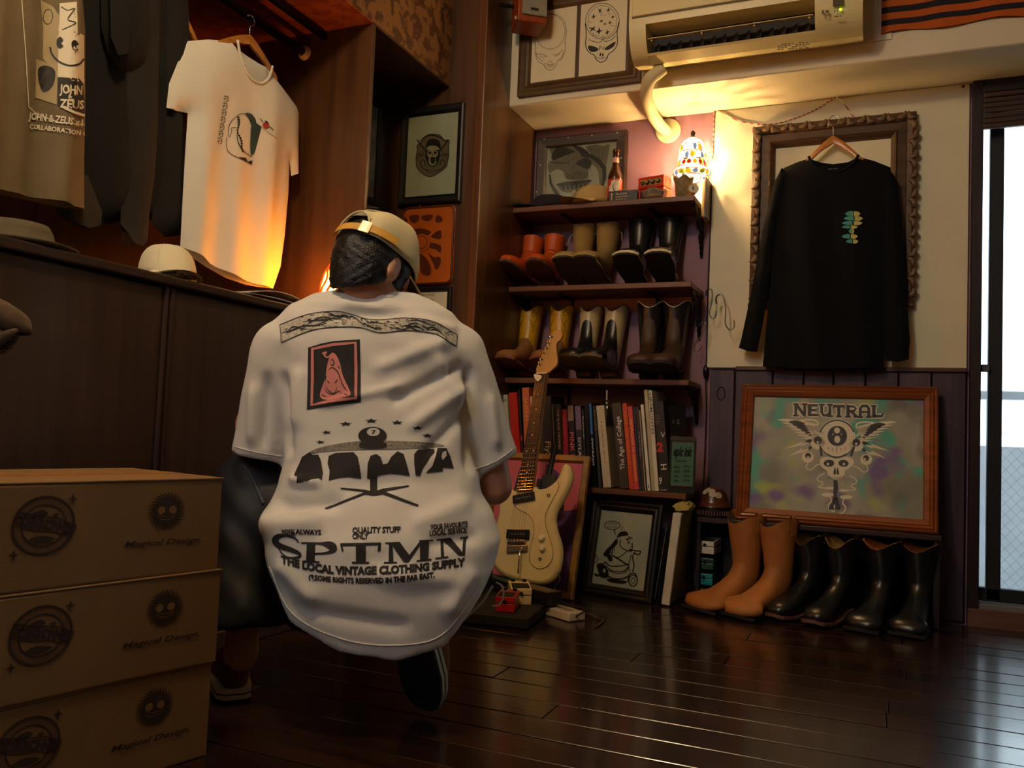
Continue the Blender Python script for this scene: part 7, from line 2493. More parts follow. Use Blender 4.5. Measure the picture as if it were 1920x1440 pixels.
def carton(k, off, label):
    z0 = 0.0015 + k * (BH + 0.0008)
    o = O1 + ub * off[0] + nb2 * off[1]
    t = thing('carton', label, 'box', (o.x, o.y, z0), group='stack of printed cartons')
    m = MB().prism([(0, 0), (BL, 0), (BL, -0.0), (BL, BD), (0, BD)], z0, z0 + BH - 0.004, o, ub, -nb2, (0, 0, 1), 0.004)
    m.build('body', card, t)
    MB().prism([(0.001, 0.001), (BL + 0.003, -0.002), (BL + 0.003, BD), (0.001, BD)], z0 + BH - 0.0038, z0 + BH, o, ub, -nb2, (0, 0, 1), 0.0012).build('lid', card, t)
    MB().prism([(0.0, BD / 2 - 0.03), (BL + 0.003, BD / 2 - 0.03), (BL + 0.003, BD / 2 + 0.03), (0.0, BD / 2 + 0.03)], z0 + BH, z0 + BH + 0.0004, o, ub, -nb2, (0, 0, 1)).build('tape', M('tape_brown', (150, 104, 52), 0.35), t)
    Of = o + V(0, 0, z0)
    cx, cy = cu(375, 405)
    ex = cu(630, 405)[0] - cx
    ey = cu(375, 160)[1] - cy
    d, l = Art(), Art()
    d2, d3 = Art(), Art()
    l.ring(cx, cy, ex * 0.87, ey * 0.87, ex * 0.26, 36)
    d.ring(cx, cy, ex, ey, ex * 0.07, 40)
    d.ring(cx, cy, ex * 0.72, ey * 0.72, ex * 0.05, 36)
    d.blob([(cx - ex * 0.5, cy + ey * 0.35), (cx - ex * 0.1, cy + ey * 0.55), (cx + ex * 0.1, cy + ey * 0.4), (cx - ex * 0.2, cy + ey * 0.25)], 3)
    d.blob([(cx - ex * 0.5, cy - ey * 0.5), (cx - ex * 0.1, cy - ey * 0.35), (cx + ex * 0.4, cy - ey * 0.5), (cx, cy - ey * 0.62)], 3)
    d.blob([(cx + ex * 0.25, cy + ey * 0.35), (cx + ex * 0.45, cy + ey * 0.4), (cx + ex * 0.4, cy + ey * 0.25)], 3)
    for sx, sy in ((0.9, 0.88), (-0.9, -0.95)):
        d.star(cx + ex * sx, cy + ey * sy, ex * 0.16, ey * 0.22, 0.35, n=4)
    band = [cu(*p) for p in ((145, 285), (330, 325), (500, 340), (655, 405), (600, 505), (450, 455), (300, 450), (105, 415))]
    l.poly(band)
    d.stroke(band, ex * 0.035, closed=True)
    w_ = Art()
    bx, by_ = cu(150, 400)
    wl = cu(600, 470)[0] - bx
    sl_ = (cu(600, 470)[1] - by_) / wl
    k0 = len(d.v)
    d.text('ZERROWS', 0, 0, ey * 0.36, wl, bold=0.05, shear=-0.1)
    d.v[k0:] = [(bx + x, by_ + y + sl_ * x) for x, y in d.v[k0:]]
    sx, sy = cu(1428, 280)
    rx, ry = cu(1585, 280)[0] - sx, cu(1428, 112)[1] - sy
    for q in range(30):
        th = 2 * PI * q / 30
        pts = [(sx + rx * r * math.cos(th + (r - 0.6) * 0.9), sy + ry * r * math.sin(th + (r - 0.6) * 0.9)) for r in (0.62, 0.75, 0.88, 1.0)]
        d2.stroke(pts, [rx * 0.10, rx * 0.09, rx * 0.06, rx * 0.01])
    d2.ell(sx, sy, rx * 0.66, ry * 0.66, 28)
    e2 = Art()
    for s_ in (-1, 1):
        e2.ell(sx + s_ * rx * 0.30, sy + ry * 0.06, rx * 0.20, ry * 0.20, 16)
    e2.ring(sx, sy - ry * 0.18, rx * 0.46, ry * 0.26, rx * 0.03, 18, PI * 1.05, PI * 1.95)
    e2.ring(sx, sy - ry * 0.02, rx * 0.46, ry * 0.26, rx * 0.025, 18, PI * 1.05, PI * 1.95)
    tx, ty = cu(1060, 592)
    wl = cu(1720, 545)[0] - tx
    sl_ = (cu(1720, 545)[1] - ty) / wl
    d3.text('Magical Design.', 0, 0, ey * 0.22, wl, bold=0.02, shear=0.45)
    d3.v[:] = [(tx + x, ty + y + sl_ * x) for x, y in d3.v]
    l.place('emblem_tone', c_md, t, Of, ub, (0, 0, 1), 0.0008)
    d.place('round_emblem', c_dk, t, Of, ub, (0, 0, 1), 0.0013)
    d2.place('spiral_emblem', c_dk, t, Of, ub, (0, 0, 1), 0.0013)
    d3.place('script_lettering', c_dk, t, Of, ub, (0, 0, 1), 0.0013)
    e2.place('emblem_eyes', card, t, Of, ub, (0, 0, 1), 0.0018)
    return t


carton(0, (0.0, 0.0), 'bottom printed cardboard carton of the stack')
carton(1, (0.006, 0.004), 'middle printed cardboard carton of the stack')
carton(2, (0.0, 0.0), 'top printed cardboard carton of the stack')

# sleeve end of a near garment at the frame edge
t = thing('suede_glove', 'worn brown suede glove sticking in from the frame edge', 'glove', (-1.25, 0.75, 0.75))
g0 = at(-40, 545, Y=0.80)
gm_ = M('worn_suede', (78, 56, 34), 0.95, var=0.3, vs=40, bump=0.5, bs=90)
P_ = [at(x, y, Y=0.80) for x, y in ((-60, 560), (-10, 585), (30, 605), (56, 625))]
MB().tube(smoothpath([tuple(q) for q in P_], 4), [0.022, 0.022, 0.021, 0.021, 0.020, 0.020, 0.019, 0.018, 0.017, 0.015, 0.012, 0.008, 0.004], 12).build('back_panel', gm_, t, smooth=True)
P_ = [at(x, y, Y=0.79) for x, y in ((-40, 620), (0, 640), (20, 632), (34, 618))]
MB().tube(smoothpath([tuple(q) for q in P_], 4), [0.018, 0.018, 0.018, 0.017, 0.016, 0.015, 0.014, 0.012, 0.011, 0.010, 0.008, 0.006, 0.003], 12).build('thumb', gm_, t, smooth=True)
P_ = [at(x, y, Y=0.79) for x, y in ((-30, 640), (0, 655), (12, 650))]
MB().tube(smoothpath([tuple(q) for q in P_], 4), 0.007, 10).build('yellow_lining', M('lining_yellow', (130, 92, 24), 0.9), t, smooth=True)

# ------------------------------------------------------------------ the crouching person
PO, PU, PWd = V(-1.042, 1.672, 0), V(0.849, 0.529, 0), V(-0.529, 0.849, 0)


def pw3(a, b, z):
    return PO + PU * a + PWd * b + V(0, 0, z)


def pl(px, py, b):
    """Photograph reading -> (sideways, height) of the person at forward distance b."""
    p = atp(px, py, PO + PWd * b, PWd) - PO
    return (p.dot(PU), p.z)


def to_world(vs):
    U, W_ = np.array(PU), np.array(PWd)
    return np.array(PO) + vs[:, :1] * U + vs[:, 1:2] * W_ + vs[:, 2:3] * np.array((0, 0, 1.0))


toe = at(806, 1344, Z=0)
# right shoe stands on its toe, sole turned back towards the viewer
yl_ = (V(0, 0, 1) * 0.86 - PU * 0.16 - PWd * 0.46).normalized()      # from toe to heel
zl_ = PWd * 0.80 + PU * 0.50
zl_ = (zl_ - yl_ * zl_.dot(yl_)).normalized()
xd = yl_.cross(zl_)
rot = Matrix((xd, yl_, zl_)).transposed().to_4x4()
org = V(toe.x - 0.020, toe.y + 0.004, 0.014) - (rot @ Vector((0, -0.222, 0.0)))
SHM = Matrix.Translation(org) @ rot


def to_person(p):
    q = p - PO
    return (q.dot(PU), q.dot(PWd), q.z)


skin = M('skin', (196, 140, 110), 0.5, var=0.05, vs=20)
hp0 = pl(703, 500, 0.10)
HC = np.array([hp0[0], 0.10, hp0[1]])
yw, pt_ = math.radians(44), math.radians(28)
hf = np.array([math.sin(yw) * math.cos(pt_), math.cos(yw) * math.cos(pt_), -math.sin(pt_)])
hs2 = np.array([math.cos(yw), -math.sin(yw), 0.0])
ht = np.cross(hs2, hf)


def hd_(s_, f_, t_):
    return HC + hs2 * s_ + hf * f_ + ht * t_


def headell(x, y, z, c, r):
    dx, dy, dz = x - c[0], y - c[1], z - c[2]
    q = [dx * A[0] + dy * A[1] + dz * A[2] for A in (hs2, hf, ht)]
    k = np.sqrt((q[0] / r[0]) ** 2 + (q[1] / r[1]) ** 2 + (q[2] / r[2]) ** 2)
    return (k - 1) * min(r)


eR = pl(930, 915, 0.10)
elbR = (eR[0], 0.12, eR[1])
shR, shL = (0.200, 0.10, 0.815), (-0.225, 0.10, 0.815)
elbL = (-0.315, 0.22, 0.64)
wrR, wrL = (0.150, 0.33, 0.560), (-0.150, 0.40, 0.56)
hipR, hipL = (0.095, 0.04, 0.285), (-0.095, 0.04, 0.295)
knR, knL = (0.232, 0.37, 0.262), (-0.300, 0.22, 0.49)
anR, anL = to_person(SHM @ Vector((0, 0.015, 0.085))), (-0.300, 0.135, 0.10)
ftR = to_person(SHM @ Vector((0, -0.10, 0.052)))


def hand(x, y, z, wr, d, side):
    """Palm and five curled fingers reaching along d."""
    wr, d = np.array(wr), np.array(d, float)
    d /= np.linalg.norm(d)
    sv = np.cross(d, (0, 0, 1.0))
    sv /= np.linalg.norm(sv)
    up = np.cross(sv, d)
    r = rcone(x, y, z, wr, wr + d * 0.05, 0.026, 0.030)
    r = smin(r, rcone(x, y, z, wr + d * 0.05 - sv * 0.022, wr + d * 0.085 - sv * 0.026, 0.017, 0.014), 0.01)
    r = smin(r, rcone(x, y, z, wr + d * 0.05 + sv * 0.022, wr + d * 0.085 + sv * 0.026, 0.017, 0.014), 0.01)
    for k, L in enumerate((0.062, 0.072, 0.068, 0.052)):
        o = wr + d * 0.085 + sv * (-0.030 + 0.020 * k)
        m1 = o + d * L * 0.55 - up * 0.008
        m2 = m1 + d * L * 0.35 - up * 0.028
        f = np.minimum(rcone(x, y, z, o, m1, 0.0100, 0.0092), rcone(x, y, z, m1, m2, 0.0092, 0.0080))
        r = smin(r, f, 0.004)
    o = wr + d * 0.035 - sv * side * -0.030
    m1 = o + d * 0.035 + sv * side * 0.022 - up * 0.012
    m2 = m1 + d * 0.030 + sv * side * 0.004 - up * 0.010
    return smin(r, np.minimum(rcone(x, y, z, o, m1, 0.013, 0.0105), rcone(x, y, z, m1, m2, 0.0105, 0.009)), 0.006)


def body_f(x, y, z):
    d = headell(x, y, z, HC, (0.079, 0.097, 0.110))
    d = smin(d, headell(x, y, z, hd_(0, 0.040, -0.055), (0.058, 0.062, 0.070)), 0.03)
    d = smin(d, rcone(x, y, z, hd_(0, 0.098, -0.005), hd_(0, 0.114, -0.040), 0.007, 0.013), 0.012)      # nose
    d = smin(d, rcone(x, y, z, hd_(-0.016, 0.092, -0.072), hd_(0.016, 0.092, -0.072), 0.008, 0.008), 0.008)  # lips
    for s_ in (-1, 1):
        e = headell(x, y, z, hd_(s_ * 0.083, -0.012, -0.022), (0.011, 0.019, 0.033))
        e = np.maximum(e, -headell(x, y, z, hd_(s_ * 0.092, -0.006, -0.016), (0.008, 0.011, 0.020)))
        d = smin(d, e, 0.008)
    nk = pl(712, 566, 0.10)
    d = smin(d, rcone(x, y, z, (nk[0], 0.10, nk[1] - 0.06), hd_(0.0, -0.015, -0.06), 0.058, 0.054), 0.02)
    t = smin(rcone(x, y, z, (0.0, 0.06, 0.36), (-0.01, 0.12, 0.80), 0.125, 0.105), rcone(x, y, z, (-0.12, 0.12, 0.82), (0.10, 0.12, 0.82), 0.080, 0.080), 0.06)
    t = smin(t, rcone(x, y, z, hipL, hipR, 0.120, 0.120), 0.06)
    d = smin(d, t, 0.05)
    for sh, el, wr in ((shR, elbR, wrR), (shL, elbL, wrL)):
        d = smin(d, np.minimum(rcone(x, y, z, sh, el, 0.052, 0.043), rcone(x, y, z, el, wr, 0.043, 0.028)), 0.02)
    for hip, kn, an in ((hipR, knR, anR), (hipL, knL, anL)):
        d = smin(d, smin(rcone(x, y, z, hip, kn, 0.088, 0.060), rcone(x, y, z, kn, an, 0.056, 0.036), 0.02), 0.03)
        calf = np.array(kn) * 0.68 + np.array(an) * 0.32
        d = smin(d, rcone(x, y, z, calf, calf * 0.8 + np.array(an) * 0.2, 0.054, 0.046), 0.03)
    d = smin(d, rcone(x, y, z, anR, ftR, 0.031, 0.022), 0.015)
    d = smin(d, rcone(x, y, z, anL, (-0.315, 0.27, 0.045), 0.034, 0.026), 0.02)
    d = smin(d, hand(x, y, z, wrR, (-0.25, 0.9, -0.35), -1), 0.012)
    d = smin(d, hand(x, y, z, wrL, (0.25, 0.9, -0.30), 1), 0.012)
    return d


vs, F = nets(body_f, (-0.46, -0.16, 0.02), (0.46, 0.58, 1.20), 0.0090)
vs = relax(vs, F, 2, 0.4)
person = props(mb_np(to_world(vs), F).build('person', skin, None, True), 'crouching person in white printed t-shirt and cap seen from behind', 'person')
WM[person.name] = Matrix.Identity(4)
for s_ in (-1, 1):
    e = hd_(s_ * 0.031, 0.088, 0.002)
    MB().ball(pw3(*e), 0.011, 10).build('eye', M('eye_dark', (40, 28, 22), 0.15), person, smooth=True)


# hair
def hair_f(x, y, z):
    d = headell(x, y, z, hd_(0, -0.008, 0.004), (0.089, 0.108, 0.118))
    d = smin(d, headell(x, y, z, hd_(0, -0.026, -0.060), (0.068, 0.060, 0.078)), 0.02)
    low = -((x - HC[0]) * ht[0] + (y - HC[1]) * ht[1] + (z - HC[2]) * ht[2]) - 0.128
    fr = (x - HC[0]) * hf[0] + (y - HC[1]) * hf[1] + (z - HC[2]) * hf[2]
    tt = (x - HC[0]) * ht[0] + (y - HC[1]) * ht[1] + (z - HC[2]) * ht[2]
    d = np.maximum(d, low)
    d = np.maximum(d, np.where(tt > 0.03, -1.0, fr - 0.045 - np.clip(-(tt), 0, 0.02) * 0.3))
    ear = headell(x, y, z, hd_(0.088, -0.006, -0.030), (0.020, 0.024, 0.040))
    ear2 = headell(x, y, z, hd_(-0.088, -0.006, -0.030), (0.020, 0.024, 0.040))
    d = np.maximum(d, -np.minimum(ear, ear2))
    # neckline tapers behind the ears
    d = np.maximum(d, (-tt - 0.050) - np.clip(-fr, 0, 0.1) * 1.0)
    tex = 0.0022 * np.sin(x * 190 + 8 * np.sin(z * 60)) * np.sin(z * 120 + y * 90)
    return d + tex


vs, F = nets(hair_f, HC - 0.17, HC + 0.16, 0.0055)
vs = relax(vs, F, 1, 0.3)
hair = mb_np(to_world(vs), F).build('hair', M('black_hair', (14, 12, 12), 0.42, var=0.3, vs=120, bump=0.6, bs=260), person, smooth=True)

# cap
capm = M('cap_cream', (202, 190, 150), 0.85, var=0.05, vs=14, bump=0.25, bs=300)
strapm = M('strap_tan', (206, 154, 60), 0.55, var=0.15, vs=40)


def cap_pt(th, v, g=0.0):
    """th: 0 forward, positive to the right; v: 0 rim .. 1 top."""
    r = math.cos(v * PI / 2) ** 0.72
    rim = 0.012 + 0.004 * math.cos(th)
    q = hd_(math.sin(th) * (0.096 + g) * r, math.cos(th) * (0.116 + g) * r - 0.006, rim + (0.120 + g) * math.sin(v * PI / 2) ** 0.95)
    return pw3(*q)


m = MB()
nt_, nv_ = 48, 12
for j in range(nv_ + 1):
    for i in range(nt_):
        th = 2 * PI * i / nt_
        v = min(j / nv_, 0.995)
        wob = 0.0025 * math.sin(6 * th) * math.cos(v * PI / 2) + 0.002 * math.sin(3 * th + 5 * v)
        m.v.append(tuple(cap_pt(th, v, wob)))
for j in range(nv_):
    for i in range(nt_):
        thc = 2 * PI * (i + 0.5) / nt_ - PI
        vc = (j + 0.5) / nv_
        if abs(thc) < 0.56 and vc < 0.34 * math.sqrt(max(0, 1 - (thc / 0.60) ** 2)) + 0.02:
            continue
        k2 = (i + 1) % nt_
        m.f.append((j * nt_ + i, j * nt_ + k2, (j + 1) * nt_ + k2, (j + 1) * nt_ + i))
cap = m.build('cap', capm, person, smooth=True)
sd = cap.modifiers.new('thickness', 'SOLIDIFY')
sd.thickness = 0.0022
sd.offset = 1.0


def ribbon(name, mat, parent, th0, th1, v0, v1, g, n=14):
    m = MB()
    rows = []
    for k in range(n + 1):
        th = th0 + (th1 - th0) * k / n
        A, B, C_, D_ = cap_pt(th, v0, g), cap_pt(th, v1, g), cap_pt(th, v1, g + 0.0022), cap_pt(th, v0, g + 0.0022)
        rows.append([A, B, C_, D_])
    return m.loft(rows).build(name, mat, parent, smooth=True, angle=40)


ribbon('strap', strapm, cap, PI + 0.62, PI - 0.72, 0.01, 0.10, 0.0035, 20)
ribbon('strap_tail', strapm, cap, PI - 0.62, PI - 1.25, 0.02, 0.115, 0.0062, 12)
ribbon('buckle', M('buckle_grey', (120, 112, 100), 0.35, 0.8), cap, PI - 0.42, PI - 0.64, -0.01, 0.13, 0.0085, 4)
MB().tube([cap_pt(PI + u, 0.34 * math.sqrt(max(0, 1 - (u / 0.58) ** 2)) + 0.03, 0.003) for u in np.linspace(-0.575, 0.575, 16)], 0.0028, 6).build('opening_edge', capm, cap, smooth=True)
ribbon('black_patch', ink, cap, PI - 0.05, PI - 0.40, 0.50, 0.56, 0.004, 6)
m = MB()
rows = []
for j in range(7):
    v = j / 6
    row = []
    for k in range(17):
        a_ = -1.20 + 2.40 * k / 16
        s_ = math.sin(a_) * (0.097 + 0.002 * v)
        f_ = math.cos(a_) * 0.114 + 0.088 * v * math.cos(a_ * 0.95) ** 0.6
        row.append(pw3(*hd_(s_, f_ - 0.004, 0.016 - 2.9 * s_ * s_ - 0.016 * v)))
    rows.append(row)
m.loft(rows, False, False, closed=False)
brim = m.build('brim', M('cap_khaki', (150, 124, 70), 0.85, var=0.06, bump=0.25, bs=300), cap, smooth=True)
sd = brim.modifiers.new('thickness', 'SOLIDIFY')
sd.thickness = 0.0035

# t-shirt
BR = [(548, 640, 780, .100, .055), (560, 588, 815, .105, .070), (580, 545, 850, .105, .088), (610, 517, 872, .105, .105), (650, 504, 884, .105, .122), (700, 508, 886, .105, .130), (760, 520, 884, .095, .138), (820, 530, 884, .085, .146), (870, 532, 890, .075, .156), (915, 524, 903, .065, .168), (955, 503, 922, .050, .186), (1000, 482, 938, .040, .205), (1050, 486, 938, .035, .215), (1110, 492, 930, .030, .215), (1170, 500, 915, .030, .210), (1235, 520, 900, .030, .200)]
tz, tcx, trx, tcb, trb = [], [], [], [], []
for y_, l_, r_, cb_, rb_ in BR:
    A, B = pl(l_, y_, cb_), pl(r_, y_, cb_)
    tz.append((A[1] + B[1]) / 2)
    tcx.append((A[0] + B[0]) / 2)
    trx.append((B[0] - A[0]) / 2)
    tcb.append(cb_)
    trb.append(rb_)
od = np.argsort(tz)
tz, tcx, trx, tcb, trb = [np.array(q)[od] for q in (tz, tcx, trx, tcb, trb)]
hem = [pl(x, y, -0.12) for x, y in ((440, 960), (478, 998), (500, 1075), (545, 1165), (640, 1213), (740, 1226), (830, 1206), (900, 1120), (938, 1060), (960, 990))]
hx, hz_ = np.array([p[0] for p in hem]), np.array([p[1] for p in hem])
slv = []
for S_, E_, ra, rb_, l1, l2 in (((520, 658, .10), (486, 862, .135), .062, .066, (437, 848), (533, 869)), ((864, 662, .10), (931, 880, .115), .062, .062, (888, 895), (973, 846))):
    A, B = pl(S_[0], S_[1], S_[2]), pl(E_[0], E_[1], E_[2])
    q1, q2 = pl(*l1, E_[2]), pl(*l2, E_[2])
    e = np.array([q2[0] - q1[0], q2[1] - q1[1]])
    n_ = np.array([e[1], -e[0]]) / np.linalg.norm(e)
    if n_[1] > 0:
        n_ = -n_
    slv.append(((A[0], S_[2], A[1]), (B[0], E_[2], B[1]), ra, rb_, q1, n_))


def shirt_f(x, y, z):
    cx, rx, cb_, rb_ = (np.interp(z, tz, q) for q in (tcx, trx, tcb, trb))
    k = (np.abs((x - cx) / rx) ** 2.5 + np.abs((y - cb_) / rb_) ** 2.5) ** (1 / 2.5)
    d = (k - 1) * np.minimum(rx, rb_) * 0.95
    d = np.maximum(d, z - tz[-1])
    d = np.maximum(d, (np.interp(x, hx, hz_) - z) * 0.75)
    for A, B, ra, rb2, q1, n_ in slv:
        A, B = np.array(A), np.array(B)
        E2 = B + (B - A) * 0.25
        s_ = rcone(x, y, z, A, E2, ra, rb2 - (ra - rb2) * 0.25)
        cut = (x - q1[0]) * n_[0] + (z - q1[1]) * n_[1]
        s_ = np.maximum(s_, cut)
        d = smin(d, s_, 0.022)
    return d


lo = (-0.44, -0.22, 0.09)
vs, F = nets(shirt_f, lo, (0.45, 0.34, 1.10), 0.0075)
vs = relax(vs, F, 2, 0.45)
# folds of the cloth
FOLDS = [((850, 630), (705, 690), .016, .007), ((872, 682), (735, 752), .014, -.010), ((884, 720), (770, 800), .016, .009), ((880, 770), (800, 850), .014, -.008), ((520, 948), (640, 938), .016, -.014), ((490, 985), (600, 975), .022, .012), ((524, 700), (536, 850), .012, -.012),
         ((886, 690), (884, 880), .012, -.014), ((560, 1120), (760, 1150), .016, -.006), ((770, 975), (880, 940), .020, .007), ((560, 690), (545, 800), .020, .007), ((600, 760), (760, 720), .010, .005), ((800, 1010), (890, 1000), .014, -.006), ((620, 585), (760, 580), .014, -.006),
         ((640, 560), (720, 572), .010, .005), ((790, 590), (860, 610), .012, .006), ((460, 720), (455, 830), .012, .008), ((490, 700), (480, 840), .012, -.008), ((930, 740), (945, 840), .012, .007), ((700, 1060), (860, 1075), .018, .005), ((530, 1050), (600, 1110), .018, .008), ((880, 1060), (830, 1130), .018, .008), ((545, 900), (600, 905), .010, .008), ((820, 660), (870, 760), .012, .006), ((650, 900), (850, 905), .020, -.004)]
nrm = vnormals(vs, F)
disp = np.zeros(len(vs))
for p, q, w_, am in FOLDS:
    A, B = np.array(pl(*p, -0.06)), np.array(pl(*q, -0.06))
    ab = B - A
    P2 = vs[:, [0, 2]]
    t_ = ((P2 - A) @ ab) / (ab @ ab)
    tc2 = np.clip(t_, 0, 1)
    dd = np.linalg.norm(P2 - A - tc2[:, None] * ab, axis=1)
    disp += 1.5 * am * np.exp(-(dd / w_) ** 2) * np.exp(-(np.clip(np.abs(t_ - 0.5) - 0.35, 0, None) / 0.18) ** 2)
disp += 0.0022 * np.sin(vs[:, 0] * 33 + 9 * np.sin(vs[:, 2] * 7)) * np.sin(vs[:, 2] * 21 + vs[:, 0] * 14)
disp *= np.clip((0.16 - vs[:, 1]) / 0.1, 0.2, 1)
vs = vs + nrm * disp[:, None]
shirt_m = M('white_cotton', (216, 212, 206), 0.88, var=0.03, vs=5, bump=0.15, bs=500)
shirt = mb_np(to_world(vs), F).build('t_shirt', shirt_m, person, smooth=True)
tree = BVHTree.FromPolygons([tuple(p) for p in to_world(vs)], [tuple(int(i) for i in q) for q in F])
# rib collar and hem seams
nk = pl(708, 558, 0.10)
MB().tube([pw3(nk[0] + 0.079 * math.cos(u), 0.105 + 0.070 * math.sin(u), nk[1] + 0.004 - 0.014 * math.sin(-u)) for u in np.linspace(0, 2 * PI, 28, endpoint=False)], 0.0085, 8, closed=True).build('collar', shirt_m, shirt, smooth=True)


def seam(name, pts, r=0.0016):
    f = onmesh(tree, None, 0.0006)
    MB().tube([f(x, y) for x, y in smoothpath(pts, 6)], r, 5).build(name, shirt_m, shirt, smooth=True)


seam('hem_seam', [(505, 1062), (548, 1150), (640, 1198), (740, 1210), (828, 1191), (896, 1105)])
seam('cuff_seam', [(441, 838), (480, 848), (530, 856)])
seam('cuff_seam', [(890, 880), (930, 865), (967, 838)])

# prints on the back
pkm = M('shirt_black_ink', (30, 27, 28), 0.8, var=0.1, vs=60)
pnk = M('shirt_pink_ink', (206, 128, 122), 0.8, var=0.06)
tone_m = M('shirt_grey_ink', (128, 122, 112), 0.8, var=0.5, vs=220)
z1 = zoomer(510, 570, 5.189)
f1, f1b, f1c = onmesh(tree, z1, 0.0012), onmesh(tree, z1, 0.0020), onmesh(tree, z1, 0.0028)
top = smoothpath([(80, 205), (330, 110), (600, 70), (760, 95), (900, 145), (1050, 160), (1300, 140), (1560, 170), (1800, 300)], 6)
bot = smoothpath([(95, 375), (400, 255), (700, 225), (880, 235), (1050, 280), (1300, 260), (1450, 270), (1600, 300), (1790, 410)], 6)
bandf = lambda u, v: tuple(np.array(top[min(int(u * (len(top) - 1)), len(top) - 1)]) * (1 - v) + np.array(bot[min(int(u * (len(bot) - 1)), len(bot) - 1)]) * v)


def bf(u, v):
    x = u * (len(top) - 1)
    i = min(int(x), len(top) - 2)
    g = x - i
    T_ = np.array(top[i]) * (1 - g) + np.array(top[i + 1]) * g
    x = u * (len(bot) - 1)
    i = min(int(x), len(bot) - 2)
    g = x - i
    B_ = np.array(bot[i]) * (1 - g) + np.array(bot[i + 1]) * g
    return tuple(T_ * (1 - v) + B_ * v)


Art().poly(top + bot[::-1]).drape('band_tone', M('shirt_pale_ink', (186, 180, 166), 0.8, var=0.3, vs=160), shirt, f1, 60)
a = Art()
a.stroke(top, 6).stroke(bot, 6).stroke([top[0], bot[0]], 6).stroke([top[-1], bot[-1]], 6)
random.seed(21)
for k in range(22):
    u0, L2, v0 = random.uniform(0.0, 0.86), random.uniform(0.08, 0.14), random.uniform(0.2, 0.8)
    am, ph = random.uniform(0.05, 0.22), random.uniform(0, 6)
    a.stroke([bf(u0 + L2 * i / 10, min(max(v0 + am * math.sin(ph + i * 0.5), 0.05), 0.95)) for i in range(11)], [3, 5, 8, 11, 14, 15, 13, 10, 8, 5, 3])
for k in range(110):
    u, v = random.uniform(0.01, 0.97), random.uniform(0.08, 0.92)
    w_ = random.uniform(0.003, 0.010)
    dv = random.uniform(-0.16, 0.16)
    a.stroke([bf(u, v), bf(u + w_, min(max(v + dv, 0.04), 0.96)), bf(u + 2 * w_, min(max(v + dv * 0.3, 0.04), 0.96))], [3, random.uniform(4, 8), 3])
for k in range(40):
    u, v = random.uniform(0.02, 0.97), random.uniform(0.15, 0.85)
    c_ = bf(u, v)
    a.ring(c_[0], c_[1], random.uniform(8, 16), random.uniform(7, 14), 4, 9, 0.4, 5.2)
a.drape('band_print', pkm, shirt, f1b, 40)
sq = [(352, 425), (480, 385), (600, 362), (855, 345), (862, 650), (863, 955), (600, 985), (340, 1030), (345, 800), (350, 600)]
Art().poly(sq).drape('emblem_ground', pkm, shirt, f1, 50)
a = Art()
a.stroke([(395, 440), (600, 395), (812, 380), (818, 650), (815, 915), (600, 940), (388, 985), (395, 700)], 30, closed=True)
a.blob([(580, 480), (625, 500), (665, 590), (690, 700), (755, 840), (762, 890), (720, 905), (620, 925), (520, 935), (470, 900), (480, 840), (520, 720), (540, 590)], 4)
a.stroke([(490, 485), (530, 470), (510, 500), (545, 520), (585, 485)], 16, 4)
a.drape('emblem_pink', pnk, shirt, f1b, 40)
a = Art()
for s_ in ([(560, 560), (590, 540), (605, 580), (580, 600), (570, 570)], [(545, 650), (590, 620), (650, 680), (660, 760)], [(540, 745), (565, 775)], [(640, 735), (610, 775)], [(500, 800), (540, 860), (600, 885), (650, 850), (690, 880)], [(520, 790), (560, 850), (610, 870), (640, 800)], [(480, 880), (540, 915)], [(660, 700), (690, 790), (740, 860)], [(640, 600), (665, 640)], [(700, 880), (740, 895)], [(530, 690), (520, 760)]):
    a.stroke(s_, 10, 4, taper=True)
a.drape('emblem_lines', pkm, shirt, f1c, 40)

z2 = zoomer(530, 770, 5.647)
f2, f2b, f2c, f2d = onmesh(tree, z2, 0.0012), onmesh(tree, z2, 0.0018), onmesh(tree, z2, 0.0024), onmesh(tree, z2, 0.0030)
for x_, y_, r_, ro in ((400, 333, 56, 0.25), (465, 230, 60, 0.2), (668, 140, 72, 0.05), (938, 108, 74, 0), (1213, 126, 70, 0), (1428, 184, 68, -0.05), (1530, 264, 66, -0.05)):
    Art().star(x_, y_, r_, -r_ * 0.36, 0.42, PI / 2 + ro).drape('star', pkm, shirt, f2, 30)
a = Art()
a.blob([(240, 470), (400, 390), (700, 335), (960, 320), (1300, 325), (1560, 340), (1715, 375), (1500, 395), (1200, 410), (900, 415), (600, 425), (400, 440)], 4)
a.drape('table_felt', tone_m, shirt, f2, 40)
a = Art()
a.ell(950, 268, 150, 95, 32)
a.blob([(840, 330), (1060, 330), (1100, 390), (960, 410), (820, 395)], 4)
a.poly([(290, 440), (320, 470), (380, 468), (405, 520), (428, 660), (412, 745), (380, 712), (260, 740), (150, 762), (155, 700), (122, 690), (180, 560), (210, 490)])
a.poly([(490, 480), (560, 450), (750, 440), (795, 490), (815, 580), (832, 715), (780, 712), (700, 700), (580, 715), (490, 740), (500, 640), (478, 560)])
a.poly([(895, 660), (900, 560), (930, 480), (990, 460), (1035, 490), (1062, 570), (1110, 560), (1150, 490), (1215, 432), (1280, 460), (1310, 560), (1345, 690), (1250, 675), (1140, 665), (1060, 675), (998, 692), (1000, 850), (1060, 830), (1335, 792), (1340, 805), (1080, 860), (1440, 1000), (1425, 1018), (1060, 890), (965, 905), (870, 890), (460, 1048), (445, 1035), (870, 865), (615, 830), (615, 816), (880, 842), (925, 855), (925, 720), (893, 720)])
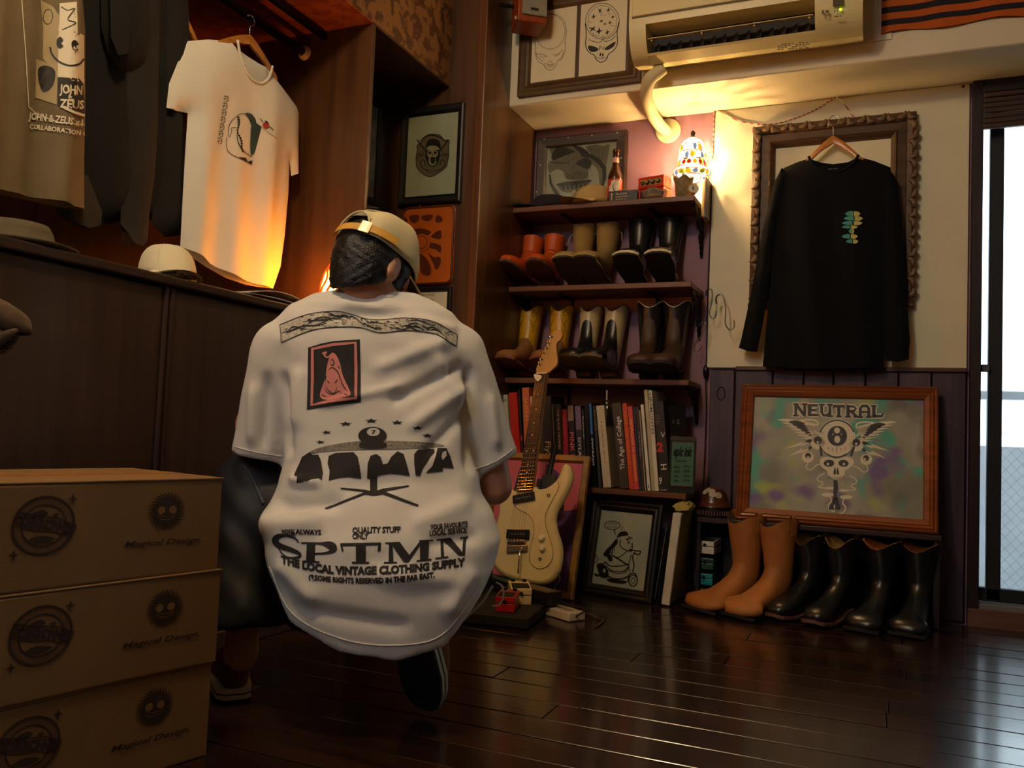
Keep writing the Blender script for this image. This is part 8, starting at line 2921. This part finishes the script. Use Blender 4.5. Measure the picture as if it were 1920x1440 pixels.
a.poly([(1390, 560), (1392, 460), (1430, 415), (1600, 405), (1610, 440), (1560, 490), (1480, 610), (1450, 690), (1405, 685)])
a.poly([(1640, 400), (1730, 398), (1770, 480), (1808, 612), (1690, 602), (1690, 640), (1510, 660), (1580, 590), (1620, 480)])
a.drape('table_print', pkm, shirt, f2b, 40)
Art().ell(960, 228, 68, 44, 24).poly([(1690, 440), (1728, 430), (1730, 480), (1690, 525), (1675, 490)]).drape('table_lights', M('shirt_bare_ink', (206, 202, 196), 0.88), shirt, f2c, 40)


def ptext(a, s_, x0, x1, h, base, bold=0.0, shear=0.0):
    """Lettering along a curved base line, in reading coordinates (y down)."""
    k0 = len(a.v)
    a.text(s_, 0, 0, h, x1 - x0, bold=bold, shear=shear)
    a.v[k0:] = [(x0 + x, base(x0 + x) - y) for x, y in a.v[k0:]]


a = Art()
ptext(a, '7', 938, 985, 42, lambda x: 250, 0.02)
a.drape('ball_numeral', pkm, shirt, f2d, 30)
z3 = zoomer(490, 960, 4.683)
f3 = onmesh(tree, z3, 0.0014)
arc = lambda x, x0, y0, xm, ym, x1, y1: np.interp(x, *zip(*smoothpath([(x0, y0), ((x0 + xm) / 2, (y0 + ym) / 2 + (ym - (y0 + y1) / 2) * 0.25), (xm, ym), ((x1 + xm) / 2, (y1 + ym) / 2 + (ym - (y0 + y1) / 2) * 0.25), (x1, y1)], 6)))
a = Art()
ptext(a, 'ALWAYS', 300, 525, 42, lambda x: 192 + (x - 300) * 0.04, 0.045)
a.drape('lettering_line', pkm, shirt, f3, 14)
a = Art()
ptext(a, 'DOORS', 225, 300, 42, lambda x: 192, 0.03, -0.3)
a.drape('lettering_line', pkm, shirt, f3, 14)
a = Art()
ptext(a, 'WELCOME', 185, 305, 38, lambda x: 190 + (x - 185) * 0.22, 0.035, -0.3)
a.drape('lettering_line', pkm, shirt, f3, 14)
a = Art()
ptext(a, 'QUALITY STUFF', 800, 1222, 50, lambda x: 188 - (x - 800) * 0.02, 0.045)
a.drape('lettering_line', pkm, shirt, f3, 14)
a = Art()
ptext(a, 'ONLY', 800, 942, 48, lambda x: 238, 0.045)
a.drape('lettering_line', pkm, shirt, f3, 14)
a = Art()
ptext(a, 'YOUR FAVOURITE', 1480, 1808, 46, lambda x: 158 - (x - 1480) * 0.09, 0.04)
a.drape('lettering_line', pkm, shirt, f3, 14)
a = Art()
ptext(a, 'LOCAL SERVICE', 1475, 1800, 46, lambda x: 210 - (x - 1475) * 0.09, 0.04)
a.drape('lettering_line', pkm, shirt, f3, 14)
a = Art()
ptext(a, 'THE LOCAL VINTAGE CLOTHING SUPPLY', 175, 1790, 66, lambda x: arc(x, 175, 450, 800, 548, 1800, 468), 0.06)
a.drape('lettering_line', pkm, shirt, f3, 14)
a = Art()
ptext(a, '@SOME RIGHTS RESERVED IN THE FAR EAST.', 415, 1520, 44, lambda x: arc(x, 415, 592, 960, 624, 1520, 572), 0.055)
a.drape('lettering_line', pkm, shirt, f3, 14)
L_ = Art()
L_.stroke(smoothpath([(330, 268), (300, 232), (220, 205), (150, 215), (125, 250), (160, 295), (260, 330), (335, 365), (330, 395), (250, 402), (190, 370), (150, 310)], 5), [12, 12, 14, 14, 14, 16, 18, 20, 22, 22, 24, 26, 30, 36, 42, 46, 50, 54, 56, 58, 58, 58, 56, 54, 52, 52, 52, 50, 46, 44, 42, 40, 36, 34, 30, 28, 26, 24, 22, 20, 20, 18, 18, 18, 16, 16, 14, 14, 14, 12, 12, 12, 10, 10, 10, 10])
# P
L_.poly([(400, 270), (475, 272), (470, 440), (395, 436)])
L_.poly([(352, 264), (480, 266), (480, 282), (352, 278)]).poly([(372, 424), (512, 432), (512, 448), (372, 442)])
L_.stroke(smoothpath([(470, 276), (560, 282), (625, 305), (625, 340), (560, 362), (470, 366)], 4), [16, 18, 22, 28, 40, 56, 66, 70, 72, 70, 66, 58, 44, 34, 26, 22, 20, 18, 16, 16, 16])
# T
L_.poly([(830, 280), (915, 280), (915, 440), (830, 440)])
L_.poly([(694, 276), (1050, 268), (1050, 290), (694, 300)]).poly([(694, 280), (712, 280), (722, 345), (706, 345)]).poly([(1030, 272), (1050, 272), (1046, 345), (1018, 345)]).poly([(795, 436), (945, 438), (945, 454), (795, 452)])
# M
L_.poly([(1120, 275), (1150, 275), (1160, 440), (1118, 440)]).poly([(1130, 268), (1215, 264), (1315, 400), (1250, 442)]).poly([(1395, 252), (1420, 250), (1290, 442), (1250, 442)]).poly([(1390, 250), (1470, 246), (1465, 420), (1392, 424)])
L_.poly([(1088, 268), (1200, 264), (1200, 278), (1088, 282)]).poly([(1076, 440), (1190, 438), (1190, 452), (1076, 454)]).poly([(1385, 248), (1506, 242), (1506, 256), (1385, 262)]).poly([(1362, 424), (1492, 410), (1492, 424), (1362, 438)])
# N
L_.poly([(1570, 245), (1594, 243), (1604, 400), (1576, 404)]).poly([(1572, 236), (1660, 226), (1780, 378), (1735, 384)]).poly([(1772, 218), (1800, 214), (1784, 380), (1760, 382)])
L_.poly([(1536, 238), (1650, 226), (1650, 240), (1536, 252)]).poly([(1526, 402), (1640, 388), (1640, 402), (1526, 416)]).poly([(1740, 222), (1812, 212), (1812, 226), (1740, 236)])
L_.drape('large_lettering', pkm, shirt, f3, 16)

# shorts
navy = M('navy_nylon', (17, 18, 26), 0.6, var=0.2, bump=0.15, bs=60)


def shorts_f(x, y, z):
    d = rcone(x, y, z, hipL, hipR, 0.135, 0.135)
    d = smin(d, rcone(x, y, z, hipR, np.array(hipR) + (np.array(knR) - np.array(hipR)) * 1.02, 0.112, 0.085), 0.04)
    d = smin(d, rcone(x, y, z, hipL, knL, 0.115, 0.090), 0.04)
    lowl = rcone(x, y, z, (knL[0], knL[1] - 0.01, knL[2]), (-0.295, 0.105, 0.20), 0.088, 0.100)
    d = smin(d, lowl, 0.03)
    d = np.maximum(d, 0.185 + 0.0 * x - z + np.where(x > -0.12, -1.0, 0.0))
    return d + 0.004 * np.sin(x * 60 + z * 25) * np.sin(z * 45)


vs, F = nets(shorts_f, (-0.46, -0.14, 0.10), (0.52, 0.50, 0.66), 0.010)
# keep the seat of the shorts inside the shirt
vs = relax(vs, F, 2, 0.4)
shorts = mb_np(to_world(vs), F).build('shorts', navy, person, smooth=True)
ts = BVHTree.FromPolygons([tuple(p) for p in to_world(vs)], [tuple(int(i) for i in q) for q in F])
fsn = onmesh(ts, None, 0.0015)
wpip = M('piping_cotton', (196, 192, 184), 0.7)
pts = [fsn(x, y) for x, y in smoothpath([(826, 1190), (850, 1178), (880, 1152), (905, 1128), (924, 1098)], 5)]
MB().tube(pts, 0.0028, 6).build('piping', wpip, shorts, smooth=True)
pts = [fsn(x, y) for x, y in smoothpath([(458, 873), (470, 890), (482, 915), (495, 945)], 5)]
MB().tube(pts, 0.0040, 6).build('piping', M('piping_grey', (70, 70, 74), 0.7), shorts, smooth=True)
q = fsn(930, 1092)
MB().tube(smoothpath([tuple(q + V(0, 0, 0)), tuple(q + PU * 0.012 - PWd * 0.012 + V(0, 0, -0.006)), tuple(q + PU * 0.016 - PWd * 0.014 + V(0, 0, -0.026)), tuple(q + PU * 0.008 - PWd * 0.012 + V(0, 0, -0.048)), tuple(q - PU * 0.008 - PWd * 0.008 + V(0, 0, -0.052))], 6), 0.0022, 6).build('drawcord', wpip, shorts, smooth=True)

# shoes
SH = [((-.218, .032), (-.218, .020), .014), ((-.206, .050), (-.207, .018), .032), ((-.170, .064), (-.172, .018), .044), ((-.120, .078), (-.120, .018), .049), ((-.070, .098), (-.070, .018), .043), ((-.030, .112), (-.020, .018), .037), ((.000, .108), (.020, .018), .035), ((.030, .104), (.045, .020), .032), ((.050, .096), (.056, .028), .020)]


def make_shoe(mat4, upper, side, bottom, lab):
    def T(p):
        return mat4 @ Vector((p[0], p[1], p[2]))
    sh = MB().loft([[T((p.x, p.y + YO, p.z)) for p in ring_pts(r, 20)] for r in SH]).build('shoe', upper, person, smooth=True, label=lab)
    ys = [-.226, -.220, -.206, -.172, -.120, -.070, -.020, .020, .048, .062]
    ws = [.012, .026, .040, .051, .055, .049, .042, .040, .036, .020]
    for nm, g, z0, z1, mt in (('sole', 0.0, 0.0, 0.006, bottom), ('foxing', 0.0018, 0.006, 0.030, side), ('foxing_stripe', 0.0026, 0.0160, 0.0195, M('stripe_black', (22, 20, 22), 0.6))):
        rings = []
        for y_, w_ in zip(ys, ws):
            w2 = w_ + g
            yy = y_ * (1 + g)
            rings.append([T((-w2, yy, z0)), T((w2, yy, z0)), T((w2, yy, z1)), T((-w2, yy, z1))])
        MB().loft(rings).build(nm, mt, sh)
    return sh


rub = M('foxing_white', (198, 190, 168), 0.6)
make_shoe(SHM, M('canvas_tan', (132, 84, 44), 0.8), rub, M('outsole_navy', (30, 32, 42), 0.8, bump=0.3), 'shoe standing on its toe with dark sole turned back')
hl = at(440, 1318, Z=0)
fd = (PWd * 0.95 - PU * 0.28).normalized()
xd = V(-fd.y, fd.x, 0)
rot = Matrix((xd, -fd, V(0, 0, 1))).transposed().to_4x4()
make_shoe(Matrix.Translation(V(hl.x, hl.y, 0.001) + fd * 0.062) @ rot, M('canvas_rust', (96, 40, 26), 0.8), rub, M('outsole_navy', (30, 32, 42)), 'flat rust red canvas shoe with white sole')
